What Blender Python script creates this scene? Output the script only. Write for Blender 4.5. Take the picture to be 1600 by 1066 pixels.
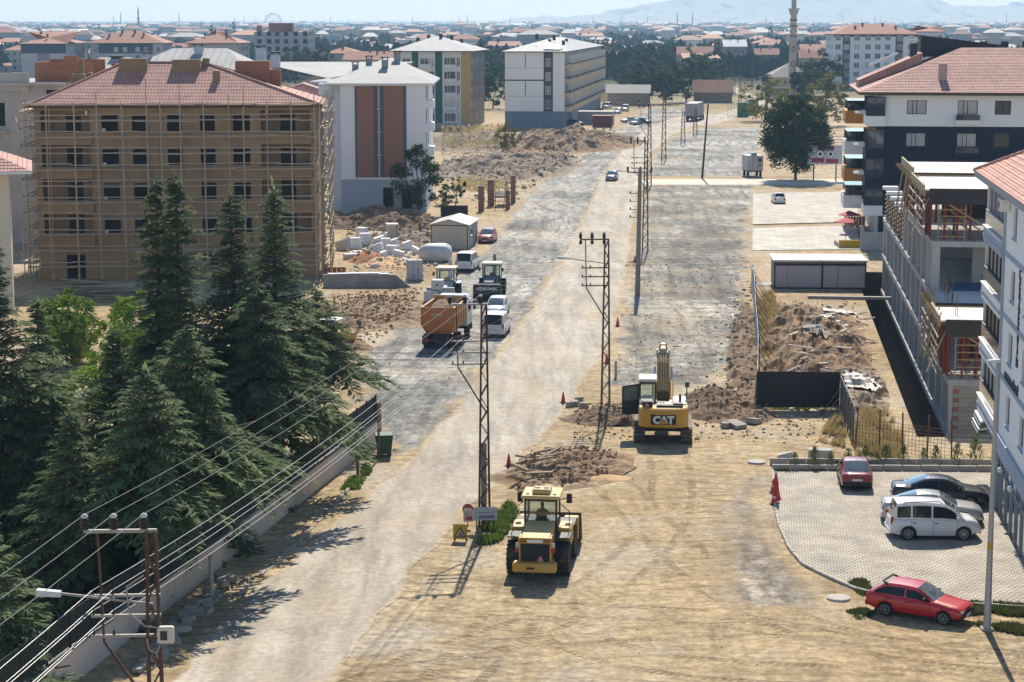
import bpy, math, random
from mathutils import Vector, Matrix, noise
R = math.radians
for o in list(bpy.data.objects): bpy.data.objects.remove(o)
SC = bpy.context.scene
COL = SC.collection
# ------------------------------------------------------------------ camera, sky, sun, exposure
F, HZ, CH = 3100.0, 30.0, 24.0           # focal length and horizon row in photograph pixels, camera height
PITCH = math.atan((533 - HZ) / F)
cd = bpy.data.cameras.new('camera'); cam = bpy.data.objects.new('camera', cd); COL.objects.link(cam)
cd.sensor_width = 36; cd.lens = F / 1600 * 36; cd.clip_start = 1; cd.clip_end = 40000
cam.location = (0, 0, CH); cam.rotation_euler = (math.pi / 2 - PITCH, 0, 0)
SC.camera = cam
SUN_EL, SUN_AZ = R(43), R(5.0)
w = bpy.data.worlds.new('World'); SC.world = w; w.use_nodes = True
nt = w.node_tree; nt.nodes.clear()
sky = nt.nodes.new('ShaderNodeTexSky'); sky.sky_type = 'NISHITA'; sky.sun_disc = False
sky.sun_elevation = SUN_EL; sky.sun_rotation = SUN_AZ; sky.air_density = 1.0; sky.dust_density = 0.0; sky.ozone_density = 3.0; sky.altitude = 2000
bg = nt.nodes.new('ShaderNodeBackground'); bg.inputs[1].default_value = 0.115
wo = nt.nodes.new('ShaderNodeOutputWorld')
tint = nt.nodes.new('ShaderNodeMix'); tint.data_type = 'RGBA'; tint.blend_type = 'MULTIPLY'; tint.inputs[0].default_value = 1; tint.inputs[7].default_value = (1.02, .97, .93, 1)
nt.links.new(sky.outputs[0], tint.inputs[6]); nt.links.new(tint.outputs[2], bg.inputs[0]); nt.links.new(bg.outputs[0], wo.inputs[0])
sl = bpy.data.lights.new('sun', 'SUN'); sl.energy = 4.4; sl.angle = R(0.55); sl.color = (1, 0.93, 0.82)
so = bpy.data.objects.new('sun', sl); COL.objects.link(so); so.rotation_euler = (-(math.pi / 2 - SUN_EL), 0, -SUN_AZ)
so.location = (20, 200, 200)
vs = SC.view_settings; SC.display_settings.display_device = 'sRGB'
vs.view_transform = 'Standard'; vs.look = 'None'; vs.gamma = 1; vs.use_curve_mapping = False
vs.exposure = 0.74
cy = SC.cycles; cy.max_bounces = 5; cy.diffuse_bounces = 3; cy.glossy_bounces = 2; cy.transmission_bounces = 4
cy.transparent_max_bounces = 6; cy.volume_bounces = 0; cy.use_denoising = True; cy.sample_clamp_indirect = 4
cy.caustics_reflective = False; cy.caustics_refractive = False
HAZE_DENSITY = 1.35e-4
HAZE_COLOR = (0.42, 0.70, 1.0)

# ------------------------------------------------------------------ picture <-> place
cp, sp = math.cos(PITCH), math.sin(PITCH)
def ray(px, py):
    x = (px - 800) / F; y = -(py - 533) / F
    return Vector((x, cp + y * sp, -sp + y * cp))
def G(px, py, z=0.0):
    d = ray(px, py); t = (z - CH) / d.z
    return Vector((d.x * t, d.y * t, z))
def ZY(py, Y):
    d = ray(800, py); return CH + d.z / d.y * Y
def XY(px, py, Y):
    d = ray(px, py); return d.x / d.y * Y
def PT(px, py, Y):
    return Vector((XY(px, py, Y), Y, ZY(py, Y)))
SA = R(7.0); EU = Vector((math.cos(SA), -math.sin(SA), 0)); EV = Vector((math.sin(SA), math.cos(SA), 0)); S0 = Vector((23.7, 96, 0))
def S(u, v, z=0.0):
    p = S0 + EU * u + EV * v; p.z = z; return p

# ------------------------------------------------------------------ helpers
def tag(o, label=None, cat=None, group=None, kind=None):
    if label: o['label'] = label
    if cat: o['category'] = cat
    if group: o['group'] = group
    if kind: o['kind'] = kind
    return o
def thing(name, label, cat, loc=(0, 0, 0), rz=0.0, group=None):
    o = bpy.data.objects.new(name, None); COL.objects.link(o); o.empty_display_size = 0.3
    o.location = loc; o.rotation_euler = (0, 0, rz)
    return tag(o, label, cat, group)
KID = {}
def link(name, mesh, parent=None, loc=None, rot=None, scale=None):
    o = bpy.data.objects.new(name, mesh); COL.objects.link(o)
    if parent: o.parent = parent; KID.setdefault(parent.name, []).append(o)
    if loc is not None: o.location = loc
    if rot is not None: o.rotation_euler = rot
    if scale is not None: o.scale = scale if hasattr(scale, '__len__') else (scale,) * 3
    return o
def dup(root, loc, rz=None, label=None, scale=None):
    def cpy(o, p):
        c = o.copy(); COL.objects.link(c)
        if p: c.parent = p; KID.setdefault(p.name, []).append(c)
        for ch in list(KID.get(o.name, ())): cpy(ch, c)
        return c
    r = cpy(root, None); r.location = loc
    if rz is not None: r.rotation_euler = (0, 0, rz)
    if label: r['label'] = label
    if scale is not None: r.scale = scale if hasattr(scale, '__len__') else (scale,) * 3
    return r

class MB:
    def __init__(s): s.v = []; s.f = []; s.m = []; s.sm = []; s.M = None
    def add(s, vs, fs, m=0, smooth=False):
        b = len(s.v)
        if s.M is not None: vs = [s.M @ Vector(v) for v in vs]
        s.v.extend([tuple(v) for v in vs])
        for f in fs: s.f.append([i + b for i in f]); s.m.append(m); s.sm.append(smooth)
        return s
    def quad(s, a, b, c, d, m=0): return s.add([a, b, c, d], [(0, 1, 2, 3)], m)
    def box(s, x0, x1, y0, y1, z0, z1, m=0):
        return s.add([(x0, y0, z0), (x1, y0, z0), (x1, y1, z0), (x0, y1, z0), (x0, y0, z1), (x1, y0, z1), (x1, y1, z1), (x0, y1, z1)],
                     [(0, 3, 2, 1), (4, 5, 6, 7), (0, 1, 5, 4), (1, 2, 6, 5), (2, 3, 7, 6), (3, 0, 4, 7)], m)
    def bbox(s, x0, x1, y0, y1, z0, z1, b=0.03, m=0):
        """a box with bevelled edges"""
        b = min(b, (x1 - x0) * .45, (y1 - y0) * .45, (z1 - z0) * .45)
        V = []; 
        for z, ins in ((z0, b), (z0 + b, 0), (z1 - b, 0), (z1, b)):
            X0, X1, Y0, Y1 = x0 + ins, x1 - ins, y0 + ins, y1 - ins; c = b if ins == 0 else b * .6
            V += [(X0 + c, Y0, z), (X1 - c, Y0, z), (X1, Y0 + c, z), (X1, Y1 - c, z), (X1 - c, Y1, z), (X0 + c, Y1, z), (X0, Y1 - c, z), (X0, Y0 + c, z)]
        fs = [tuple(range(7, -1, -1)), tuple(range(24, 32))]
        for k in range(3):
            for i in range(8):
                j = (i + 1) % 8; fs.append((k * 8 + i, k * 8 + j, k * 8 + 8 + j, k * 8 + 8 + i))
        return s.add(V, fs, m)
    def hexa(s, bot, top, m=0):
        """bot, top: 4 points each, counter-clockwise seen from above"""
        return s.add(list(bot) + list(top), [(3, 2, 1, 0), (4, 5, 6, 7), (0, 1, 5, 4), (1, 2, 6, 5), (2, 3, 7, 6), (3, 0, 4, 7)], m)
    def bar(s, p0, p1, w, h=None, m=0):
        """a square bar between two points"""
        h = h or w; p0 = Vector(p0); p1 = Vector(p1); d = (p1 - p0)
        if d.length < 1e-6: return s
        d.normalize(); up = Vector((0, 0, 1)) if abs(d.z) < .95 else Vector((0, 1, 0))
        a = d.cross(up).normalized() * w / 2; b = a.cross(d).normalized() * h / 2
        V = [p0 - a - b, p0 + a - b, p0 + a + b, p0 - a + b, p1 - a - b, p1 + a - b, p1 + a + b, p1 - a + b]
        return s.add(V, [(0, 3, 2, 1), (4, 5, 6, 7), (0, 1, 5, 4), (1, 2, 6, 5), (2, 3, 7, 6), (3, 0, 4, 7)], m)
    def cyl(s, p0, p1, r0, r1=None, n=8, m=0, smooth=True):
        r1 = r0 if r1 is None else r1; p0 = Vector(p0); p1 = Vector(p1); d = (p1 - p0).normalized()
        up = Vector((0, 0, 1)) if abs(d.z) < .95 else Vector((0, 1, 0))
        a = d.cross(up).normalized(); b = a.cross(d)
        V = []
        for p, r in ((p0, r0), (p1, r1)):
            for i in range(n):
                t = 2 * math.pi * i / n; V.append(p + (a * math.cos(t) + b * math.sin(t)) * r)
        s.add(V, [(i, (i + 1) % n, n + (i + 1) % n, n + i) for i in range(n)], m, smooth)
        s.add(V[:n], [tuple(range(n - 1, -1, -1))], m); s.add(V[n:], [tuple(range(n))], m)
        return s
    def tube(s, pts, r, n=6, m=0):
        for i in range(len(pts) - 1): s.cyl(pts[i], pts[i + 1], r, r, n, m)
        return s
    def prism(s, poly, a, b, axis='x', m=0):
        """2D polygon pulled along an axis: 'x' -> points are (y,z); 'y' -> (x,z); 'z' -> (x,y)"""
        def P(p, t): return (t, p[0], p[1]) if axis == 'x' else ((p[0], t, p[1]) if axis == 'y' else (p[0], p[1], t))
        n = len(poly); V = [P(p, a) for p in poly] + [P(p, b) for p in poly]
        return s.add(V, [tuple(range(n - 1, -1, -1)), tuple(range(n, 2 * n))] + [(i, (i + 1) % n, n + (i + 1) % n, n + i) for i in range(n)], m)
    def lathe(s, prof, n=20, c=(0, 0, 0), axis='x', m=0, smooth=True):
        """prof: (along, radius)"""
        V = []
        for t, r in prof:
            for i in range(n):
                a = 2 * math.pi * i / n; u, w_ = r * math.cos(a), r * math.sin(a)
                V.append((c[0] + t, c[1] + u, c[2] + w_) if axis == 'x' else ((c[0] + u, c[1] + w_, c[2] + t) if axis == 'z' else (c[0] + u, c[1] + t, c[2] + w_)))
        fs = []
        for k in range(len(prof) - 1):
            for i in range(n):
                j = (i + 1) % n; fs.append((k * n + i, k * n + j, k * n + n + j, k * n + n + i))
        s.add(V, fs, m, smooth)
        s.add(V[:n], [tuple(range(n))], m); s.add(V[-n:], [tuple(range(n))], m)
        return s
    def mesh(s, name, mats):
        me = bpy.data.meshes.new(name); me.from_pydata(s.v, [], s.f)
        for m in (mats if isinstance(mats, (list, tuple)) else [mats]): me.materials.append(m)
        me.polygons.foreach_set('material_index', s.m); me.polygons.foreach_set('use_smooth', s.sm); me.update()
        return me
    def build(s, name, mats, parent=None, loc=None, rot=None):
        return link(name, s.mesh(name, mats), parent, loc, rot)

# ------------------------------------------------------------------ materials
def newmat(name):
    m = bpy.data.materials.new(name); m.use_nodes = True; t = m.node_tree
    b = t.nodes['Principled BSDF']; return m, t, b
def N(t, kind, **kw):
    n = t.nodes.new('ShaderNode' + kind)
    for k, v in kw.items():
        if k.startswith('i_'): n.inputs[k[2:].replace('_', ' ')].default_value = v
        else: setattr(n, k, v)
    return n
def c4(c): return (c[0], c[1], c[2], 1)
def ramp(t, src, stops):
    r = N(t, 'ValToRGB'); e = r.color_ramp.elements
    while len(e) < len(stops): e.new(.5)
    for i, (p, c) in enumerate(stops): e[i].position = p; e[i].color = c4(c) if hasattr(c, '__len__') else (c, c, c, 1)
    t.links.new(src, r.inputs[0]); return r.outputs[0]
def coords(t, coord, stretch=(1, 1, 1), rz=0.0):
    mp = N(t, 'Mapping'); mp.inputs['Scale'].default_value = stretch; mp.inputs['Rotation'].default_value = (0, 0, rz)
    if coord == 'pos': t.links.new(N(t, 'NewGeometry').outputs['Position'], mp.inputs[0])
    else: t.links.new(N(t, 'TexCoord').outputs['Object'], mp.inputs[0])
    return mp.outputs[0]
def noi(t, vec, scale, detail=4, rough=.55, dist=0.0):
    n = N(t, 'TexNoise'); n.inputs['Scale'].default_value = scale; n.inputs['Detail'].default_value = detail
    n.inputs['Roughness'].default_value = rough; n.inputs['Distortion'].default_value = dist
    t.links.new(vec, n.inputs['Vector']); return n.outputs[0]
def mix(t, fac, a, b, mode='MIX'):
    n = N(t, 'Mix', data_type='RGBA', blend_type=mode)
    for k, v in ((0, fac), (6, a), (7, b)):
        if hasattr(v, 'is_linked'): t.links.new(v, n.inputs[k])
        else: n.inputs[k].default_value = c4(v) if k else v
    return n.outputs[2]
def mth(t, op, a, b=0.0, clamp=False):
    n = N(t, 'Math', operation=op); n.use_clamp = clamp
    for i, v in enumerate((a, b)):
        if hasattr(v, 'is_linked'): t.links.new(v, n.inputs[i])
        else: n.inputs[i].default_value = v
    return n.outputs[0]
def bump(t, b, h, strength=.4, dist=.05):
    n = N(t, 'Bump'); n.inputs['Strength'].default_value = strength; n.inputs['Distance'].default_value = dist
    t.links.new(h, n.inputs['Height']); t.links.new(n.outputs[0], b.inputs['Normal'])
MATS = {}
def M(name, c1, c2=None, scale=1.5, rough=.75, bmp=0.0, bscale=None, coord='obj', stretch=(1, 1, 1), spec=.3, metal=0.0, coat=0.0, contrast=.25, dirt=None, dirtamt=.35):
    """surface of one colour with grain and wear"""
    if name in MATS: return MATS[name]
    m, t, b = newmat(name); MATS[name] = m
    c2 = c2 or tuple(x * .78 for x in c1)
    v = coords(t, coord, stretch); n = noi(t, v, scale, 6, .6)
    col = ramp(t, n, [(.5 - contrast, c2), (.5 + contrast, c1)])
    if dirt:
        d = noi(t, v, scale * .37, 7, .7)
        f = ramp(t, d, [(.48, 0.0), (.72, dirtamt)]); col = mix(t, f, col, dirt)
    t.links.new(col, b.inputs['Base Color'])
    b.inputs['Roughness'].default_value = rough; b.inputs['Metallic'].default_value = metal
    b.inputs['Specular IOR Level'].default_value = spec; b.inputs['Coat Weight'].default_value = coat
    if bmp: bump(t, b, noi(t, v, bscale or scale * 6, 5), bmp, .03)
    return m
def glass(name, c=(.02, .026, .032), rough=.06, c2=None):
    if name in MATS: return MATS[name]
    return M(name, c, c2 or tuple(x * .7 for x in c), 1.2, rough, spec=.6, coat=.3)
def clear(name, tint=(.75, .85, .85), alpha=.25):
    if name in MATS: return MATS[name]
    m, t, b = newmat(name); MATS[name] = m
    out = t.nodes['Material Output']; tr = N(t, 'BsdfTransparent'); tr.inputs[0].default_value = c4(tint)
    gl = N(t, 'BsdfGlossy'); gl.inputs[1].default_value = .03; fr = N(t, 'Fresnel'); fr.inputs[0].default_value = 1.5
    fac = mth(t, 'ADD', fr.outputs[0], .05); ms = N(t, 'MixShader')
    t.links.new(fac, ms.inputs[0]); t.links.new(tr.outputs[0], ms.inputs[1]); t.links.new(gl.outputs[0], ms.inputs[2]); t.links.new(ms.outputs[0], out.inputs[0])
    return m
def tilemat(name, c1, c2, mortar, bw, bh, gap=.012, rough=.8, bmp=.5, vertical=False, rz=0.0, coord='obj', offset=.5, grain=.35):
    """small tiles, bricks or paving too fine to be built singly"""
    if name in MATS: return MATS[name]
    m, t, b = newmat(name); MATS[name] = m
    v = coords(t, coord, (1, 1, 1), rz)
    if vertical:
        sx = N(t, 'SeparateXYZ'); t.links.new(v, sx.inputs[0]); cx = N(t, 'CombineXYZ')
        t.links.new(mth(t, 'ADD', sx.outputs[0], sx.outputs[1]), cx.inputs[0]); t.links.new(sx.outputs[2], cx.inputs[1]); v = cx.outputs[0]
    br = N(t, 'TexBrick'); br.offset = offset
    for k, val in (('Scale', 1.0), ('Mortar Size', gap), ('Brick Width', bw), ('Row Height', bh), ('Bias', 0.0), ('Mortar Smooth', .1)): br.inputs[k].default_value = val
    br.inputs['Color1'].default_value = c4(c1); br.inputs['Color2'].default_value = c4(c2); br.inputs['Mortar'].default_value = c4(mortar)
    t.links.new(v, br.inputs['Vector'])
    n = noi(t, coords(t, coord), .6, 6); col = mix(t, grain, br.outputs[0], mix(t, 1.0, br.outputs[0], ramp(t, n, [(.3, .45), (.7, 1.0)]), 'MULTIPLY'))
    t.links.new(col, b.inputs['Base Color']); b.inputs['Roughness'].default_value = rough; b.inputs['Specular IOR Level'].default_value = .25
    bump(t, b, br.outputs[1], -bmp, .03)
    return m
# ------------------------------------------------------------------ the ground and everything laid on it
def dirt_color(t):
    """earth colour by place, shared by the ground and by the soft edges of the sheets on it; returns colour and height"""
    pos = coords(t, 'pos'); st = coords(t, 'pos', (.26, 1.15, 1), R(-6)); st2 = coords(t, 'pos', (.9, .11, 1), R(-14))
    big = noi(t, pos, .045, 5, .6); fine = noi(t, pos, 2.6, 10, .75); trk = noi(t, st, 1.25, 10, .74, 1.6); trk2 = noi(t, st2, 1.3, 6, .6, .3)
    base = ramp(t, big, [(.3, (.33, .235, .13)), (.5, (.42, .32, .19)), (.68, (.49, .395, .26))])
    k = ramp(t, trk, [(.37, .68), (.5, .99), (.62, 1.2)])
    c = mix(t, .72, base, k, 'MULTIPLY')
    k2 = ramp(t, trk2, [(.4, .72), (.56, 1.1)]); c = mix(t, .35, c, k2, 'MULTIPLY')
    c = mix(t, .8, c, ramp(t, noi(t, pos, .33, 9, .72, 1.2), [(.38, .74), (.5, .99), (.62, 1.18)]), 'MULTIPLY')
    gr = ramp(t, fine, [(.33, .5), (.52, 1.0), (.68, 1.4)]); c = mix(t, .85, c, gr, 'MULTIPLY')
    h = mth(t, 'ADD', mth(t, 'MULTIPLY', trk, .7), mth(t, 'MULTIPLY', fine, .5))
    for rz_, ds, sc_, seed in ((R(78), 5.0, .3, .0), (R(112), 6.0, .26, 40.0)):         # ruts of turning wheels
        wv = N(t, 'TexWave', wave_type='BANDS', bands_direction='X'); mp = coords(t, 'pos', (1, 1, 1), rz_); va = N(t, 'VectorMath', operation='ADD'); va.inputs[1].default_value = (seed, seed, 0); t.links.new(mp, va.inputs[0]); t.links.new(va.outputs[0], wv.inputs[0])
        for k_, v_ in (('Scale', sc_), ('Distortion', ds), ('Detail', 3.0), ('Detail Scale', .22), ('Detail Roughness', .6)): wv.inputs[k_].default_value = v_
        msk = ramp(t, noi(t, va.outputs[0], .06, 3, .5), [(.46, 0.0), (.62, .45)]); ln = ramp(t, wv.outputs[1], [(.0, .5), (.12, .62), (.2, 1.0), (.45, 1.0), (.55, .8), (.62, 1.12), (.9, 1.0)])
        ln = mix(t, .6, ln, ramp(t, fine, [(.35, .8), (.6, 1.15)]), 'MULTIPLY'); c = mix(t, msk, c, mix(t, 1.0, c, ln, 'MULTIPLY')); h = mth(t, 'ADD', h, mth(t, 'MULTIPLY', mth(t, 'MULTIPLY', ln, msk), .6))
    # grey crushed stone pressed into the earth in patches
    c = mix(t, ramp(t, noi(t, pos, .09, 8, .7), [(.52, 0.0), (.64, .6)]), c, mix(t, 1.0, (.40, .36, .3), gr, 'MULTIPLY'))
    # beyond the street the earth turns to dry fields and gardens
    sx = N(t, 'SeparateXYZ'); t.links.new(pos, sx.inputs[0])
    far = mth(t, 'MULTIPLY', mth(t, 'SUBTRACT', sx.outputs[1], 480), 1 / 300, True)
    fld = noi(t, coords(t, 'pos', (.6, 1.6, 1), .3), .012, 5, .6)
    fc = ramp(t, fld, [(.35, (.03, .045, .02)), (.54, (.06, .065, .033)), (.64, (.16, .135, .08)), (.72, (.045, .055, .027))])
    c = mix(t, far, c, fc)
    return c, h
def soft_edge(t, width=1.2, amt=1.0):
    """1 well inside the sheet, 0 at its rim, broken up by grain"""
    e = N(t, 'Attribute'); e.attribute_name = 'edge'
    n = noi(t, coords(t, 'pos', (.5, .5, 1)), 1.3, 10, .8)
    x = mth(t, 'DIVIDE', e.outputs['Fac'], width)
    return ramp(t, mth(t, 'ADD', x, mth(t, 'MULTIPLY', mth(t, 'SUBTRACT', n, .55), 1.9 * amt)), [(.15, 0.0), (.55, 1.0)])
def ground_mat():
    m, t, b = newmat('earth'); c, h = dirt_color(t); t.links.new(c, b.inputs['Base Color']); b.inputs['Roughness'].default_value = .95
    b.inputs['Specular IOR Level'].default_value = .1; bump(t, b, h, .55, .12); return m
def road_mat():
    m, t, b = newmat('worn_concrete_road'); dc, dh = dirt_color(t)
    pos = coords(t, 'pos'); al = coords(t, 'pos', (1.1, .1, 1), R(9))
    big = noi(t, pos, .11, 6, .65); lane = noi(t, al, .75, 8, .65, .3); fine = noi(t, pos, 3.0, 7, .65)
    c = ramp(t, big, [(.3, (.30, .255, .2)), (.5, (.36, .315, .25)), (.68, (.44, .39, .315))])
    c = mix(t, .75, c, ramp(t, lane, [(.36, .62), (.5, .98), (.62, 1.22)]), 'MULTIPLY')
    c = mix(t, .6, c, ramp(t, fine, [(.36, .66), (.64, 1.25)]), 'MULTIPLY')
    c = mix(t, .7, c, ramp(t, noi(t, coords(t, 'pos', (1, .5, 1), R(8)), .5, 9, .75, 1.5), [(.38, .82), (.5, 1.0), (.62, 1.14)]), 'MULTIPLY')
    # slab joints and cracks
    vo = N(t, 'TexVoronoi', feature='DISTANCE_TO_EDGE'); vo.inputs['Scale'].default_value = .11
    wv = mix(t, .12, pos, N(t, 'TexNoise').outputs[1], 'ADD'); t.links.new(wv, vo.inputs[0])
    c = mix(t, ramp(t, vo.outputs[0], [(.003, .28), (.014, 0.0)]), c, (.17, .145, .115))
    # earth carried on to it by wheels
    dn = noi(t, coords(t, 'pos', (.35, .12, 1), R(8)), .8, 7, .65)
    c = mix(t, ramp(t, dn, [(.5, 0.0), (.66, .62)]), c, dc)
    c = mix(t, soft_edge(t, .45), dc, c)
    t.links.new(c, b.inputs['Base Color']); b.inputs['Roughness'].default_value = .85; b.inputs['Specular IOR Level'].default_value = .25
    bump(t, b, mth(t, 'ADD', mth(t, 'MULTIPLY', lane, .4), mth(t, 'MULTIPLY', fine, .4)), .35, .06); return m
def gravel_mat(name, dark, mid, light, rz, edge=1.6, dirtmix=(.52, .7)):
    m, t, b = newmat(name); dc, dh = dirt_color(t)
    pos = coords(t, 'pos'); tr = coords(t, 'pos', (.9, .14, 1), rz)
    big = noi(t, pos, .07, 6, .6, .4); trk = noi(t, tr, .8, 8, .66, .9); st = noi(t, pos, 1.1, 9, .78); fine = noi(t, pos, 5, 6, .7)
    c = ramp(t, big, [(.40, dark), (.5, mid), (.6, light)])
    c = mix(t, .75, c, ramp(t, trk, [(.37, .5), (.5, .95), (.62, 1.4)]), 'MULTIPLY')
    for rz_, ds, sc_ in ((rz + R(80), 6.0, .2), (rz, 9.0, .17)):                      # sweeping wheel marks
        wv = N(t, 'TexWave', wave_type='BANDS', bands_direction='X'); t.links.new(coords(t, 'pos', (1, .6, 1), rz_), wv.inputs[0])
        for k_, v_ in (('Scale', sc_), ('Distortion', ds), ('Detail', 3.0), ('Detail Scale', .2), ('Detail Roughness', .6)): wv.inputs[k_].default_value = v_
        c = mix(t, ramp(t, noi(t, coords(t, 'pos', (1, 1, 1), rz_), .05, 3, .5), [(.44, 0.0), (.58, .7)]), c, mix(t, 1.0, c, ramp(t, wv.outputs[1], [(.0, .55), (.1, .7), (.2, 1.05), (.5, 1.0), (.6, .8), (.7, 1.2), (.95, 1.0)]), 'MULTIPLY'))
    c = mix(t, .85, c, ramp(t, st, [(.38, .36), (.5, .92), (.62, 1.6)]), 'MULTIPLY')
    c = mix(t, .5, c, ramp(t, fine, [(.37, .55), (.63, 1.4)]), 'MULTIPLY')
    dn = noi(t, coords(t, 'pos', (.4, .25, 1), rz), .35, 7, .65); c = mix(t, ramp(t, dn, [(dirtmix[0], 0.0), (dirtmix[1], .7)]), c, dc)
    c = mix(t, soft_edge(t, edge, 1.3), dc, c)
    t.links.new(c, b.inputs['Base Color']); b.inputs['Roughness'].default_value = .92; b.inputs['Specular IOR Level'].default_value = .2
    bump(t, b, mth(t, 'ADD', mth(t, 'MULTIPLY', trk, .5), mth(t, 'MULTIPLY', st, .9)), .8, .16); return m
EARTH = ground_mat()
# ground: one sheet in street axes with a rectangular hole where the basement pit is dug
def ground():
    mb = MB(); us = [-9500, -300, -100, -30, -2.2, 22, 60, 300, 9500]; v_ = [-400, 17, 94, 200, 600, 2500, 9000, 31000]
    pu, pv = us.index(-2.2), v_.index(17)
    P = [[S(u, v, 0) for v in v_] for u in us]
    for i in range(len(us) - 1):
        for j in range(len(v_) - 1):
            if i == pu and j == pv: continue
            mb.quad(P[i][j], P[i + 1][j], P[i + 1][j + 1], P[i][j + 1])
    o = mb.build('ground', EARTH); tag(o, kind='structure')
    pit = MB(); D = -6.5; a, b, c, d = [S(u, v, 0) for u, v in ((-2.2, 17), (22, 17), (22, 94), (-2.2, 94))]
    lo = [Vector((p.x, p.y, D)) for p in (a, b, c, d)]; lo[0] += EU * 1.0; lo[3] += EU * 1.0; hi = [a, b, c, d]
    pit.add(hi + lo, [(4, 5, 6, 7), (0, 4, 7, 3), (3, 7, 6, 2), (2, 6, 5, 1), (1, 5, 4, 0)])
    tag(pit.build('basement_pit', M('pit_earth_shade', (.07, .05, .035), (.035, .026, .02), .5, .95, .6, 3, 'pos')), kind='structure')  # earth darkened so that its colour carries the shade of the pit
ground()
def resample(pts, n):
    L = [0.0]
    for i in range(1, len(pts)): L.append(L[-1] + (pts[i] - pts[i - 1]).length)
    out = []; k = 0
    for i in range(n):
        s_ = L[-1] * i / (n - 1)
        while k < len(pts) - 2 and L[k + 1] < s_: k += 1
        out.append(pts[k].lerp(pts[k + 1], (s_ - L[k]) / max(1e-9, L[k + 1] - L[k])))
    return out
def strip(name, left, right, mat, z, n=120, cols=10, jit=.5, world=False, kind='structure', parent=None):
    """a sheet between two edge lines, with a wandering rim"""
    A = resample([p if world else G(*p) for p in left], n); B = resample([p if world else G(*p) for p in right], n)
    if not world:
        # walk both edges at the same depth so that the cross lines stay square to the street
        A = resample([G(*p) for p in left], n * 4); B = resample([G(*p) for p in right], n * 4)
        y0, y1 = max(A[0].y, B[0].y), min(A[-1].y, B[-1].y)
        def at(L, y):
            for i in range(len(L) - 1):
                if (L[i].y - y) * (L[i + 1].y - y) <= 0 and L[i].y != L[i + 1].y:
                    return L[i].lerp(L[i + 1], (y - L[i].y) / (L[i + 1].y - L[i].y))
            return L[0] if abs(L[0].y - y) < abs(L[-1].y - y) else L[-1]
        ys = [y0 * (y1 / y0) ** (i / (n - 1)) for i in range(n)]
        A = [at(A, y) for y in ys]; B = [at(B, y) for y in ys]
    V = []; E = []; fs = []; AL = []; run = 0.0
    for i in range(n):
        a, b = A[i].copy(), B[i].copy(); run += (A[i] - A[i - 1]).length if i else 0; AL += [run] * (cols + 1); w_ = (b - a).length; d = (b - a).normalized()
        a += d * noise.noise((a.x * .35, a.y * .35, 3)) * jit; b += d * noise.noise((b.x * .35, b.y * .35, 9)) * jit
        for k in range(cols + 1):
            f = k / cols; p = a.lerp(b, f); p.z = z; V.append(p); E.append(min(min(f, 1 - f) * w_, min(i, n - 1 - i) * 1.0 + .02))
    for i in range(n - 1):
        for k in range(cols):
            q = i * (cols + 1) + k; fs.append((q, q + 1, q + cols + 2, q + cols + 1))
    me = bpy.data.meshes.new(name); me.from_pydata(V, [], fs); me.materials.append(mat)
    at_ = me.attributes.new('edge', 'FLOAT', 'POINT'); at_.data.foreach_set('value', E)
    al = me.attributes.new('along', 'FLOAT', 'POINT'); al.data.foreach_set('value', AL)
    o = link(name, me, parent)
    if not parent: tag(o, kind=kind)
    return o
ROADM = road_mat()
GRAV = gravel_mat('pale_grey_gravel', (.18, .175, .155), (.29, .28, .25), (.40, .38, .33), R(12))
GRAVD = gravel_mat('grey_crushed_stone', (.15, .14, .12), (.26, .245, .205), (.38, .355, .295), R(5), 1.8, (.49, .68))
RL = [(60, 1260), (262, 1066), (330, 985), (420, 900), (540, 800), (625, 735), (680, 675), (735, 610), (800, 530), (845, 460), (885, 395), (915, 335), (940, 280), (972, 235), (1005, 205), (1040, 188), (1085, 176)]
RR = [(395, 1260), (520, 1066), (560, 1000), (640, 905), (690, 845), (735, 790), (790, 740), (850, 680), (895, 625), (935, 560), (962, 490), (978, 420), (986, 370), (992, 320), (1000, 280), (1016, 240), (1048, 213), (1085, 196), (1112, 190), (1118, 178)]
strip('road', RL, RR, ROADM, .016, 260, 16, .5)
strip('road', [(1075, 196), (1120, 179), (1165, 166), (1172, 158), (1148, 145), (1126, 134), (1108, 127)], [(1112, 197), (1150, 184), (1188, 169), (1196, 158), (1172, 146), (1150, 136), (1132, 127)], ROADM, .02, 60, 6, .4)
strip('gravel_lane', [(600, 712), (572, 665), (556, 620), (556, 585), (562, 548), (600, 522), (640, 490), (655, 462), (690, 440), (735, 405), (770, 370), (790, 345), (810, 312), (835, 286), (880, 262), (930, 226), (965, 200), (990, 184), (1005, 168)],
      [(652, 712), (690, 672), (745, 608), (810, 530), (855, 460), (893, 395), (922, 335), (946, 280), (978, 235), (1012, 205), (1048, 188), (1100, 168)], GRAV, .008, 200, 20, 1.4)
strip('gravel_yard', [(930, 606), (950, 560), (968, 490), (984, 420), (992, 370), (998, 320), (1004, 288)], [(1110, 606), (1165, 560), (1176, 500), (1174, 440), (1178, 380), (1181, 330), (1183, 288)], GRAVD, .008, 130, 24, 1.6)
strip('gravel_yard', [(1006, 276), (1018, 243), (1048, 216), (1086, 199)], [(1192, 276), (1192, 243), (1192, 216), (1192, 199)], GRAV, .009, 60, 16, 1.2)
GRAVB = gravel_mat('beige_chippings', (.18, .148, .11), (.26, .22, .17), (.32, .275, .215), R(20), 2.2, (.5, .68))
strip('gravel_verge', [(1120, 952), (1120, 905), (1105, 870), (1095, 820), (1120, 780), (1150, 742)], [(1322, 952), (1290, 905), (1242, 870), (1214, 820), (1207, 780), (1203, 742)], GRAVB, .006, 60, 14, 1.0)
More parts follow.
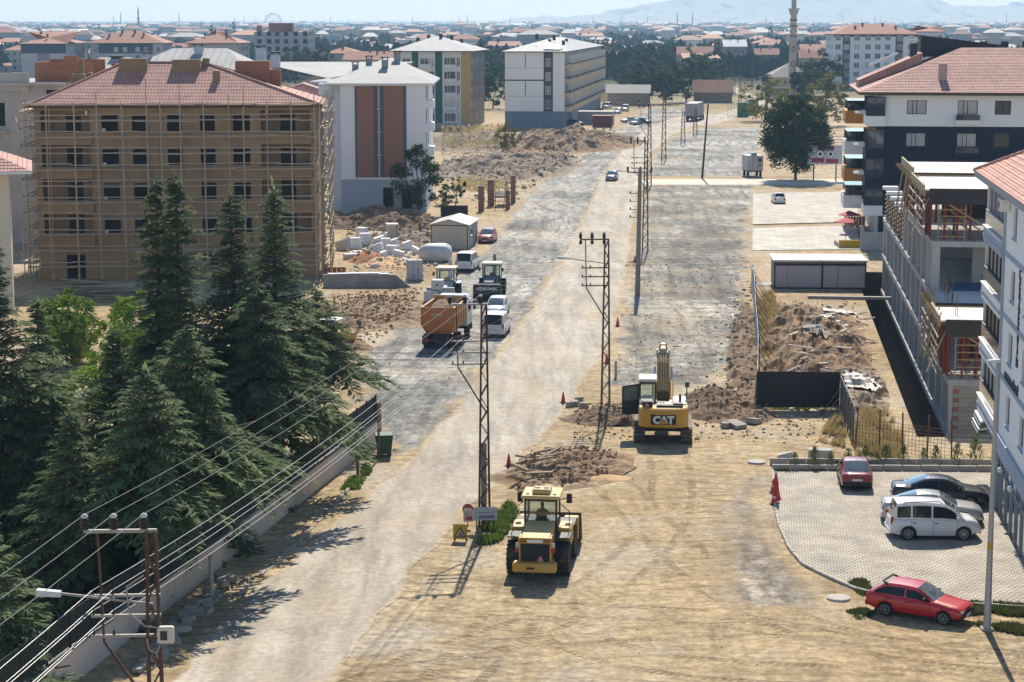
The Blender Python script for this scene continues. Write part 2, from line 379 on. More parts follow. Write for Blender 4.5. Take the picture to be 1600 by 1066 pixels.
strip('path', [(985, 289), (1010, 280)], [(1330, 289), (1330, 280)], M('pale_path', (.6, .54, .44), (.5, .44, .34), .4, .9, .2, coord='pos'), .024, 8, 60, .3)
strip('street', [(820, 112.5), (820, 108)], [(1330, 112.5), (1330, 106)], M('pale_path', (.6, .54, .44)), .03, 6, 60, .2)

# tracks pressed into the earth by big wheels
def track_mat():
    m, t, b = newmat('wheel_track'); c, h = dirt_color(t); al = N(t, 'Attribute'); al.attribute_name = 'along'; e = soft_edge(t, .2, .45)
    lug = ramp(t, mth(t, 'SINE', mth(t, 'MULTIPLY', al.outputs['Fac'], 19.0)), [(.25, .62), (.6, 1.08)]); pr = ramp(t, noi(t, coords(t, 'pos'), .45, 5, .6), [(.4, 0.0), (.56, .8)])
    f = mth(t, 'MULTIPLY', e, pr); c2 = mix(t, 1.0, mix(t, 1.0, c, (.86, .84, .82), 'MULTIPLY'), lug, 'MULTIPLY'); t.links.new(mix(t, f, c, c2), b.inputs['Base Color']); b.inputs['Roughness'].default_value = .95; b.inputs['Specular IOR Level'].default_value = .1
    bump(t, b, mth(t, 'ADD', h, mth(t, 'MULTIPLY', mth(t, 'MULTIPLY', lug, f), .9)), .6, .1); return m
TRK = track_mat()
def smooth(P, n):
    out = []
    for k in range(n + 1):
        u = k / n * (len(P) - 1); i = min(int(u), len(P) - 2); f = u - i; p0, p1, p2, p3 = P[max(i - 1, 0)], P[i], P[i + 1], P[min(i + 2, len(P) - 1)]
        out.append(.5 * ((2 * p1) + (p2 - p0) * f + (2 * p0 - 5 * p1 + 4 * p2 - p3) * f * f + (3 * p1 - p0 - 3 * p2 + p3) * f ** 3))
    return out
for k, (pts, half, w_) in enumerate((([(845, 905), (862, 962), (930, 1012), (1080, 1042), (1300, 1056), (1620, 1062)], 1.1, .6), ([(820, 905), (800, 960), (760, 1010), (690, 1075)], 1.1, .6), ([(1040, 700), (1050, 760), (1030, 830), (960, 900), (860, 968), (700, 1022), (560, 1080)], 1.05, .55), ([(900, 690), (960, 760), (1040, 840), (1150, 930), (1330, 1000), (1640, 1045)], 1.05, .55), ([(640, 925), (760, 950), (940, 956), (1130, 968), (1370, 1012), (1600, 1030)], .9, .4), ([(560, 1040), (760, 1010), (1000, 990), (1250, 985), (1420, 1030)], .8, .3))):
    C_ = smooth([G(*p) for p in pts], 110)
    for s_ in (-1, 1):
        L, Q = [], []
        for i, p in enumerate(C_):
            d = (C_[min(i + 1, 110)] - C_[max(i - 1, 0)]).normalized(); nn = Vector((-d.y, d.x, 0)); L.append(p + nn * (s_ * half - w_ / 2)); Q.append(p + nn * (s_ * half + w_ / 2))
        strip('tyre_track', L, Q, TRK, .0025 + .0004 * (2 * k + (s_ > 0)), 140, 6, .08, True)
# car park in front of the white block: curved edge on the left, kerb stones along it
PAVE = tilemat('grass_block_paving', (.60, .54, .46), (.49, .435, .36), (.27, .235, .17), .27, .23, .035, .85, .6, rz=R(7), coord='pos', offset=.5, grain=.75)
cpL = [(1312, 1000), (1345, 930), (1300, 906), (1255, 884), (1233, 858), (1217, 822), (1210, 785), (1207, 737)]
def car_park():
    L = [G(*p) for p in ((1207, 737), (1210, 785), (1217, 822), (1233, 858), (1255, 884), (1300, 906), (1345, 925), (1420, 937), (1520, 946), (1640, 954), (1760, 960))]
    Rr = [G(*p) for p in ((1720, 737), (1720, 785), (1720, 822), (1720, 858), (1720, 884), (1735, 906), (1740, 925), (1745, 937), (1750, 946), (1755, 954), (1770, 959))]
    o = strip('car_park_paving', L, Rr, PAVE, .02, 60, 8, 0, True)
    edge = resample(L, 62); stone = MB().bbox(-.38, .38, -.07, .07, 0, .13, .02).mesh('kerb_stone', M('kerb', (.5, .47, .41), (.36, .33, .28), 3, .9, .3))
    for i in range(61):
        a, b = edge[i], edge[i + 1]; c = (a + b) / 2; d = b - a
        if c.x > 24: continue
        link('kerb_stone', stone, o, (c.x, c.y, .004 + random.uniform(-.015, .01)), (random.uniform(-.03, .03), random.uniform(-.03, .03), math.atan2(d.y, d.x) + random.uniform(-.05, .05)), (d.length / .78, 1, 1))
random.seed(5)
car_park()
PAVE2 = tilemat('shop_paving', (.58, .54, .46), (.44, .42, .37), (.33, .3, .26), 1.6, 1.6, .02, .85, .2, rz=R(7), coord='pos', offset=.5)
DUSTY = tilemat('dusty_shop_paving', (.56, .51, .43), (.5, .46, .38), (.4, .35, .28), 1.6, 1.6, .02, .85, .2, rz=R(7), coord='pos', offset=.5, grain=.7)
def slab(name, pts, mat, z):
    mb = MB(); P = [G(*p) for p in pts]; mb.prism([(p.x, p.y) for p in P], .0, z, 'z'); return tag(mb.build(name, mat), kind='structure')
slab('shop_paving', [(1176, 352), (1338, 348), (1345, 300), (1177, 304)], DUSTY, .12)
slab('shop_paving', [(1176, 392), (1345, 390), (1338, 353), (1176, 357)], PAVE2, .06)

# heaps of earth, rubble banks
def heap(name, label, cat, base, w_, d_, h_, mat, rz=0.0, seed=0, n=52, rough=.35, sharp=1.2, group=None, kind=None, lump=1.0):
    """one mound: grid displaced by noise that dies out at the rim"""
    V = []; fs = []; random.seed(seed)
    for j in range(n + 1):
        for i in range(n + 1):
            x, y = 2 * i / n - 1, 2 * j / n - 1; r = math.sqrt(x * x + y * y)
            rim = 1 + .25 * noise.noise((x * 1.7 + seed, y * 1.7, seed)); k = max(0.0, 1 - (r / rim) ** 2 * 1.0)
            p = Vector((x * w_ / 2, y * d_ / 2, 0))
            f = noise.fractal((p.x * .55 * lump + seed * 7, p.y * .55 * lump, seed), .9, 2.1, 5); f2 = noise.noise((p.x * .25 + seed, p.y * .25, 2.0 * seed))
            z = h_ * (k ** sharp) * (.72 + .5 * f2) + rough * f * min(1, k * 2.2) - .06 + (.07 if k > 0 else 0)
            V.append((p.x + .15 * f * k, p.y + .15 * f2 * k, max(-.05, z)))
    for j in range(n):
        for i in range(n):
            q = j * (n + 1) + i
            if max(V[q][2], V[q + 1][2], V[q + n + 1][2], V[q + n + 2][2]) > -.045: fs.append((q, q + 1, q + n + 2, q + n + 1))
    me = bpy.data.meshes.new(name); me.from_pydata(V, [], fs); me.materials.append(mat)
    o = link(name, me, None, base, (0, 0, rz)); RM = Matrix.Rotation(rz, 3, 'Z'); [TOP.__setitem__(k, max(TOP.get(k, 0), q.z)) for q in (Vector(base) + RM @ Vector(v) for v in V) for k in ((int(q.x // .6), int(q.y // .9)),)]
    return tag(o, label, cat, group, kind)
TOP = {}
def top_at(p):
    """height of the heaps at a place"""
    return TOP.get((int(p.x // .6), int(p.y // .9)), 0.0)
SOIL = M('dug_soil', (.33, .215, .125), (.15, .09, .05), .9, .97, 1.0, 3.5, 'pos', dirt=(.42, .33, .21), dirtamt=.7)
SOILG = M('rubble_soil', (.36, .28, .19), (.15, .105, .07), .8, .97, 1.0, 3, 'pos', dirt=(.36, .31, .25), dirtamt=.5)
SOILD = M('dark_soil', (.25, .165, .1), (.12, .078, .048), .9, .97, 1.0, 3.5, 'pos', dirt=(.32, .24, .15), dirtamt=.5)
heap('soil_heap', 'brown heap of dug soil right of the yellow excavator', 'soil heap', G(1135, 640), 7.5, 9, 1.1, SOILD, 0, 3, 60, .45)
heap('soil_heap', 'low dark clod heap between lattice post and excavator', 'soil heap', G(955, 655), 6.5, 4.5, .7, SOILD, 0, 5, 50, .4)
heap('soil_heap', 'long low heap of broken kerbs and soil by the traffic cone', 'soil heap', G(880, 735), 6.8, 11, .6, SOIL, R(-25), 8, 60, .4)
heap('soil_heap', 'big brown spoil heap behind the black hoarding', 'soil heap', G(1266, 545), 9.5, 46, 1.4, SOIL, -SA, 13, 100, .8, lump=.8)
heap('soil_heap', 'spoil bank along the basement pit of the concrete frame', 'soil heap', G(1326, 610), 5, 26, .8, SOILG, -SA, 17, 80, .5)
heap('rubble_bank', 'long rubble bank along the left side of the gravel lane', 'rubble bank', G(790, 262), 26, 60, 1.9, SOILG, -SA, 21, 100, 1.0, lump=.5)
heap('soil_bank', 'brown earth bank below the pale corner apartment block', 'soil bank', G(880, 226), 30, 55, 3.2, SOIL, -SA, 22, 90, 1.2, lump=.5)
heap('soil_bank', 'smooth earth bank in front of the green striped block', 'soil bank', G(740, 226), 34, 50, 2.4, SOILG, 0, 23, 80, .7, lump=.45)
heap('soil_bank', 'brown dug ground left of the orange tipper lorry', 'soil bank', G(590, 492), 12, 20, .9, SOIL, -SA, 25, 80, .35)
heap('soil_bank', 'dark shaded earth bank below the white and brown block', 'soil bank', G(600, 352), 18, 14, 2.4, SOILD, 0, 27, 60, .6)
heap('rubble_bank', 'rubble strewn ground behind the site hut', 'rubble bank', G(640, 378), 16, 14, .9, SOILG, 0, 28, 60, .4)
heap('soil_heap', 'small orange brown gravel heap beside the parked yellow machine', 'soil heap', G(540, 545), 4, 6, .6, SOIL, 0, 31, 40, .3)
heap('rubble_bank', 'row of black stones along the right rim of the gravel yard', 'rubble bank', G(1168, 545), 3.2, 46, .75, SOILD, -SA, 33, 80, .5)
heap('sand_heap', 'heap of red brown sand among white insulation boards', 'sand heap', G(576, 408), 4.2, 5, 1.35, M('red_sand', (.42, .2, .09), (.33, .15, .07), 1.5, .95, .3), 0, 35, 40, .12)
heap('sand_heap', 'low heap of pale orange sand beside the red sand heap', 'sand heap', G(612, 412), 6, 7, .6, M('pale_sand', (.55, .36, .18), (.45, .29, .15), 1.5, .95, .3), 0, 36, 40, .12)
heap('sand_heap', 'tiny patch of orange sand left in the middle of the earth', 'sand heap', G(948, 748), 2.6, 1.6, .22, M('pale_sand', (.55, .36, .18)), 0, 37, 30, .05)
# ------------------------------------------------------------------ buildings
SIDES = {}
def frame_of(side, W, D):
    """origin, direction along the wall (left to right from outside), outward normal, turn of a window set in it"""
    return {'front': (Vector((0, 0, 0)), Vector((1, 0, 0)), Vector((0, -1, 0)), 0.0),
            'right': (Vector((W, 0, 0)), Vector((0, 1, 0)), Vector((1, 0, 0)), math.pi / 2),
            'left': (Vector((0, D, 0)), Vector((0, -1, 0)), Vector((-1, 0, 0)), -math.pi / 2),
            'back': (Vector((W, D, 0)), Vector((-1, 0, 0)), Vector((0, 1, 0)), math.pi)}[side]
def wall_with_holes(mb, o, e, n, L, z0, z1, holes, dep=.22, m=0, mr=0, band=None):
    """wall sheet cut round its openings, with reveals; band(x, z) may choose the paint"""
    xs = sorted(set([0.0, L] + [min(max(h[k], 0), L) for h in holes for k in (0, 1)] + (band['x'] if band else [])))
    zs = sorted(set([z0, z1] + [h[k] for h in holes for k in (2, 3) if z0 < h[k] < z1] + ([z for z in band['z'] if z0 < z < z1] if band else [])))
    for i in range(len(xs) - 1):
        for k in range(len(zs) - 1):
            cx, cz = (xs[i] + xs[i + 1]) / 2, (zs[k] + zs[k + 1]) / 2
            if xs[i + 1] - xs[i] < 1e-5 or any(h[0] < cx < h[1] and h[2] < cz < h[3] for h in holes): continue
            P = lambda x, z: o + e * x + Vector((0, 0, z))
            mb.quad(P(xs[i], zs[k]), P(xs[i + 1], zs[k]), P(xs[i + 1], zs[k + 1]), P(xs[i], zs[k + 1]), band['f'](cx, cz) if band else m)
    for h in holes:
        d = h[4] if len(h) > 4 else dep
        P = lambda x, z, q: o + e * x + Vector((0, 0, z)) - n * (d * q)
        c = [(h[0], h[2]), (h[1], h[2]), (h[1], h[3]), (h[0], h[3])]
        for i in range(4):
            a, b = c[i], c[(i + 1) % 4]; mb.quad(P(*a, 0), P(*b, 0), P(*b, 1), P(*a, 1), mr)
WIN = {}
def window_mesh(w_, h_, style, fm):
    k = (round(w_, 2), round(h_, 2), style, fm.name)
    if k in WIN: return WIN[k]
    f = MB(); t = .07; z = 0
    f.box(0, w_, -.03, .05, 0, t); f.box(0, w_, -.03, .05, h_ - t, h_); f.box(0, t, -.03, .05, t, h_ - t); f.box(w_ - t, w_, -.03, .05, t, h_ - t)
    if style >= 2: f.box(w_ / 2 - t / 2, w_ / 2 + t / 2, -.025, .045, t, h_ - t)
    if style == 3: f.box(w_ * .28, w_ * .28 + t, -.025, .045, t, h_ - t)
    p = MB(); p.quad((t, .01, t), (w_ - t, .01, t), (w_ - t, .01, h_ - t), (t, .01, h_ - t))
    WIN[k] = (f.mesh('window', fm), p); return WIN[k]
PANE = {}
def window(parent, side, W, D, x0, x1, z0, z1, fm, pm, style=2, dep=.14, sill=None, off=0.0):
    o, e, n, rz = frame_of(side, W, D); me, pb = window_mesh(x1 - x0, z1 - z0, style, fm)
    pos = o + e * x0 - n * (dep - off) + Vector((0, 0, z0))
    f = link('window', me, parent, pos, (0, 0, rz)); k = (round(x1 - x0, 2), round(z1 - z0, 2), style, pm.name)
    if k not in PANE: PANE[k] = pb.mesh('pane', pm)
    link('pane', PANE[k], f)
    if sill:
        ks = (round(x1 - x0, 2), sill.name)
        if ks not in PANE: PANE[ks] = MB().box(-.08, x1 - x0 + .08, -.2, -.04, -.07, -.005).mesh('sill', sill)
        link('sill', PANE[ks], f)
    return f
def hip_roof(mb, x0, x1, y0, y1, z, rise, ridge=None, over=.6, m=0, thick=.18, mf=None, courses=0):
    """hipped roof with a fascia and, if asked, stepped courses; ridge=(xa, xb)"""
    x0 -= over; x1 += over; y0 -= over; y1 += over; ym = (y0 + y1) / 2; mf = m if mf is None else mf
    xa, xb = ridge or (x0 + (y1 - y0) / 2, x1 - (y1 - y0) / 2)
    mb.add([(x0, y0, z - thick), (x1, y0, z - thick), (x1, y1, z - thick), (x0, y1, z - thick), (x0, y0, z), (x1, y0, z), (x1, y1, z), (x0, y1, z)],
           [(3, 2, 1, 0), (0, 1, 5, 4), (1, 2, 6, 5), (2, 3, 7, 6), (3, 0, 4, 7)], mf)
    Ra, Rb = Vector((xa, ym, z + rise)), Vector((xb, ym, z + rise)); c = [Vector(p) for p in ((x0, y0, z), (x1, y0, z), (x1, y1, z), (x0, y1, z))]
    for a, b, ta, tb in ((c[0], c[1], Ra, Rb), (c[1], c[2], Rb, Rb), (c[2], c[3], Rb, Ra), (c[3], c[0], Ra, Ra)):
        K = max(1, courses)
        for k in range(K):
            f0, f1 = k / K, (k + 1) / K; lift = Vector((0, 0, .045 if courses else 0))
            p = [a.lerp(ta, f0), b.lerp(tb, f0), b.lerp(tb, f1), a.lerp(ta, f1)]
            if courses: mb.quad(p[0], p[1], p[1] + lift, p[0] + lift, m)
            mb.quad(p[0] + lift, p[1] + lift, p[2] + (lift * .15 if courses else lift), p[3] + (lift * .15 if courses else lift), m)
def roof_tile_mat(name, c1, c2, mort):
    """clay tiles by courses: rows across the slope, columns along the eave, whichever way the slope faces"""
    m, t, b = newmat(name); MATS[name] = m
    v = coords(t, 'obj'); sx = N(t, 'SeparateXYZ'); t.links.new(v, sx.inputs[0])
    nrm = N(t, 'SeparateXYZ'); vt = N(t, 'VectorTransform', vector_type='NORMAL', convert_from='WORLD', convert_to='OBJECT'); t.links.new(N(t, 'NewGeometry').outputs['True Normal'], vt.inputs[0]); t.links.new(vt.outputs[0], nrm.inputs[0])
    side = mth(t, 'GREATER_THAN', mth(t, 'ABSOLUTE', nrm.outputs[0]), mth(t, 'ABSOLUTE', nrm.outputs[1]))
    mx = N(t, 'Mix'); t.links.new(side, mx.inputs[0]); t.links.new(sx.outputs[0], mx.inputs[2]); t.links.new(sx.outputs[1], mx.inputs[3])
    cx = N(t, 'CombineXYZ'); t.links.new(mx.outputs[0], cx.inputs[0]); t.links.new(mth(t, 'MULTIPLY', sx.outputs[2], 2.1), cx.inputs[1])
    br = N(t, 'TexBrick'); br.offset = .0
    for k, val in (('Scale', 1.0), ('Mortar Size', .035), ('Brick Width', .3), ('Row Height', .34), ('Bias', 0.0), ('Mortar Smooth', .4)): br.inputs[k].default_value = val
    br.inputs['Color1'].default_value = c4(c1); br.inputs['Color2'].default_value = c4(c2); br.inputs['Mortar'].default_value = c4(mort)
    t.links.new(cx.outputs[0], br.inputs[0])
    n = noi(t, v, .9, 7, .65); col = mix(t, .7, br.outputs[0], ramp(t, n, [(.3, .55), (.5, .95), (.7, 1.2)]), 'MULTIPLY')
    t.links.new(col, b.inputs['Base Color']); b.inputs['Roughness'].default_value = .8; b.inputs['Specular IOR Level'].default_value = .3; bump(t, b, br.outputs[1], -.8, .06); return m
TILE = roof_tile_mat('red_clay_tiles', (.54, .30, .24), (.48, .275, .225), (.22, .09, .07))
TILE2 = roof_tile_mat('orange_clay_tiles', (.58, .31, .22), (.53, .28, .2), (.27, .12, .09))
TILEF = M('faded_tiles', (.40, .19, .13), (.27, .13, .09), .6, .85, .3, dirt=(.25, .12, .09))
SHEET = M('silver_roof_sheet', (.40, .405, .40), (.29, .295, .3), .35, .7, .1, spec=.15, dirt=(.26, .245, .22), dirtamt=.5)
CONC = M('raw_concrete', (.48, .46, .43), (.34, .325, .305), .7, .9, .3, 8, dirt=(.2, .19, .175), dirtamt=.5)
WHITE = M('white_paint', (.82, .8, .77), (.76, .745, .72), .25, .8, .05)
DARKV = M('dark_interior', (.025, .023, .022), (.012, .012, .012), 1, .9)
PVC = M('white_frame', (.72, .73, .72), (.64, .65, .65), 1, .45)
ANTH = M('anthracite_frame', (.035, .037, .042), (.025, .027, .03), 1, .5)
GL = glass('window_glass'); GLC = M('curtained_glass', (.5, .49, .46), (.25, .25, .25), 2.5, .15, spec=.6, coat=.5, stretch=(6, 6, .4)); GLB = glass('blue_glass', (.045, .06, .085), .05)
BRICK = tilemat('hollow_brick', (.42, .17, .085), (.33, .135, .07), (.3, .2, .14), .4, .2, .015, .9, .4, vertical=True)
def core(mb, x0, x1, y0, y1, z0, z1, m=0, top=True):
    """plain closed sides, back face and top for a block whose cut walls are added apart"""
    mb.quad((x0, y0, z1), (x1, y0, z1), (x1, y1, z1), (x0, y1, z1), m)
def room_floors(mb, W, D, zs, m):
    for z in zs: mb.quad((.25, .25, z), (W - .25, .25, z), (W - .25, D - .25, z), (.25, D - .25, z), m)

# --- the scaffolded brown block
def scaffolded_block():
    p = G(64, 437); W, D, H = 27.2, 15.0, 16.0
    b = thing('apartment_building', 'unfinished brown plastered apartment block wrapped in scaffolding, red tiled hip roof', 'building', p, R(4)); b.scale = (.945, 1, 1)
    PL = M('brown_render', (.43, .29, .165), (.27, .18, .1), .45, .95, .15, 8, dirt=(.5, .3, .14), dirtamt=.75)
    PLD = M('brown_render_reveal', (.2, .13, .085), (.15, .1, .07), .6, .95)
    fl = [0.3 + 3.15 * k for k in range(5)]
    cols = [(6.4, 8.0), (9.35, 10.85), (12.75, 14.2), (15.95, 17.4), (19.15, 20.8)]
    holes = []
    for k, z in enumerate(fl):
        if k:
            holes += [(a, c, z + .85, z + 2.35) for a, c in cols]
            holes += [(.55, 5.3, z + .25, z + 2.75, 1.7), (21.9, 26.7, z + .25, z + 2.75, 1.7)]
        else:
            holes += [(2.6, 4.4, .05, 2.3), (22.2, 23.6, .05, 2.3), (15.9, 17.4, .9, 2.3)]
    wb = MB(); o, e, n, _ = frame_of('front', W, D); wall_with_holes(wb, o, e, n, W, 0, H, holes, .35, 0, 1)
    for sd in ('left', 'right', 'back'):
        o, e, n, _ = frame_of(sd, W, D); L = D if sd != 'back' else W
        hs = [(a, a + 1.5, z + .85, z + 2.35) for z in fl[1:] for a in (2.2, 6.2, 10.8)] if sd != 'back' else []
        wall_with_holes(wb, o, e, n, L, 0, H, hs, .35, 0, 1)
    core(wb, 0, W, 0, D, 0, H); room_floors(wb, W, D, fl, 1)
    wb.build('wall', [PL, PLD], b)
    for z in fl[1:]:
        for x0, x1, d0, d1 in ((.55, 5.3, 2.7, 4.2), (21.9, 26.7, 23.7, 25.2)):
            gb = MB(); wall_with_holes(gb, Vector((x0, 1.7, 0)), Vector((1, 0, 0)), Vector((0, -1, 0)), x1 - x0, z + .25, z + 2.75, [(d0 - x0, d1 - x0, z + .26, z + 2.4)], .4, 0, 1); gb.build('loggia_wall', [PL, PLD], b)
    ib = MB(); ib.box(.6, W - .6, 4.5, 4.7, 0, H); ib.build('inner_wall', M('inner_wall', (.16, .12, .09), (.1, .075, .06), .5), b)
    par = MB().box(0, 1, -.22, .12, 0, 1.15).mesh('parapet', PL)
    for z in fl[1:]:
        link('parapet', par, b, (.4, 0, z - .35), None, (5.05, 1, .95)); link('parapet', par, b, (21.75, 0, z - .35), None, (5.1, 1, .95))
    sill = MB().box(-.08, 1.6, -.14, .1, -.09, 0).mesh('sill', M('pale_sill', (.42, .33, .22), None, 1, .9))
    foam = MB().box(.02, .34, -.02, .1, .9, 1.42).mesh('foam_sheet', WHITE)
    for z in fl[1:]:
        for i, (a, c) in enumerate(cols):
            link('sill', sill, b, (a, 0, z + .85))
        if z < 13: link('foam_sheet', foam, b, (6.4, .1, z + .4), None, (1, 1, .5))
    pil = MB()
    for x0, x1 in ((11.1, 11.9), (18.1, 18.8), (5.6, 6.0)): pil.box(x0, x1, -.12, .02, 2.9, H - .05)
    pil.build('pilaster', PL, b)
    st = MB(); st.box(11.95, 14.6, .01, .02, 0, .1); 
    rf = MB(); hip_roof(rf, 0, W, 0, D, H + .12, 3.75, (7.8, 15.8), .75, 0, .16, 1, 30)
    roof = rf.build('roof', [TILE, M('brown_fascia', (.1, .07, .05))], b)
    rc = MB()                                                       # ridge and hip tiles
    z = H + .12; pts = [((-.75, -.75, z), (7.8, 7.5, z + 3.75)), ((W + .75, -.75, z), (15.8, 7.5, z + 3.75)), ((7.8, 7.5, z + 3.75), (15.8, 7.5, z + 3.75)), ((-.75, D + .75, z), (7.8, 7.5, z + 3.75)), ((W + .75, D + .75, z), (15.8, 7.5, z + 3.75))]
    for a, c in pts:
        a, c = Vector(a), Vector(c); n_ = int((c - a).length / .42)
        for k in range(n_): rc.cyl(a.lerp(c, k / n_) + Vector((0, 0, .03)), a.lerp(c, (k + .95) / n_) + Vector((0, 0, .06)), .13, .1, 6)
    rc.build('ridge_tiles', TILE, roof)
    BR2 = M('brown_chimney', (.3, .2, .12), (.22, .15, .09), .8, .9, dirt=(.42, .22, .12))
    for x0, x1, y0, y1, z0, z1 in ((7.5, 10.3, 5.6, 7.0, 18.2, 20.3), (12.8, 15.6, 5.6, 7.2, 18.2, 20.2), (15.75, 16.4, 6.9, 7.8, 18.6, 20.3), (17.0, 17.7, 3.6, 4.3, 17.2, 19.2), (18.9, 22.4, 8.4, 10.0, 16.5, 20.0), (22.45, 23.5, 8.8, 9.8, 16.5, 19.2), (2.9, 4.2, 4.5, 5.8, 16.6, 18.9), (4.4, 4.9, 5.0, 6.0, 16.7, 19.0), (3.4, 3.95, 6.1, 6.7, 16.7, 20.3), (6.4, 7.0, 8.3, 9.0, 17.5, 19.8)):
        c = MB(); c.bbox(x0, x1, y0, y1, z0, z1, .04); link('chimney', c.mesh('chimney', BR2 if x0 < 18 else BRICK), roof)
    gt = MB(); gt.cyl((-.7, -.82, H + .04), (W + .7, -.82, H + .04), .08, .08, 6); gt.build('gutter', M('dark_gutter', (.05, .04, .035)), b)
    lt = MB()
    for x in (4.9, 22.4): lt.box(x, x + .18, -.25, -.05, 15.3, 15.65)
    lt.build('wall_lamp', WHITE, b)
    # scaffolding: a thing of its own leaning on the block
    s = thing('scaffolding', 'grey tube scaffolding with planks standing round the brown block', 'scaffolding', p, R(4)); s.scale = (.945, 1, 1)
    TUBE = M('scaffold_tube', (.52, .41, .3), (.36, .28, .2), 2, .7); PLANK = M('scaffold_plank', (.55, .43, .25), (.38, .28, .16), 1.5, .9, .2, stretch=(.3, 3, 3))
    random.seed(11); xs = [-.9, 1.4, 3.9, 6.2, 8.55, 10.9, 12.35, 14.15, 16.5, 18.85, 20.2, 22.5, 24.9, 27.2]
    post = MB().cyl((0, 0, 0), (0, 0, 1), .055, .055, 5).mesh('standard', TUBE); led = MB().cyl((0, 0, 0), (1, 0, 0), .052, .052, 5).mesh('ledger', TUBE); plank = MB().box(0, 1, -.14, .14, -.03, .02).mesh('plank', PLANK)
    for x in xs:
        for y in (-.55, -1.35): link('standard', post, s, (x + random.uniform(-.06, .06), y, 0), (random.uniform(-.004, .004), random.uniform(-.006, .006), 0), (1, 1, random.choice((16.6, 17.2, 18.0, 18.6)) if y < -1 else 16.2))
    for k in range(11):
        z = 1.3 + k * 1.5
        for y, dz in ((-1.35, 0), (-1.35, .5), (-.55, 0)):
            if z + dz > 16.3: continue
            x = -1.0
            while x < 27.0:
                L = min(random.choice((5.4, 6.0, 4.6)), 27.4 - x)
                link('ledger', led, s, (x, y, z + dz + random.uniform(-.07, .07)), (0, random.uniform(-.012, .012), random.uniform(-.004, .004)), (L, 1, 1)); x += L - .3
        for x in xs[::2]: link('transom', led, s, (x, -1.45, z + .05), (0, 0, math.pi / 2), (1.4, 1, 1))
    for xx in (-1.3, W + .5):                                        # the ends: towers with decks
        for y in (-1.3, 2, 5.2, 8.5, 11.8, 15):
            for x in (xx, xx + .85): link('standard', post, s, (x, y, 0), (0, 0, 0), (1, 1, 16.4))
        for k in range(10):
            z = 1.6 + k * 1.55
            for x in (xx, xx + .85): link('ledger', led, s, (x, -1.4, z + random.uniform(-.05, .05)), (0, random.uniform(-.01, .01), math.pi / 2), (16.4, 1, 1))
            for y in (-1.2, 2.1, 5.3, 8.6): link('plank', plank, s, (xx + .42, y, z + .08 + random.uniform(-.1, .1)), (random.uniform(-.12, .12), random.uniform(-.06, .06), math.pi / 2 + random.uniform(-.15, .15)), (3.1, random.uniform(1, 2.2), 1))
            link('brace', led, s, (xx, -1.3, z), (0, -.45, 1.2 if k % 2 else 1.9), (2.4, 1, 1))
    for x, k in ((5.0, 1), (12, 2), (20, 1), (9, 4), (24, 5), (2, 3), (1, 1), (16, 3), (22, 3), (6, 5), (18, 5), (13, 4)):
        link('plank', plank, s, (x, -.95, 1.36 + k * 3.0), None, (3.4, 1.6, 1))
scaffolded_block()

def chimneys(parent, spots, m, capm=None, h=1.3, w_=.7):
    for x, y, z in spots:
        c = MB(); c.bbox(x - w_ / 2, x + w_ / 2, y - w_ / 2, y + w_ / 2, z, z + h, .03); o = c.build('chimney', m, parent)
        if capm:
            k = MB(); k.box(x - w_ / 2 - .15, x + w_ / 2 + .15, y - w_ / 2 - .15, y + w_ / 2 + .15, z + h + .25, z + h + .4)
            for a in (-1, 1):
                for b_ in (-1, 1): k.box(x + a * w_ * .4 - .04, x + a * w_ * .4 + .04, y + b_ * w_ * .4 - .04, y + b_ * w_ * .4 + .04, z + h, z + h + .26)
            k.build('cowl', capm, o)

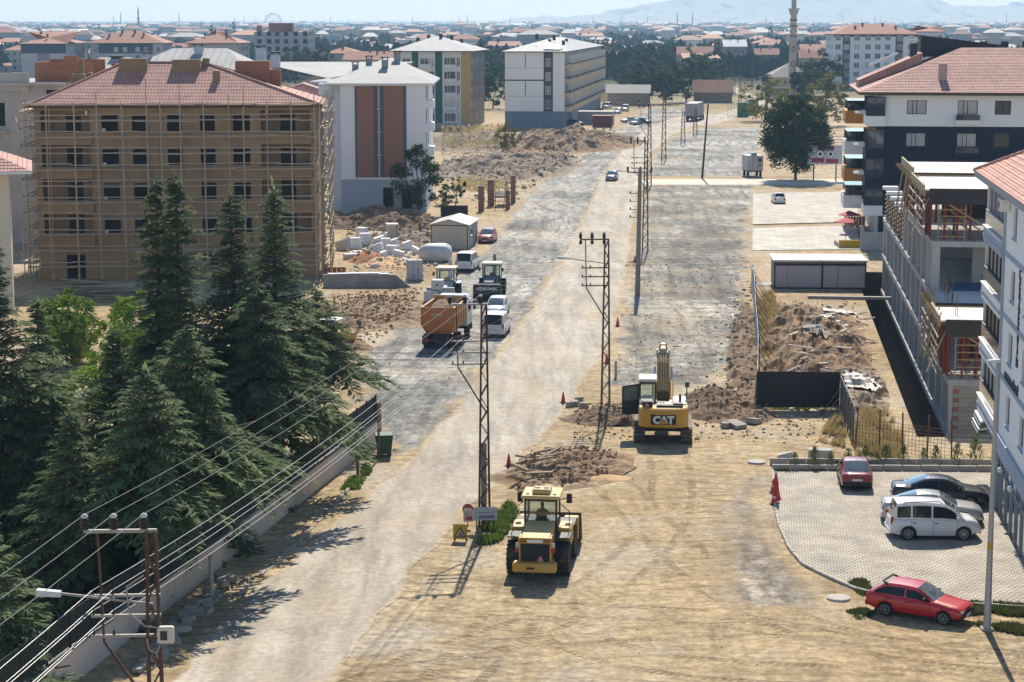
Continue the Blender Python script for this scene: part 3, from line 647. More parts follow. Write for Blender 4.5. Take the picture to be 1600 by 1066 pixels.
# --- white block with brown panels and silver roof
def white_brown_block():
    p = G(534, 333); Y = p.y; W, D, H = 10.6, 22.0, 16.0
    b = thing('apartment_building', 'white apartment block with two brown panels and pale metal hip roof', 'building', p, R(0))
    WG = M('pale_grey_paint', (.86, .85, .83), (.81, .8, .785), .2, .85, .05, dirt=(.6, .58, .56), dirtamt=.3); BP = M('brown_panel', (.33, .165, .105), (.3, .15, .095), .3, .85); GB = M('slate_band', (.115, .12, .14)); BL = M('blue_grey_base', (.42, .47, .52), (.38, .43, .48), .3)
    wb = MB(); o, e, n, _ = frame_of('front', W, D)
    wall_with_holes(wb, o, e, n, W, 0, H, [(5.2, 10.1, .5, 3.2)], .3, 0, 0, {'x': [], 'z': [4.2], 'f': lambda x, z: 1 if z < 4.2 else 0})
    o, e, n, _ = frame_of('right', W, D); hs = [(1.2, 3.6, z + .9, z + 2.6) for z in (4.4, 7.4, 10.4, 13.2)] + [(6, 8, z + .9, z + 2.4) for z in (4.4, 7.4, 10.4, 13.2)]
    wall_with_holes(wb, o, e, n, D, 0, H, hs, .6, 0, 2, {'x': [], 'z': [4.2], 'f': lambda x, z: 1 if z < 4.2 else 0})
    for sd in ('left', 'back'):
        o, e, n, _ = frame_of(sd, W, D); wall_with_holes(wb, o, e, n, D if sd == 'left' else W, 0, H, [])
    core(wb, 0, W, 0, D, 0, H); wb.build('wall', [WG, BL, GB], b)
    for x0, x1, m, pr in ((1.8, 2.05, GB, .06), (4.15, 4.55, GB, .06), (5.0, 5.4, GB, .06), (7.8, 8.2, GB, .06)): MB().box(x0, x1, -pr, .02, 4.45, H - .2).build('band', m, b)
    for x0, x1 in ((2.05, 4.15), (5.4, 7.8)): MB().box(x0, x1, -.045, .02, 4.45, H - .2).build('panel', BP, b)
    MB().box(-.05, W + .05, -.12, .02, 4.2, 4.45).build('ledge', WG, b)
    for k in range(4): window(b, 'front', W, D, 4.56, 4.99, 4.5 + k * 2.85, 4.5 + k * 2.85 + 2.7, ANTH, GLC, 1, .0, None, .05)
    for k in range(4): window(b, 'front', W, D, 5.25 + k * 1.2, 6.4 + k * 1.2, .55, 3.15, ANTH, GLC if k % 2 else GL, 1, .12)
    for h in hs: window(b, 'right', W, D, *h, ANTH, GL, 2, .5)
    st = MB().box(0, 1.0, 0, 3.1, 0, 1.05).mesh('balcony', WG)
    for z in (4.4, 7.4, 10.4, 13.2): link('balcony', st, b, (W, .6, z - .2))
    rf = MB(); hip_roof(rf, -1.2, W + .3, 0, D, H + .15, 2.9, (5.0, 5.9), .7, 0, .2, 1); hip_roof(rf, -3.6, -.8, 6, D + 8, H + .2, 2.2, None, .7, 0, .2, 1)
    roof = rf.build('roof', [SHEET, PVC], b)
    chimneys(roof, [(1.0, 12, 17.2), (3.0, 9, 18.0), (5.2, 6.5, 17.9), (6.6, 10, 18.6)], M('grey_chimney', (.32, .32, .33)), ANTH, 1.0, .8)
    wg = MB(); o = Vector((-3, 3, 0)); wall_with_holes(wg, o, Vector((1, 0, 0)), Vector((0, -1, 0)), 2.9, 0, H, [(.8, 2.0, z, z + 1.5) for z in (5, 8, 11, 14)], .3, 0, 1)
    wg.box(-3, -.05, 3.6, 22, 0, H); wg.build('side_wing', [WG, GB], b)
white_brown_block()

# --- generic slab of flats: bands, window grid, roof
def flats(name, label, p, rz, W, D, H, wallm, holes, band=None, roof=None, roofm=None, fasc=None, rise=2.6, ridge=None, over=.7, frame=PVC, panes=(GL, GLC), chim=(), chm=None, capm=None, style=2, seed=1, sill=None, courses=0, flat=False, group=None):
    b = thing(name, label, 'building', p, rz, group); random.seed(seed); wb = MB()
    for sd in ('front', 'right', 'back', 'left'):
        o, e, n, _ = frame_of(sd, W, D); L = W if sd in ('front', 'back') else D
        bd = band.get(sd) if band else None
        wall_with_holes(wb, o, e, n, L, 0, H, holes.get(sd, []), .25, 0, 0, bd)
    core(wb, 0, W, 0, D, 0, H); wb.build('wall', wallm, b)
    for sd, hs in holes.items():
        for h in hs: window(b, sd, W, D, *h[:4], frame, random.choice(panes), style if h[1] - h[0] < 2 else 3, .12, sill)
    if roofm:
        rf = MB(); hip_roof(rf, 0, W, 0, D, H + .1, rise, ridge, over, 0, .2, 1, courses); r = rf.build('roof', [roofm, fasc or roofm], b)
        if chim: chimneys(r, chim, chm or CONC, capm)
    return b
def grid(xs, zs, w_, h_): return [(x, x + w_, z, z + h_) for z in zs for x in xs]
# green striped block
p = G(616, 199); SLATE = M('slate_paint', (.2, .215, .23), (.17, .185, .2), .3)
GRN = M('green_stripe', (.035, .1, .085), (.03, .085, .07), .3); YEL = M('ochre_paint', (.5, .32, .1), (.44, .28, .09), .3); PW = M('balcony_white', (.66, .66, .64), (.58, .58, .57), .3); GREYP = M('grey_paint', (.33, .33, .335), (.28, .28, .285), .3)
def gband(x, z):
    if z < 1.0: return 2
    if x < 1.6 or 15.2 < x: return 3
    if 4.1 < x < 5.6 or 9.4 < x < 11.0: return 1
    return 0
zf = [1.3 + 3.1 * k for k in range(5)]
b = flats('apartment_building', 'five storey block with dark green stripes, ochre corner and white metal roof', p, -SA, 17.2, 24, 16.9, [PW, GRN, GREYP, YEL, M('stone_grey', (.3, .285, .26))],
      {'front': grid((1.9, 6.0), zf, 1.9, 1.7) + grid((11.4,), zf, 2.6, 1.9) + grid((13.0 + 1.2,), zf, .8, 1.9) + grid((7.6 + .4,), zf, 1.2, 1.9), 'right': grid((1.5, 4.2, 9, 12, 16, 20), zf, 1.4, 1.5)},
      {'front': {'x': [1.6, 4.1, 5.6, 9.4, 11.0, 15.2], 'z': [1.0], 'f': gband}, 'right': {'x': [2.0], 'z': [1.0], 'f': lambda x, z: 4 if x > .8 or z < 1 else 3}}, None, SHEET, ANTH, 3.0, (7, 9), .9,
      chim=[(4, 9, 18.6), (6, 12, 19.2), (9, 11, 19.4), (11, 14, 19), (13, 16, 18.2)], chm=M('dark_chimney', (.06, .06, .065)), panes=(GL, GLB, GLC), seed=4)
bal = MB().box(0, 2.7, -1.0, -.02, 0, .9).mesh('balcony', PW)
for z in zf[1:]:
    link('balcony', bal, b, (6.0, 0, z - .5)); link('balcony', bal, b, (11.3, 0, z - .5), None, (1.1, 1, .9)); link('balcony', bal, b, (1.8, 0, z - .5), None, (.8, .6, 1))
# pale corner block with the long balcony side, and its twin behind
def corner_block(p, label, W, D, seed):
    CR = M('cream_white', (.82, .79, .74), (.77, .74, .69), .2, .85); NV = M('dark_plum', (.075, .06, .07)); BASE = M('blue_slate_base', (.155, .2, .25), (.14, .18, .23), .3); BEI = M('beige_balcony', (.55, .42, .27))
    zf = [4.2 + 3.1 * k for k in range(4)]
    b = flats('apartment_building', label, p, -SA, W, D, 16.8, [CR, NV, BASE, GREYP], {'front': grid((9.15,), zf, 1.2, 1.9), 'right': grid([1.2 + 3.6 * k for k in range(int(D / 3.6))], zf, 2.0, 2.1)},
          {'front': {'x': [8.7, 10.8], 'z': [3.6], 'f': lambda x, z: 2 if z < 3.6 else (1 if 8.7 < x < 10.8 else 0)}, 'right': {'x': [], 'z': [3.6], 'f': lambda x, z: 2 if z < 3.6 else 3}}, None, SHEET, ANTH, 2.7, (6.0, 8.0), .7,
          chim=[(9, 10, 18.2), (5, 20, 19.3), (8, 30, 19), (11, 22, 17.8), (10, 40, 18)], chm=ANTH, panes=(GL, GLB), seed=seed)
    for x0, x1, z0, z1 in ((4.55, 4.7, 7.2, 10.2), (4.55, 4.7, 13.4, 16.4)): MB().box(x0, x1, -.04, .01, z0, z1).build('band', NV, b)
    MB().box(0, 8.7, -.05, .01, 10.35, 10.65).build('band', GRN, b)
    for z in (6.9, 13.2): MB().box(0, 8.7, -.03, .01, z, z + .07).build('band', GREYP, b)
    sl_ = MB().box(0, 1.4, 0, 6.4, -.25, .8).mesh('balcony', BEI); pr = MB().box(1.25, 1.4, 0, 6.4, .82, 1.3).mesh('railing', ANTH); pn = MB().box(.02, 1.3, 0, .18, 1.3, 2.85).mesh('balcony_wall', CR)
    for z in zf:
        for y in range(0, int(D) - 7, 8): link('balcony', sl_, b, (W, y + .3, z - .4)); q = link('railing', pr, b, (W, y + .3, z - .4)); link('balcony_wall', pn, b, (W, y + 7.0, z - .5))
    pv = MB(); pv.hexa([(8.4, 2, 17.3), (12.2, 2.0, 17.2), (12.2, 9, 17.6), (8.4, 9, 19.0)], [(8.4, 2, 17.45), (12.2, 2, 17.35), (12.2, 9, 17.75), (8.4, 9, 19.2)]); pv.build('skylight', M('steel_blue_sheet', (.2, .25, .3), None, .5, .4, metal=.4), b)
    return b
corner_block(G(789, 199), 'cream corner block with slate base and long rows of beige balconies', 13.4, 104, 6)

# --- grey raw concrete frame with brick parapet, left edge, and silver roofed block behind the scaffolding
p = Vector((XY(-70, 375, 214), 214, 0)); z1 = 17.3
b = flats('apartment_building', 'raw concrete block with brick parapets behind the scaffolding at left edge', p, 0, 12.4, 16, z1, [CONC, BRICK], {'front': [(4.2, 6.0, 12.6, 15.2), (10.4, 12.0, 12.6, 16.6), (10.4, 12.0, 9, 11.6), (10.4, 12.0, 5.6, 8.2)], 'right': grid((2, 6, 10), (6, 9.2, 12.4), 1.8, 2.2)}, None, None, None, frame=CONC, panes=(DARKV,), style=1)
for x0, x1, y0, y1, za, zb, m in ((0, 5.4, -.1, .2, z1, z1 + 2.6, BRICK), (5.6, 8.7, -.35, .15, z1 - .9, z1 + 1.0, CONC), (8.8, 15, 2.2, 2.5, z1, z1 + 2.1, BRICK), (8.8, 9.1, 2.5, 9, z1, z1 + 2.1, BRICK), (10.9, 12.3, 7, 8, z1 + 2.1, z1 + 2.7, BRICK), (8.8, 15, 9, 9.3, z1, z1 + 2.3, BRICK), (-.2, 12.6, -.7, 16, z1 - .3, z1 - .02, CONC)):
    MB().box(x0, x1, y0, y1, za, zb).build('parapet', m, b)
for z in (12.2, 9.0, 5.8): MB().box(3.8, 6.2, -1.0, -.02, z - .2, z).build('balcony_slab', CONC, b)
def silver_block(px0, px1, Y, zr, label, seed, chim):
    x0, x1 = XY(px0, 100, Y), XY(px1, 100, Y); W = x1 - x0; H = zr - 3.0
    b = flats('apartment_building', label, (x0, Y, 0), R(-2), W, 15, H, [M('pale_grey_paint', (.78, .77, .75))], {}, None, None, SHEET, PVC, 2.9, (W * .3, W * .75), .8)
    r = KID[b.name][-1]; rb = MB(); n_ = int(W / .9)
    for k in range(n_):                                              # standing seams
        x = W * (k + .5) / n_; f = min(1, x / (W * .3) if x < W * .3 else ((W - x) / (W * .25) if x > W * .75 else 1)); rb.bar((x, -.8, H + .14), (x, -.8 + 8.3 * f, H + .14 + 2.9 * f), .05, .07)
    rb.build('seam', SHEET, r)
    chimneys(r, chim, M('white_chimney', (.55, .58, .62)), ANTH, 1.6, 1.1)
silver_block(98, 210, 226, 19.6, 'block with ribbed silver roof left behind the scaffolded block', 1, [(4.5, 7, 17.8)])
silver_block(192, 388, 244, 20.4, 'long block with crumpled silver roof right behind the scaffolded block', 2, [(2, 5, 18.0), (8.2, 6, 19), (15.5, 9, 18.8), (17.6, 7, 18)])
# --- tiled house at the left edge
p = Vector((XY(-190, 300, 160), 160, 0)); W = XY(8, 300, 160) - p.x
CRM = M('cream_paint', (.66, .58, .45), (.6, .52, .4), .3, .85, dirt=(.5, .43, .34))
b = flats('house', 'cream house with scalloped red tile roof corner at left edge', p, R(13.5), W, 9, 11.7, [CRM], {'front': [(4, 5.5, 8.2, 9.8), (7.5, 9.0, 8.2, 9.8)]}, None, None, TILE, PVC, 2.6, None, 1.9, courses=12)
# --- navy and white block on the right
def navy_block():
    Y = 216.0; x = XY(1372, 300, Y); p = Vector((x, Y, 0)); W, D, H = 26.0, 24.0, 16.1
    NAVY = M('navy_paint', (.011, .016, .036), (.008, .012, .028), .3, .7); GP = M('shop_grey', (.42, .43, .45), (.36, .37, .39), .3); ORG = M('orange_panel', (.56, .25, .05), (.5, .22, .045), .3, .7)
    b = thing('apartment_building', 'navy blue block with white top floor, red tiled roof and orange balconies', 'building', p, -SA)
    z = [3.2, 6.3, 9.4, 12.9]; cols = [(2.8, 4.9), (8.2, 10.3), (12.1, 13.8), (16.0, 17.7), (20, 22)]
    hf = [(a, c, zz + .95, zz + 2.45) for zz in z for a, c in cols]
    hl = grid((9.5, 13.5, 18.0), z, 1.8, 1.9)
    wb = MB()
    for sd, hs in (('front', hf), ('left', hl), ('right', []), ('back', [])):
        o, e, n, _ = frame_of(sd, W, D)
        wall_with_holes(wb, o, e, n, W if sd in ('front', 'back') else D, 0, H, hs, .22, 0, 1, {'x': [], 'z': [3.0, 12.55], 'f': lambda x, zz: 2 if zz < 3.0 else (0 if zz > 12.55 else 1)})
    core(wb, 0, W, 0, D, 0, H); wb.build('wall', [WHITE, NAVY, GP], b); random.seed(9)
    for h in hf: window(b, 'front', W, D, *h, ANTH, random.choice((GL, GLC, GLC)), 3 if h[1] - h[0] > 2 else 2, .12)
    for h in hl: window(b, 'left', W, D, *h, ANTH, random.choice((GL, GLC)), 2, .12)
    # glazed corner bays
    for k, zz in enumerate(z):
        bay = MB(); m_ = WHITE if k in (0, 3) else NAVY
        bay.box(-1.5, .5, -.5, 5.5, zz - .35, zz + .75); bb = bay.build('corner_bay', m_, b)
        gl_ = MB(); gl_.box(-1.4, .42, -.42, 5.4, zz + .75, zz + 2.75); gl_.build('bay_glazing', GLB, bb)
        fr = MB()
        for xx in (-1.42, -.5, .44): fr.box(xx - .04, xx + .04, -.47, -.4, zz + .75, zz + 2.75)
        for yy in (-.44, 1.0, 2.4, 3.9, 5.4): fr.box(-1.47, -1.39, yy - .04, yy + .04, zz + .75, zz + 2.75)
        fr.box(-1.48, .5, -.48, -.4, zz + 2.7, zz + 2.8); fr.build('bay_frame', ANTH, bb)
        for yy in (1.2, 3.4): l = MB(); l.hexa([(-2.6, yy, zz + .95), (-1.5, yy, zz + .85), (-1.5, yy + .5, zz + .85), (-2.6, yy + .5, zz + .95)], [(-2.6, yy, zz + 1.05), (-1.5, yy, zz + 1.25), (-1.5, yy + .5, zz + 1.25), (-2.6, yy + .5, zz + 1.05)]); l.build('bay_fin', WHITE, bb)
        # rear balconies further up the street
        c = MB(); c.box(-3.2, 0, 12.0, 19, zz - 1.0 + .3, zz + .75); c.build('balcony', ORG if k in (1, 3) else WHITE, b)
        c = MB(); c.box(-3.0, -.02, 12.3, 18.8, zz + .76, zz + 1.9); c.build('balcony_glazing', GL, b)
    for a in (8.1,):
        for k, zz in enumerate(z[2:]):
            MB().box(a - .1, a + 2.4, -.6, -.02, zz - .1, zz + .35).build('balcony', WHITE if k else NAVY, b)
            r = MB(); r.box(a - .1, a + 2.4, -.6, -.55, zz + .35, zz + .95); r.build('railing', GLB, b)
    # shop floor: white wall, glass, tile roof
    sh = MB()
    for k in range(4): sh.box(.1 + k * 1.0, .95 + k * 1.0, -.06, .03, .2, 2.8)
    sh.build('shop_window', GL, b)
    rf = MB(); hip_roof(rf, -1.6, W, 0, D, H + .1, 4.6, (9.5, 18), .75, 0, .3, 1, 30); r = rf.build('roof', [TILE, M('brown_fascia', (.1, .07, .05))], b)
    MB().bbox(6.3, 7.2, 2.6, 3.5, 17.2, 19.2, .03).build('chimney', M('pink_chimney', (.5, .36, .31)), r)
    d2 = MB(); d2.hexa([(-2.0, 9, 16.4), (5, 9, 19.2), (5, 15, 19.2), (-2.0, 15, 16.4)], [(-2.0, 9, 17.2), (5, 9, 20.3), (5, 15, 20.3), (-2.0, 15, 17.2)]); d2.build('roof_step', TILE, r)
    d3 = MB(); d3.hexa([(5, 12, 19.8), (15, 14, 19.6), (15, 17, 19.6), (5, 17, 19.8)], [(5, 12, 22.2), (15, 14, 21.0), (15, 17, 21.0), (5, 17, 22.2)]); d3.build('roof_gable', M('dark_gable', (.03, .03, .04)), r)
    chimneys(r, [(4.2, 12, 19.8), (12.2, 14, 20.0), (14.6, 14.5, 20.0), (17.0, 15, 20.0), (20.2, 15, 20.0)], ANTH, M('white_cowl', (.6, .6, .6)), 1.5, .8)
    db = MB(); db.hexa([(-.6, 13.8, 18.6), (2.6, 13.8, 20.0), (2.6, 14.1, 20.0), (-.6, 14.1, 18.6)], [(-.6, 13.8, 18.9), (2.6, 13.8, 20.3), (2.6, 14.1, 20.3), (-.6, 14.1, 18.9)]); db.build('verge_board', WHITE, r)
navy_block()

# --- concrete frame under construction beside the pit
def concrete_frame():
    b = thing('construction_frame', 'unfinished concrete frame building with slabs, columns, red props and formwork above black basement wall', 'building site', S(0, 22, 0), -SA)
    MEM = M('black_membrane', (.014, .016, .02), (.008, .009, .011), .5, .45, .4, 2, stretch=(1, 1, .15)); COLM = M('grey_column', (.5, .48, .45), (.4, .385, .365), .5, .9, .2, dirt=(.2, .19, .18)); RED = M('red_prop', (.3, .065, .03), (.2, .05, .03), 1); WOOD = M('formwork_timber', (.42, .29, .14), (.3, .2, .1), 1, .9); PLY = M('dark_plywood', (.06, .05, .048), (.035, .03, .03), .8, .8); DECK = M('pale_deck', (.60, .595, .55), (.52, .51, .47), .4, .8)
    W = 17.0
    MB().box(0, W, 0, 66, -6.4, -1.0).build('basement_wall', MEM, b)
    # blocks: v range, slab levels, formwork deck level
    blocks = [(0, 14, [-.8, 2.5], 6.0), (14.2, 41, [-.8, 2.5, 5.9, 9.35], 12.7), (41.2, 66, [-.8, 2.5, 5.9], None)]
    for v0, v1, zs, deck in blocks:
        for z in zs:
            s = MB(); s.box(-.05, W, v0, v1, z - .38, z); s.build('slab', CONC, b)
        tops = zs[1:] + ([deck] if deck else [])
        n_ = int((v1 - v0) / 4.2)
        cm = MB().box(0, 1, 0, 1, 0, 1).mesh('column', COLM)
        for k, z in enumerate(zs[:-1]):
            for j in range(n_ + 1):
                y = v0 + .05 + (v1 - v0 - .55) * j / n_
                link('column', cm, b, (.03, y, z), None, (.9 if j % 2 else .5, .45 if j % 2 else .7, zs[k + 1] - z - .38))
                for x in (5.5, 11): link('column', cm, b, (x, y, z), None, (.5, .35, zs[k + 1] - z - .38))
            link('core_wall', MB().box(0, 1, 0, 1, 0, 1).mesh('core_wall', COLM), b, (3.2, v0 + 5, z), None, (4.2, .3, zs[k + 1] - z - .38))
            link('core_wall', MB().box(0, 1, 0, 1, 0, 1).mesh('core_wall', CONC), b, (1.2, v0 + (v1 - v0) * .75, z), None, (W - 1.5, .3, zs[k + 1] - z - .38))
        zt = zs[-1]
        if deck:
            dk = MB(); dk.box(-.6, W, v0 + .2, v0 + (v1 - v0) * .42, deck, deck + .1); dk.box(-.2, W, v0 + (v1 - v0) * .55, v1 - .4, deck, deck + .1); dk.build('formwork_deck', DECK, b)
            ed = MB(); ed.box(-.3, W, v0 + .12, v0 + .2, deck - .9, deck + .16); ed.box(-.2, W, v0 + (v1 - v0) * .55 - .1, v0 + (v1 - v0) * .55, deck - .5, deck + .12); ed.build('edge_board', PLY, b)
            eb = MB(); eb.box(-.72, -.6, v0 + .2, v0 + (v1 - v0) * .42, deck - .3, deck + .4); eb.box(-.35, -.22, v0 + (v1 - v0) * .55, v1 - .4, deck - .5, deck + .5); eb.build('edge_board', M('tan_board', (.38, .3, .18), (.28, .22, .13), .8), b)
            beam = MB()
            for k in range(14): y = v0 + .5 + k * (v1 - v0 - 1.5) / 13; beam.box(-.8, W, y, y + .1, deck - .2, deck)
            beam.build('formwork_beam', WOOD, b)
            pr = MB().cyl((0, 0, 0), (0, 0, 1), .06, .06, 6).mesh('prop', RED); random.seed(2)
            for k in range(54):
                x, y = random.uniform(-.2, W - 2), v0 + .6 + random.random() ** 1.6 * (v1 - v0 - 2)
                if k < 14: x = -.1 + random.uniform(-.1, .2)
                link('prop', pr, b, (x, y, zt), (random.uniform(-.02, .02), random.uniform(-.03, .03), 0), (random.uniform(.9, 1.7), 1, deck - .2 - zt))
            MB().box(2, W, v0 + (v1 - v0) * .6, v0 + (v1 - v0) * .6 + .2, zt, deck - .2).build('shutter_wall', PLY, b)
            ra = MB(); ra.bar((1.0, v0 + .6, deck - .9), (5.0, v0 + .6, zt), .22, .12); ra.bar((1.2, v0 + 1.3, deck - 1.4), (4.2, v0 + 1.3, zt), .16, .1); ra.build('raking_board', WOOD, b)
            lad = MB()
            for k in range(6): lad.bar((.3, v0 + .3, zt + .3 + k * .45), (2.2, v0 + .3, zt + .3 + k * .45), .06)
            lad.bar((.35, v0 + .3, zt), (.35, v0 + .3, deck), .07); lad.bar((2.1, v0 + .3, zt), (2.1, v0 + .3, zt + 2.7), .07); lad.build('guard_rail', WOOD, b)
            fr = MB()
            for k in range(11):
                y = v0 + random.random() * (v1 - v0 - 1) * .95; fr.bar((-.9 + random.uniform(-.4, .4), y, zt + random.uniform(-.2, .8)), (-.5 + random.uniform(-.3, .8), y + random.uniform(-1, 1), deck + random.uniform(-.9, .3)), .09, .06)
            for k in range(10):
                z = zt + .4 + k % 5 * .55; y = v0 + (k // 5) * 7; fr.bar((-.75, y, z), (-.7, y + 5.5, z + random.uniform(-.1, .1)), .07)
            fr.build('formwork_struts', M('pale_timber', (.5, .4, .26), (.36, .28, .18), 1), b)
        else:                                                       # column moulds waiting on the far part
            cmould = MB().box(0, .5, 0, .45, 0, 2.7).mesh('column_mould', M('rust_mould', (.16, .06, .035), (.09, .04, .03), 1)); cap = MB().box(-.35, 1.0, -.3, .8, 2.72, 3.0).mesh('white_cover', WHITE)
            cl = MB()
            for k in range(7): cl.box(-.1, .6, -.08, .55, .25 + k * .38, .33 + k * .38)
            clm = cl.mesh('mould_clamp', M('pale_timber', (.5, .4, .26)))
            for j in range(9):
                y = v0 + 1 + j * 2.7
                for x in (.1, 3.5):
                    c = link('column_mould', cmould, b, (x, y, zt)); link('mould_clamp', clm, c)
                    if j % 2 == 0: link('white_cover', cap, c)
    # first block: work floor and props under its wet deck, brick pier on the corner
    pier = MB(); pier.box(.3, 2.6, -.02, .5, -.8, 2.1); pr_ = pier.build('brick_pier', tilemat('grey_blocks', (.40, .36, .3), (.34, .3, .25), (.25, .23, .2), .6, .28, .02, .9, .3, vertical=True), b)
    tb = MB()
    for k in range(5): tb.box(.28, .62, -.05, .1, -.5 + k * .55, -.25 + k * .55)
    tb.build('red_brick', M('red_brick', (.36, .13, .08), (.28, .1, .06)), pr_)
    MB().box(1.5, 5, 14.3, 19, 5.94, 5.99).build('slab_water', M('blue_tarp_and_water', (.04, .16, .36), (.03, .11, .27), .8, .5), b)  # water lying on the slab, built as a flat blue sheet
    rb = MB(); random.seed(8)
    for k in range(70):
        x, y = random.choice((.4, 3, 6, 9)) + random.uniform(0, .6), random.choice((2, 8, 12)) + random.uniform(0, .6); rb.cyl((x, y, 6.0), (x + random.uniform(-.1, .1), y + random.uniform(-.1, .1), 7.4), .018, .018, 4)
    rb.build('starter_bars', M('rusty_steel', (.16, .09, .06), (.1, .06, .045)), b)
concrete_frame()

# --- white block on the right edge with lettering
TEXTS = []
def text(parent, body, size, loc, rot, mat, name='lettering', ext=.02, align='LEFT', space=1.0, bold=.0, scale=None):
    cu = bpy.data.curves.new(name, 'FONT'); cu.body = body; cu.size = size; cu.extrude = ext; cu.align_x = align; cu.offset = bold; cu.space_character = space; cu.resolution_u = 2
    cu.materials.append(mat); o = link(name, cu, parent, loc, rot)
    if scale: o.scale = scale
    TEXTS.append(o); return o
def white_block():
    WP = M('white_render', (.88, .87, .84), (.84, .83, .8), .2, .8); BLU = M('steel_blue_band', (.36, .42, .49), (.32, .38, .45), .3); GRYF = M('grey_shop_frame', (.3, .33, .37)); V0 = -22.0
    b = thing('apartment_building', 'white apartment block with blue grey bands, big letters and orange tile roof at right edge', 'building', S(.3, V0, 0), -SA)
    L = 30.3; W = 16; n0 = L - 22.3; H = 16.0                                     # local y runs up the street; L is the far end of the upper floors
    zs = [3.9 + 3.0 * k for k in range(4)]; VV = 22.2                                # bay begins at local y = VV
    ys = [18.0, 13.0, 9.4, 5.8, 2.4]
    holes = [(y, y + 1.45, z + .9, z + 2.4) for z in zs for y in ys]
    wb = MB(); o = Vector((0, L, 0)); e = Vector((0, -1, 0)); n = Vector((-1, 0, 0))
    wall_with_holes(wb, o, e, n, L, 3.6, H, [(L - h[1], L - h[0], h[2], h[3]) for h in holes] + [(.12, L - VV - .15, z + .3, z + 2.58, .5) for z in zs], .22, 0, 0)
    wb.quad((0, L, 3.6), (0, L, H), (W, L, H), (W, L, 3.6)); wb.quad((0, 0, 0), (W, 0, 0), (W, 0, H), (0, 0, H)); wb.quad((0, 0, H), (W, 0, H), (W, L, H), (0, L, H)); wb.quad((0, 0, 3.6), (0, L, 3.6), (W, L, 3.6), (W, 0, 3.6))
    wb.box(.9, W, 0, VV + .6, 0, 3.6); wb.build('wall', WP, b); random.seed(4)
    for h in holes:
        f = window(b, 'left', W, L, L - h[1], L - h[0], h[2], h[3], M('grey_window_frame', (.4, .43, .47)), random.choice((GLB, GL, GLC)), 2, .14, BLU)
    for z in zs: MB().box(-.06, .02, 0, VV + .5, z - .2, z + .02).build('band', BLU, b)
    MB().box(-.12, .02, 0, VV + .8, 3.0, 3.9).build('shop_fascia', BLU, b)
    MB().box(-.1, .15, VV - .25, VV + .1, 0, H).build('downpipe', BLU, b)
    sg = MB()                                                                      # shop front
    for k in range(12):
        y = VV + .4 - k * 1.9; sg.box(.02, .16, y - .1, y + .1, .0, 3.05)
    sg.box(.02, .16, 0, VV + .4, 2.15, 2.25); sg.build('shop_frame', GRYF, b); MB().box(.1, .2, 0, VV + .5, .05, 3.0).build('shop_glass', M('shop_glass', (.22, .25, .27), (.1, .12, .13), .5, .08, spec=.6, coat=.4), b)
    lp = MB()
    for y in (VV - .8, VV - 2.6, VV - 6.5): lp.lathe([(-.14, .02), (-.1, .12), (.0, .15), (.1, .12), (.14, .02)], 10, (-.12, y, 2.5), 'z')
    lp.build('globe_lamp', WHITE, b)
    # stacked balconies at the far end of the street front
    WIN_C = M('old_curtain', (.46, .43, .38), (.17, .15, .13), 3, .6, stretch=(7, 7, .3)); BAMB = M('bamboo_blind', (.33, .21, .1), (.2, .12, .06), 3, .8, stretch=(6, 6, .3)); LACE = M('lace_curtain', (.6, .6, .56), (.2, .2, .19), 1.6, .5); BGL = M('balcony_glass', (.22, .215, .19), (.1, .1, .09), 2.5, .1, spec=.6, coat=.4)
    y0, y1 = VV + .1, L
    for k, z in enumerate(zs):
        bl = MB(); bl.bbox(-.14, .3, y0, y1, z - .45, z + .35, .02); q = bl.build('balcony', BLU if k == 3 else WP, b)
        MB().box(-.2, .3, y0 - .03, y1 + .1, z + .35, z + .43).build('coping', WHITE, q)
        MB().box(-.17, .0, y0 - .02, y1 + .05, z - .2, z - .05).build('band', BLU, q)
        MB().box(-.06, .0, y0, y1, z + .45, z + 1.2).build('balustrade_glass', BGL, q)
        MB().box(.1, .14, y0 + 1.0 * (k == 2), y1, z + 1.2, z + 2.55).build('curtain', (LACE, BAMB, WIN_C, WIN_C)[k], q)
        MB().box(.2, .26, y0, y1, z + .45, z + 2.55).build('glazing', GL, q)
        ff = MB()
        for j in range(6): yy = y0 + (y1 - y0) * j / 5; ff.box(.0, .08, yy - .03, yy + .03, z + 1.18, z + 2.56)
        ff.box(-.07, .02, y0, y1, z + 1.18, z + 1.26); ff.build('glazing_frame', ANTH if k < 3 else GRYF, q)
    aw = MB()                                                                      # striped awning rolled at the foot
    for k in range(4): aw.hexa([(-.3 - .05 * k, y1 - 3.4, 3.3 - .2 * k), (.1, y1 - 3, 3.3 - .2 * k), (.1, y1 - .3, 3.3 - .2 * k), (-.3 - .05 * k, y1 - .3, 3.3 - .2 * k)], [(-.3 - .05 * k, y1 - 3.4, 3.4 - .2 * k), (.1, y1 - 3, 3.42 - .2 * k), (.1, y1 - .3, 3.42 - .2 * k), (-.3 - .05 * k, y1 - .3, 3.4 - .2 * k)], k % 2)
    aw.build('striped_awning', [WHITE, M('green_stripe_cloth', (.12, .2, .14))], b)
    ac = MB(); ac.bbox(-.5, -.02, 20.6, 21.5, 14.9, 15.5, .03); ac.cyl((-.52, 21.05, 15.2), (-.5, 21.05, 15.2), .22, .22, 14, 1); ac.build('air_conditioner', [WHITE, ANTH], b)
    rf = MB(); zz = H + .1; c = [Vector(q) for q in ((-.65, -3, zz), (W + .6, -3, zz), (W + .6, L + .6, zz), (-.65, L + .6, zz))]; Rb, Rt = Vector((7.2, 5, zz + 4)), Vector((7.2, L - 8, zz + 4))
    K = 26
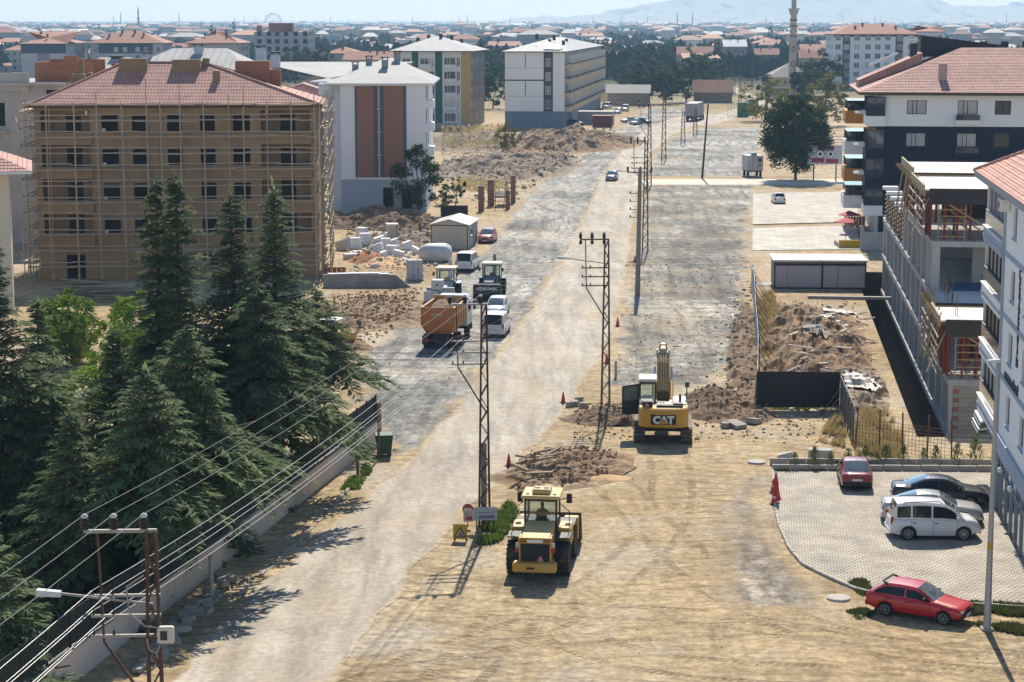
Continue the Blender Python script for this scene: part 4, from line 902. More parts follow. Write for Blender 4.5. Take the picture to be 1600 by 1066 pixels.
    for a, q, ta, tq in ((c[3], c[0], Rt, Rb), (c[0], c[1], Rb, Rb), (c[1], c[2], Rb, Rt), (c[2], c[3], Rt, Rt)):
        for k in range(K):
            f0, f1 = k / K, (k + 1) / K; lf = Vector((0, 0, .05)); P = [a.lerp(ta, f0), q.lerp(tq, f0), q.lerp(tq, f1), a.lerp(ta, f1)]
            rf.quad(P[0], P[1], P[1] + lf, P[0] + lf); rf.quad(P[0] + lf, P[1] + lf, P[2] + lf * .1, P[3] + lf * .1)
    rf.box(-.65, W + .6, -3, L + .6, zz - .3, zz, 1); r = rf.build('roof', [TILE2, M('grey_fascia', (.3, .32, .35))], b)
    rd = MB()
    for k in range(26): a, q = c[3].lerp(Rt, k / 26), c[3].lerp(Rt, (k + .9) / 26); rd.cyl(a + Vector((0, 0, .02)), q + Vector((0, 0, .06)), .14, .11, 6)
    rd.build('ridge_tiles', TILE2, r)
    INK = M('charcoal_letters', (.05, .06, .08)); RZ = (math.pi / 2, 0, -math.pi / 2)
    for k, ch in enumerate('CEZERİ'): text(b, ch, .85, (-.03, 16.0, 12.2 - k * .68), RZ, INK, bold=.03, align='CENTER')
    text(b, 'İH', .5, (-.03, 16.0, 8.2), RZ, INK, bold=.03, align='CENTER')
    text(b, 'GAZZE 1 SİTESİ', .72, (-.03, 20.3, 6.75), RZ, INK, bold=.03)
white_block()

# --- blocks far behind: left row of three, raw frame, right white block
NAVYB = M('slate_blue_band', (.06, .085, .12), (.05, .07, .1), .3); PINKW = M('pale_pink_wall', (.52, .46, .45), (.46, .41, .4), .2); ROSE = M('rose_panel', (.36, .27, .28)); BEIW = M('beige_wall', (.5, .42, .35), (.44, .36, .3), .3)
def place(px, Y): return Vector((XY(px, 300, Y), Y, 0))
zf = [3.5 + 3.0 * k for k in range(4)]
flats('apartment_building', 'far block with red hip roof, slate blue top band and pink lower wall', place(41, 690), 0, 15.6, 34, 15.6, [PINKW, NAVYB, ROSE], {'left': grid((3, 9, 15, 21, 27), zf, 2.2, 1.8), 'right': grid((3, 9, 15, 21, 27), zf, 2.2, 1.8)}, {'front': {'x': [5.6, 10.0], 'z': [12.3], 'f': lambda x, z: 1 if z > 12.3 else (2 if 5.6 < x < 10 else 0)}}, None, TILEF, ANTH, 4.0, None, .8, chim=[(8, 6, 17.6), (4, 14, 18.4), (6, 20, 18.6), (10, 26, 18.6)], chm=M('dark_brick', (.2, .1, .08)), capm=WHITE, seed=1)
flats('apartment_building', 'far block with orange hip roof and windows in a slate blue band', place(148, 705), 0, 25.6, 20, 15.6, [PINKW, NAVYB], {'front': grid((1.2, 8.4, 11.6, 16, 19, 23.2), (9.9, 12.6), 1.5, 1.6), 'right': grid((3, 9, 14), zf, 2, 1.6)}, {'front': {'x': [3, 22.2], 'z': [12.1], 'f': lambda x, z: 1 if z > 12.1 and 3 < x < 22.2 else 0}}, None, TILEF, ANTH, 4.2, None, .8, panes=(GLC, GLB), chim=[(6, 5, 17.6), (10, 8, 18.8), (14.5, 8, 19), (18, 6, 18)], chm=M('dark_brick', (.2, .1, .08)), capm=WHITE, seed=2)
flats('apartment_building', 'far beige block with orange hip roof and open balcony side', place(299, 705), R(-4), 17.5, 22, 15.6, [BEIW], {'right': grid((2, 7, 12, 17), zf, 3.2, 2.0)}, None, None, TILEF, ANTH, 4.2, None, .8, panes=(GL,), chim=[(5, 6, 18), (8, 9, 19), (12, 9, 19), (13, 5, 17.5)], chm=M('dark_brick', (.2, .1, .08)), seed=3)
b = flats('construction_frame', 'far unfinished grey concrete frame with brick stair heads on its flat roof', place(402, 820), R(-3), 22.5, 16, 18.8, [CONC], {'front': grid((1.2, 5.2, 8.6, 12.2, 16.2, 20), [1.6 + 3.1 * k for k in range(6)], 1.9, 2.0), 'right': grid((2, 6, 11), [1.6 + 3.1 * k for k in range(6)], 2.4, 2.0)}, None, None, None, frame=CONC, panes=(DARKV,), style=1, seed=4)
for x0, x1, z1_ in ((5.5, 15.2, 3.6), (13, 15.4, 3.3), (.6, 2.2, 2.6)): MB().box(x0, x1, 3, 7, 18.8, 18.8 + z1_).build('stair_head', BRICK, b)
zf = [1.2 + 3.1 * k for k in range(6)]
LIL = M('cool_white', (.76, .76, .77), (.7, .7, .71), .2)
flats('apartment_building', 'white six storey block with dark plum window strips and orange roof at right', place(1297, 690), 0, 29, 18, 18.8, [LIL, M('dark_plum', (.075, .06, .07)), NAVYB], {'front': grid((.5, 3.4, 7.0, 10.8, 14.2, 17.6, 21.7, 25.5), zf, 1.9, 1.8), 'left': grid((3, 8, 13), zf, 2, 1.7)}, {'front': {'x': [3.0, 5.6, 21.2, 23.8], 'z': [18.0], 'f': lambda x, z: 2 if z > 18 else (1 if 3 < x < 5.6 or 21.2 < x < 23.8 else 0)}}, None, TILEF, NAVYB, 3.4, (8, 20), .7, panes=(GLB, GL, GLC), chim=[(8, 5, 20.4), (11, 8, 21.4), (18, 8, 21.4), (22, 5, 20.4)], chm=M('dark_brick', (.2, .1, .08)), seed=5)
flats('apartment_building', 'narrow white block with a yellow blind adjoining the plum striped block', place(1428, 705), 0, 9.0, 16, 19.6, [LIL], {'front': grid((.6, 3.8, 6.3), zf, 2.0, 1.8)}, None, None, TILEF, NAVYB, 2.0, None, .5, panes=(GLB, GLC), seed=6)
# gabled houses and small buildings of the middle distance: parts wall, roof, chimneys, windows
def gable_house(name, label, p, rz, W, D, H, rise, wallm, roofm, n=2, chim=1, chm=None, frontgable=False, cat='house'):
    b = thing(name, label, cat, p, rz); wb = MB(); fl = max(1, int(H / 2.9)); hs = [(W * (i + .5) / n - .6, W * (i + .5) / n + .6, k * 2.9 + .9, k * 2.9 + 2.2) for k in range(fl) for i in range(n)]
    o, e, nn, _ = frame_of('front', W, D); wall_with_holes(wb, o, e, nn, W, 0, H, hs, .2)
    for sd in ('left', 'right', 'back'):
        o, e, nn, _ = frame_of(sd, W, D); wall_with_holes(wb, o, e, nn, W if sd == 'back' else D, 0, H, [])
    rf = MB(); ov = .5
    if frontgable:
        wb.add([(0, 0, H), (W, 0, H), (W / 2, 0, H + rise)], [(0, 1, 2)]); 
        for s_ in (0, 1):
            xe = -ov if s_ == 0 else W + ov; zl = H - rise * ov / (W / 2)
            rf.hexa([(xe, -ov, zl), (W / 2, -ov, H + rise), (W / 2, D + ov, H + rise), (xe, D + ov, zl)][::1 if s_ == 0 else -1], [(xe, -ov, zl + .18), (W / 2, -ov, H + rise + .18), (W / 2, D + ov, H + rise + .18), (xe, D + ov, zl + .18)][::1 if s_ == 0 else -1])
    else:
        wb.add([(0, 0, H), (0, D, H), (0, D / 2, H + rise)], [(0, 1, 2)]); wb.add([(W, 0, H), (W, D, H), (W, D / 2, H + rise)], [(0, 1, 2)])
        for s_ in (0, 1):
            ye = -ov if s_ == 0 else D + ov; zl = H - rise * ov / (D / 2)
            rf.hexa([(-ov, ye, zl), (W + ov, ye, zl), (W + ov, D / 2, H + rise), (-ov, D / 2, H + rise)][::1 if s_ == 0 else -1], [(-ov, ye, zl + .18), (W + ov, ye, zl + .18), (W + ov, D / 2, H + rise + .18), (-ov, D / 2, H + rise + .18)][::1 if s_ == 0 else -1])
    wb.build('wall', wallm, b); r = rf.build('roof', roofm, b)
    for h in hs: window(b, 'front', W, D, *h, PVC, GL, 2, .1)
    random.seed(int(W * 100))
    if chim: chimneys(r, [(W * random.uniform(.2, .8), D / 2 + random.uniform(-1, 1), H + rise * .75) for _ in range(chim)], chm or M('dark_brick', (.2, .1, .08)), None, 1.3, .6)
    return b
PK = M('pink_house_wall', (.5, .27, .3), (.44, .24, .27), .3); STN = M('stone_house_wall', (.38, .31, .25), (.3, .24, .2), .6); MUD = M('mud_wall', (.27, .2, .15), (.2, .15, .11), .5)
gable_house('house', 'small pink house with brown gable between the scaffolded and white blocks', place(441, 430), R(4), 9.5, 9, 8.6, 1.6, PK, M('brown_sheet', (.3, .17, .13)), 2, 0, None, True)
gable_house('house', 'small house with grey gable roof behind the pink house', place(468, 500), R(-10), 10, 8, 8.2, 2.2, STN, M('grey_tiles', (.2, .2, .2)), 2, 1, None, True)
gable_house('house', 'low abandoned house with red tile roof beside the street bend', G(1084, 161) , R(-5), 11, 9, 3.2, 3.2, MUD, TILEF, 2, 0)
gable_house('house', 'grey gabled house behind trees left of the street bend', G(1052, 128), R(-12), 17, 12, 4.0, 3.2, STN, M('grey_brown_tiles', (.2, .16, .14), (.15, .12, .1)), 2, 2, None, True)
gable_house('house', 'two storey beige house with long red roof behind the trees', place(1056, 800), R(-4), 14, 11, 10, 3.0, BEIW, TILEF, 4, 2)
gable_house('house', 'house with bright white roof among the trees', place(1128, 860), R(2), 9.5, 9, 12.5, 2.6, STN, WHITE, 3, 2)
gable_house('house', 'brown house with red roof right of the white roofed house', place(1176, 860), R(-3), 10, 9, 9, 2.4, M('purple_brown_wall', (.2, .12, .11)), TILEF, 3, 2)
gable_house('house', 'beige house with orange roof right of the tall minaret', place(1245, 760), R(-4), 11, 9, 9.5, 2.6, STN, TILEF, 3, 3)
gable_house('house', 'small beige house with red tile roof at the far right end', place(1512, 560), R(0), 13, 10, 14.2, 1.6, BEIW, TILEF, 3, 2)
gable_house('house', 'brown roofed house left of the green striped block', place(540, 640), R(-4), 17, 12, 11.2, 2.4, BEIW, TILEF, 5, 5)
gable_house('house', 'dark grey workshop with dull roof behind the corner block', place(948, 560), R(-6), 11.5, 9, 3.6, 2.0, MUD, M('grey_tiles', (.2, .2, .2)), 2, 0)
gable_house('house', 'grey stone house with brick roof behind the white wing', place(660, 900), R(0), 30, 14, 9, 3, STN, TILEF, 7, 4)
# mosque with its tall minaret
def mosque():
    Y = 630.0; p = place(1200, Y); b = thing('mosque', 'yellow mosque with grey pyramid roof behind the street trees', 'mosque', p, 0)
    YW = M('yellow_render', (.56, .43, .22), (.5, .38, .2), .3); W = 13.5; wb = MB(); o, e, n, _ = frame_of('front', W, 13); hs = grid((1.5, 4.2, 6.9, 9.6), (3.6,), 1.1, 1.3)
    wall_with_holes(wb, o, e, n, W, 0, 6, hs, .2); wb.box(0, W, .3, 13, 0, 5.98); wb.build('wall', YW, b)
    for h in hs: window(b, 'front', W, 13, *h, PVC, GL, 2, .1)
    rf = MB(); hip_roof(rf, 0, W, 0, 13, 6.1, 4.2, (W / 2 - .1, W / 2 + .1), .6, 0, .2, 1); rf.build('roof', [M('grey_brown_sheet', (.27, .22, .2), (.22, .18, .165), .3), WHITE], b)
    MB().box(-2, W + 2, -3.2, -.05, 2.6, 2.85).build('porch_roof', WHITE, b)
    m = thing('minaret', 'tall stone minaret with dark diamond patterns and two balconies', 'minaret', place(1234, 622), 0)
    ST = M('minaret_stone', (.52, .44, .36), (.44, .37, .3), .4, .9); DK = M('minaret_pattern', (.24, .17, .14))
    k = 622 / F                                                        # metres per photograph pixel at that distance
    def z(py): return ZY(py, 622)
    sh = MB(); sh.lathe([(0, 1.25), (z(100), 1.2), (z(52), 1.0), (z(50), 1.25), (z(48), 1.25), (z(46), 1.0), (z(24), .95), (z(20), 1.35), (z(17), 1.45), (z(16.5), .8), (z(-12), .75), (z(-14), 1.2), (z(-17), 1.25), (z(-17.5), .7), (z(-38), .66)], 14, (0, 0, 0), 'z'); sh.build('shaft', ST, m)
    cp_ = MB(); cp_.lathe([(z(-38), .9), (z(-60), .05), (z(-66), .03)], 12, (0, 0, 0), 'z'); cp_.build('spire', M('lead_roof', (.2, .22, .25)), m)
    pt = MB()
    for zc, s_ in ((z(100), 1.1), (z(77), 1.0)):
        for a, c_ in ((-1, 1), (1, 1), (-1, -1), (1, -1)): pt.bar((0 if a > 0 else -s_ * .8, -1.3, zc + c_ * (s_ if a > 0 else 0)), (s_ * .8 if a > 0 else 0, -1.3, zc + c_ * (0 if a > 0 else s_)), .22, .22)
    for zc in (z(57), z(41), z(32)): pt.lathe([(zc - .2, 1.1), (zc - .18, 1.2), (zc + .3, 1.2), (zc + .32, 1.0)], 14, (0, 0, 0), 'z')
    pt.build('stone_pattern', DK, m)
    rl = MB(); rl.lathe([(z(17), 1.5), (z(13.5), 1.5), (z(13.4), 1.42)], 14, (0, 0, 0), 'z'); rl.build('gallery_parapet', ST, m)
    sp_ = MB()
    for a in (-1, 1): sp_.cyl((a * 1.2, -.6, z(14)), (a * 1.7, -1.0, z(14)), .1, .25, 6)
    sp_.build('loudspeaker', CONC, m)
mosque()
# ------------------------------------------------------------------ cars
TYRE = M('tyre_rubber', (.03, .029, .028), (.02, .019, .018), 3, .85, .2, dirt=(.2, .16, .11), dirtamt=.5); RIMM = M('alloy_rim', (.5, .5, .5), (.36, .36, .36), 3, .35, metal=.6); RIMD = M('rim_shadow', (.03, .03, .03)); CHROME = M('chrome', (.6, .6, .6), None, 2, .15, metal=.9)
BLACKP = M('black_plastic', (.03, .03, .032), (.022, .022, .024), 4, .6); REDL = M('red_lamp', (.4, .015, .015), (.25, .01, .01), 4, .2, spec=.5); HEADL = M('headlamp', (.6, .62, .63), (.35, .37, .38), 8, .1, spec=.6, coat=.6); AMBER = M('amber_lamp', (.6, .22, .02), None, 4, .3); PLATE = M('number_plate', (.72, .72, .7), (.64, .64, .62), 3, .6)
def paint(name, c, metal=0.0, dust=.18): return M(name, c, tuple(x * .88 for x in c), .8, .28, 0, spec=.5, coat=.5, metal=metal, dirt=(.38, .33, .26), dirtamt=dust)
CGLASS = M('car_glass', (.012, .015, .018), None, 1.2, .08, spec=.3); WGLASS = M('windscreen_glass', (.12, .155, .165), (.06, .08, .085), 1.5, .05, spec=.6, coat=.6)
WH = {}
def wheel_meshes(r, wd, spokes, rimc, key):
    if key in WH: return WH[key]
    t = MB(); t.lathe([(-wd / 2, r * .62), (-wd / 2 - .005, r * .8), (-wd / 2 + .03, r * .97), (-wd * .2, r), (wd * .2, r), (wd / 2 - .03, r * .97), (wd / 2 + .005, r * .8), (wd / 2, r * .62)], 24)
    q = MB(); q.lathe([(-wd / 2 + .02, r * .64), (wd / 2 - .02, r * .64), (wd / 2 - .03, r * .2)], 20, m=1)
    q.lathe([(wd / 2 - .03, r * .56), (wd / 2 + .008, r * .6), (wd / 2 + .004, r * .66), (wd / 2 - .02, r * .66)], 24)
    for k in range(spokes):
        a = 2 * math.pi * k / spokes; q.bar((wd / 2 - .004, math.cos(a) * r * .1, math.sin(a) * r * .1), (wd / 2 - .004, math.cos(a) * r * .6, math.sin(a) * r * .6), .05 if spokes < 12 else .03, .02)
    q.lathe([(wd / 2 - .02, r * .16), (wd / 2 + .01, r * .14)], 10)
    WH[key] = (t.mesh('tyre', TYRE), q.mesh('rim', [rimc, RIMD])); return WH[key]
def lerpf(pts, x):
    if x <= pts[0][0]: return pts[0][1]
    for (a, b), (c, d) in zip(pts, pts[1:]):
        if x <= c: return b + (d - b) * (x - a) / (c - a)
    return pts[-1][1]
CARS = {}
def car(label, loc, az, P, body, cat='car', name='parked_car', group=None, rimc=None, spokes=9, sunroof=False):
    """az: compass heading in degrees clockwise from straight ahead"""
    t = thing(name, label, cat, loc, -R(az), group)
    L, W, zb = P['L'], P['W'] / 2, P.get('zb', .2); wr = P.get('wr', .31); wf, wrr = P['wy']; ra = wr + .055
    deck, wid = P['deck'], P['wid']
    ys = sorted(set([round(-L / 2 + L * i / 44, 4) for i in range(45)] + [round(c + ra * s_, 4) for c in (wf, wrr) for s_ in (-1, -.97, -.85, -.6, -.3, 0, .3, .6, .85, .97, 1)]))
    def zlow(y):
        z = zb + max(0, abs(y) - (L / 2 - .5)) * .22
        for c in (wf, wrr):
            d = abs(y - c)
            if d < ra: z = max(z, wr + math.sqrt(max(0, ra * ra - d * d)))
        return z
    key = id(P)
    if (key, body.name) not in CARS:
        mb = MB(); rings = []
        for y in ys:
            w_ = W * lerpf(wid, y); zt = lerpf(deck, y); zl = zlow(y); h = zt - zb
            pr = [(w_ * .93, zl), (w_, max(zl, zb + .25 * h)), (w_ * 1.0, max(zl, zb + .6 * h)), (w_ * .965, max(zl, zb + .86 * h)), (w_ * .87, zt), (w_ * .45, zt + .025), (0, zt + .032)]
            rings.append([(x, y, z) for x, z in pr] + [(-x, y, z) for x, z in pr[-2::-1]])
        n = len(rings[0]); mb.add([p for r in rings for p in r], [(i * n + k, (i + 1) * n + k, (i + 1) * n + k + 1, i * n + k + 1) for i in range(len(rings) - 1) for k in range(n - 1)], 0, True)
        for r, s_ in ((rings[0], 1), (rings[-1], -1)): mb.add(r, [tuple(range(n))[::s_]])
        # cabin
        rb, rt, ft, fb = P['cab']; zr = P['H']; pil = P['pil']; br, bf = lerpf(deck, rb), lerpf(deck, fb)
        cys = sorted(set([rb, rt, ft, fb] + [rb + (rt - rb) * k / 3 for k in (1, 2)] + [ft + (fb - ft) * k / 4 for k in (1, 2, 3)] + [p + s_ for p in pil for s_ in (-.04, .04)] + [rt + (ft - rt) * k / 5 for k in range(1, 5)]))
        crown = P.get('crown', .05); rings = []; wt = W * P.get('wt', .76)
        for y in cys:
            b = lerpf(deck, y) - .03; fr = 1.0
            if y < rt: fr = (y - rb) / max(.01, rt - rb)
            elif y > ft: fr = (fb - y) / (fb - ft)
            fr = max(0, min(1, fr)); mid = (y - rt) / max(.01, ft - rt)
            z = b + (zr - crown * (4 * (mid - .45) ** 2 if 0 <= mid <= 1 else .7) - b) * (fr if 0 < fr < 1 else fr)
            if fr < 1: z = b + (zr - crown * .9 - b) * (1 - (1 - fr) ** 1.15)
            wbl = W * lerpf(wid, y) * .93; wtt = wbl * .93 + (wt - wbl * .93) * fr
            pr = [(wbl, b), (wtt + (wbl - wtt) * .08, max(b, z - .07)), (wtt * .88, z), (wtt * .45, z + .02), (0, z + .026)]
            rings.append([(x, y, zz) for x, zz in pr] + [(-x, y, zz) for x, zz in pr[-2::-1]])
        n = len(rings[0]); B, SG, WS, RG = MB(), MB(), MB(), MB()
        for i in range(len(rings) - 1):
            ya, yb_ = cys[i], cys[i + 1]; ym = (ya + yb_) / 2
            for k in range(n - 1):
                tgt = B
                if k in (0, n - 2):
                    if P['win'][0] < ym < P['win'][1] and not any(abs(ym - p) < .04 for p in pil): tgt = SG
                elif k in (2, 3, 4, 5):
                    if ym > ft + .0: tgt = WS
                    elif ym < rt and not P.get('norear'): tgt = RG
                q = [rings[i][k], rings[i + 1][k], rings[i + 1][k + 1], rings[i][k + 1]]
                if tgt is SG:                                       # leave a door frame below and above the side glass
                    f = lambda a, c, u: tuple(a[j] + (c[j] - a[j]) * u for j in range(3)); lo, hi = (.1, .9)
                    if k == 0:
                        B.quad(q[0], q[1], f(q[1], q[2], lo), f(q[0], q[3], lo)); B.quad(f(q[0], q[3], hi), f(q[1], q[2], hi), q[2], q[3]); q = [f(q[0], q[3], lo), f(q[1], q[2], lo), f(q[1], q[2], hi), f(q[0], q[3], hi)]
                    else:
                        B.quad(q[3], q[2], f(q[2], q[1], lo), f(q[3], q[0], lo)); B.quad(f(q[3], q[0], hi), f(q[2], q[1], hi), q[1], q[0]); q = [f(q[3], q[0], hi), f(q[2], q[1], hi), f(q[2], q[1], lo), f(q[3], q[0], lo)]
                tgt.add(q, [(0, 1, 2, 3)], 0, tgt is B)
        B.add(rings[0], [tuple(range(n))]); mb.v  # rear closing face when the tail is upright
        und = MB(); und.box(-W * .86, W * .86, -L / 2 + .25, L / 2 - .25, zb + .02, zb + .3)
        for c in (wf, wrr): und.box(-W * .84, -W * .5, c - ra, c + ra, zb + .1, wr + ra + .01); und.box(W * .5, W * .84, c - ra, c + ra, zb + .1, wr + ra + .01)
        SE = MB()
        for y in P['doors']:
            w_ = W * lerpf(wid, y); zt = lerpf(deck, y)
            for s_ in (-1, 1): SE.box(min(s_ * (w_ - .02), s_ * (w_ + .003)), max(s_ * (w_ - .02), s_ * (w_ + .003)), y - .008, y + .008, max(zb + .12, zlow(y)), zb + .62 * (zt - zb)); SE.bar((s_ * (w_ + .001), y, zb + .62 * (zt - zb)), (s_ * (w_ * .967), y, zb + .88 * (zt - zb)), .014, .012)
        wl = W * lerpf(wid, wrr - .3)
        HD = MB()
        for y in P['doors'][:-1]:
            w_ = W * lerpf(wid, y + .1); zt = lerpf(deck, y)
            for s_ in (-1, 1): HD.box(min(s_ * w_ * .985, s_ * (w_ + .022)), max(s_ * w_ * .985, s_ * (w_ + .022)), y + .06, y + .24, zb + .74 * (zt - zb), zb + .74 * (zt - zb) + .03)
        CARS[(key, body.name)] = dict(body=mb.mesh('body', body), cabin=B.mesh('cabin', body), side_window=SG.mesh('side_window', CGLASS), windscreen=WS.mesh('windscreen', WGLASS), rear_window=RG.mesh('rear_window', WGLASS if not P.get('darkrear') else CGLASS) if RG.f else None, underbody=und.mesh('underbody', BLACKP), door_seam=SE.mesh('door_seam', BLACKP), door_handle=HD.mesh('door_handle', CHROME if P.get('chrome') else BLACKP))
    for k, me in CARS[(key, body.name)].items():
        if me: link(k, me, t)
    ty, ri = wheel_meshes(wr, .2, spokes, rimc or RIMM, (round(wr, 2), spokes, (rimc or RIMM).name))
    for y in (wf, wrr):
        for s_ in (-1, 1):
            x = s_ * (W * lerpf(wid, y) - .11); wt_ = link('wheel', ty, t, (x, y, wr), (0, 0, 0 if s_ > 0 else math.pi)); link('rim', ri, wt_)
    yr, yf = -L / 2, L / 2; zt = lerpf(deck, yr + .03); zf_ = lerpf(deck, yf - .03); wR = W * lerpf(wid, yr); wF = W * lerpf(wid, yf)
    tl = P.get('tail', (.3, .18)); z0 = zb + (zt - zb) * P.get('tailz', .58)
    for s_ in (-1, 1):
        a, c = s_ * wR * .99, s_ * (wR - tl[0]); MB().bbox(min(a, c), max(a, c), yr - .02, yr + .12, z0, z0 + tl[1], .02).build('tail_light', REDL, t)
        a, c = s_ * wF * .97, s_ * (wF - P.get('hl', .36)); zh = zb + (zf_ - zb) * .6; MB().bbox(min(a, c), max(a, c), yf - .16, yf + .015, zh, zh + .15, .03).build('headlight', HEADL, t)
        ym = P['cab'][3] - .42; wm = W * lerpf(wid, ym) * .93; MB().bbox(min(s_ * wm, s_ * (wm + .2)), max(s_ * wm, s_ * (wm + .2)), ym - .06, ym + .05, lerpf(deck, ym) + .02, lerpf(deck, ym) + .15, .03).build('mirror', body if not P.get('blkbump') else BLACKP, t)
    bm = BLACKP if P.get('blkbump') else body
    MB().bbox(-wR * 1.0, wR * 1.0, yr - .06, yr + .1, zb + .07, zb + .3, .04).build('bumper', bm, t); MB().bbox(-wF * 1.0, wF * 1.0, yf - .1, yf + .06, zb + .04, zb + .26, .04).build('bumper', bm, t)
    MB().box(-.26, .26, yr - .075, yr - .05, zb + .36 if P.get('platehi') else zb + .14, zb + .47 if P.get('platehi') else zb + .25).build('number_plate', PLATE, t); MB().box(-.26, .26, yf + .055, yf + .07, zb + .08, zb + .19).build('number_plate', PLATE, t)
    MB().box(-wF * .5, wF * .5, yf - .02, yf + .012, zb + (zf_ - zb) * .55, zb + (zf_ - zb) * .78).build('grille', BLACKP, t)
    return t
SEDAN = dict(L=4.75, W=1.86, H=1.45, zb=.2, wr=.34, wy=(1.42, -1.42), deck=[(-2.38, .86), (-2.3, 1.0), (-1.6, 1.03), (-.5, .98), (.9, .95), (1.2, .94), (2.0, .84), (2.33, .7), (2.38, .6)], wid=[(-2.38, .82), (-2.2, .93), (-1.4, .99), (0, 1), (1.5, .98), (2.15, .9), (2.38, .74)],
             cab=(-1.85, -.75, .35, 1.25), pil=[-.1, -.95], win=(-1.25, 1.0), wt=.68, crown=.05, doors=[-.95, -.1, .85], tail=(.38, .16), chrome=True)
SEDAN2 = dict(L=4.3, W=1.7, H=1.38, zb=.22, wr=.29, wy=(1.32, -1.2), deck=[(-2.15, .8), (-2.1, .9), (-1.5, .93), (0, .9), (1.0, .88), (2.0, .76), (2.15, .66)], wid=[(-2.15, .88), (-1.9, .96), (0, 1), (1.6, .97), (2.15, .84)], cab=(-1.75, -.85, .2, 1.05), pil=[-.2, -.95], win=(-1.2, .8), wt=.74, crown=.04, doors=[-1.0, -.2, .75], tail=(.5, .16), blkbump=True, platehi=True)
HATCH = dict(L=4.02, W=1.65, H=1.36, zb=.26, wr=.285, wy=(1.3, -1.16), deck=[(-2.01, .82), (-1.95, .92), (-1.2, .92), (0, .89), (.85, .87), (1.85, .73), (2.01, .66)], wid=[(-2.01, .9), (-1.7, .97), (0, 1), (1.6, .98), (2.01, .9)], cab=(-1.93, -1.2, .1, .92), pil=[-.35], win=(-1.6, .72), wt=.77, crown=.035, doors=[-1.15, -.35, .72], tail=(.3, .18), blkbump=True)
MPV = dict(L=4.18, W=1.78, H=1.78, zb=.24, wr=.33, wy=(1.28, -1.28), deck=[(-2.09, .95), (-2.0, 1.05), (-1, 1.06), (.4, 1.03), (1.1, 1.0), (1.75, .93), (2.02, .78), (2.09, .6)], wid=[(-2.09, .88), (-1.8, .96), (0, 1), (1.4, .98), (1.85, .88), (2.09, .72)], cab=(-2.06, -1.82, .42, 1.42), pil=[-.2, -1.15], win=(-1.78, 1.02), wt=.8, crown=.07, doors=[-1.15, -.15, .95], tail=(.12, .42), tailz=.62)
VAN = dict(L=4.3, W=1.8, H=1.82, zb=.25, wr=.32, wy=(1.35, -1.3), deck=[(-2.15, .98), (-2.05, 1.06), (.5, 1.05), (1.3, 1.02), (1.95, .9), (2.15, .7)], wid=[(-2.15, .93), (-1.9, .98), (0, 1), (1.5, .98), (2.15, .82)], cab=(-2.12, -1.95, .5, 1.5), pil=[-.2, -1.2], win=(-1.9, 1.05), wt=.84, crown=.06, doors=[-1.15, -.15, .95], tail=(.13, .4), tailz=.6, darkrear=True, platehi=True)
SMALL = dict(L=4.1, W=1.72, H=1.48, zb=.22, wr=.3, wy=(1.28, -1.22), deck=[(-2.05, .88), (-1.95, 1.0), (0, .97), (.9, .95), (1.8, .82), (2.05, .65)], wid=[(-2.05, .86), (-1.7, .96), (0, 1), (1.5, .97), (2.05, .78)], cab=(-1.98, -1.35, .25, 1.15), pil=[-.25, -1.1], win=(-1.5, .9), wt=.74, crown=.05, doors=[-1.05, -.2, .85], tail=(.25, .2), darkrear=True)
SIL = paint('silver_paint', (.44, .435, .43), .3); WPT = paint('white_car_paint', (.75, .75, .74), 0, .12); BLK = paint('black_car_paint', (.012, .014, .022), 0, .06); RDP = paint('red_car_paint', (.5, .012, .016), 0, .03); RDD = paint('dark_red_car_paint', (.26, .02, .028), 0, .15); BLU2 = paint('blue_car_paint', (.04, .09, .2)); DSIL = paint('dark_silver_paint', (.3, .31, .32), .3)
def mid(px, py): return G(px, py)
car('dark red saloon parked with its tail to us at the planted edge', G(1335, 754), 6, SEDAN2, RDD, rimc=M('steel_rim', (.3, .3, .3), None, 3, .5))
car('big black saloon parked nearest the glass shop front', G(1468, 788), 98, dict(SEDAN, L=4.75), BLK, spokes=10)
car('silver grey saloon between the black saloon and white people carrier', G(1455, 814), 98, dict(SEDAN), SIL, spokes=10)
t = car('white people carrier with roof rails and dark windows', G(1457, 838), 91, MPV, WPT, spokes=12)
for s_ in (-1, 1): q = MB(); q.tube([(s_ * .66, -1.55, 1.70), (s_ * .66, -1.4, 1.80), (s_ * .66, .1, 1.83), (s_ * .66, .3, 1.73)], .022, 6); q.build('roof_rail', BLACKP, t)
t = car('bright red hatchback with black spoiler parked on the bare earth', G(1436, 962), 122, HATCH, RDP, rimc=M('steel_rim', (.3, .3, .3)), spokes=6)
q = MB(); q.tube([(-.6, -1.12, 1.3), (-.58, -1.3, 1.37), (-.5, -1.38, 1.39), (.5, -1.38, 1.39), (.58, -1.3, 1.37), (.6, -1.12, 1.3)], .04, 6); q.build('spoiler', BLACKP, t)
q = MB()
for s_ in (-1, 1): q.box(min(s_ * .83, s_ * .6), max(s_ * .83, s_ * .6), -1.6, -1.57, .1, .34); q.box(min(s_ * .83, s_ * .62), max(s_ * .83, s_ * .62), .84, .87, .12, .34)
q.build('mud_flap', BLACKP, t)
car('red saloon facing us beside the site hut', G(762, 378), 188, SMALL, paint('faded_red_paint', (.36, .05, .045), 0, .4))
car('white van parked with its tail to us beside the front loader tractor', G(731, 421), 9, VAN, WPT)
car('white van parked behind the orange tipper lorry', G(776, 522), 7, VAN, paint('white_van_paint', (.72, .72, .72), 0, .25))
car('white car half hidden in front of the tipper lorry van', G(777, 492), 187, SMALL, paint('white_dusty_paint', (.68, .68, .67), 0, .3))
car('dark blue hatchback driving towards us on the pale road', G(956, 282), 188, SMALL, paint('night_blue_paint', (.07, .08, .13)), name='driving_car')
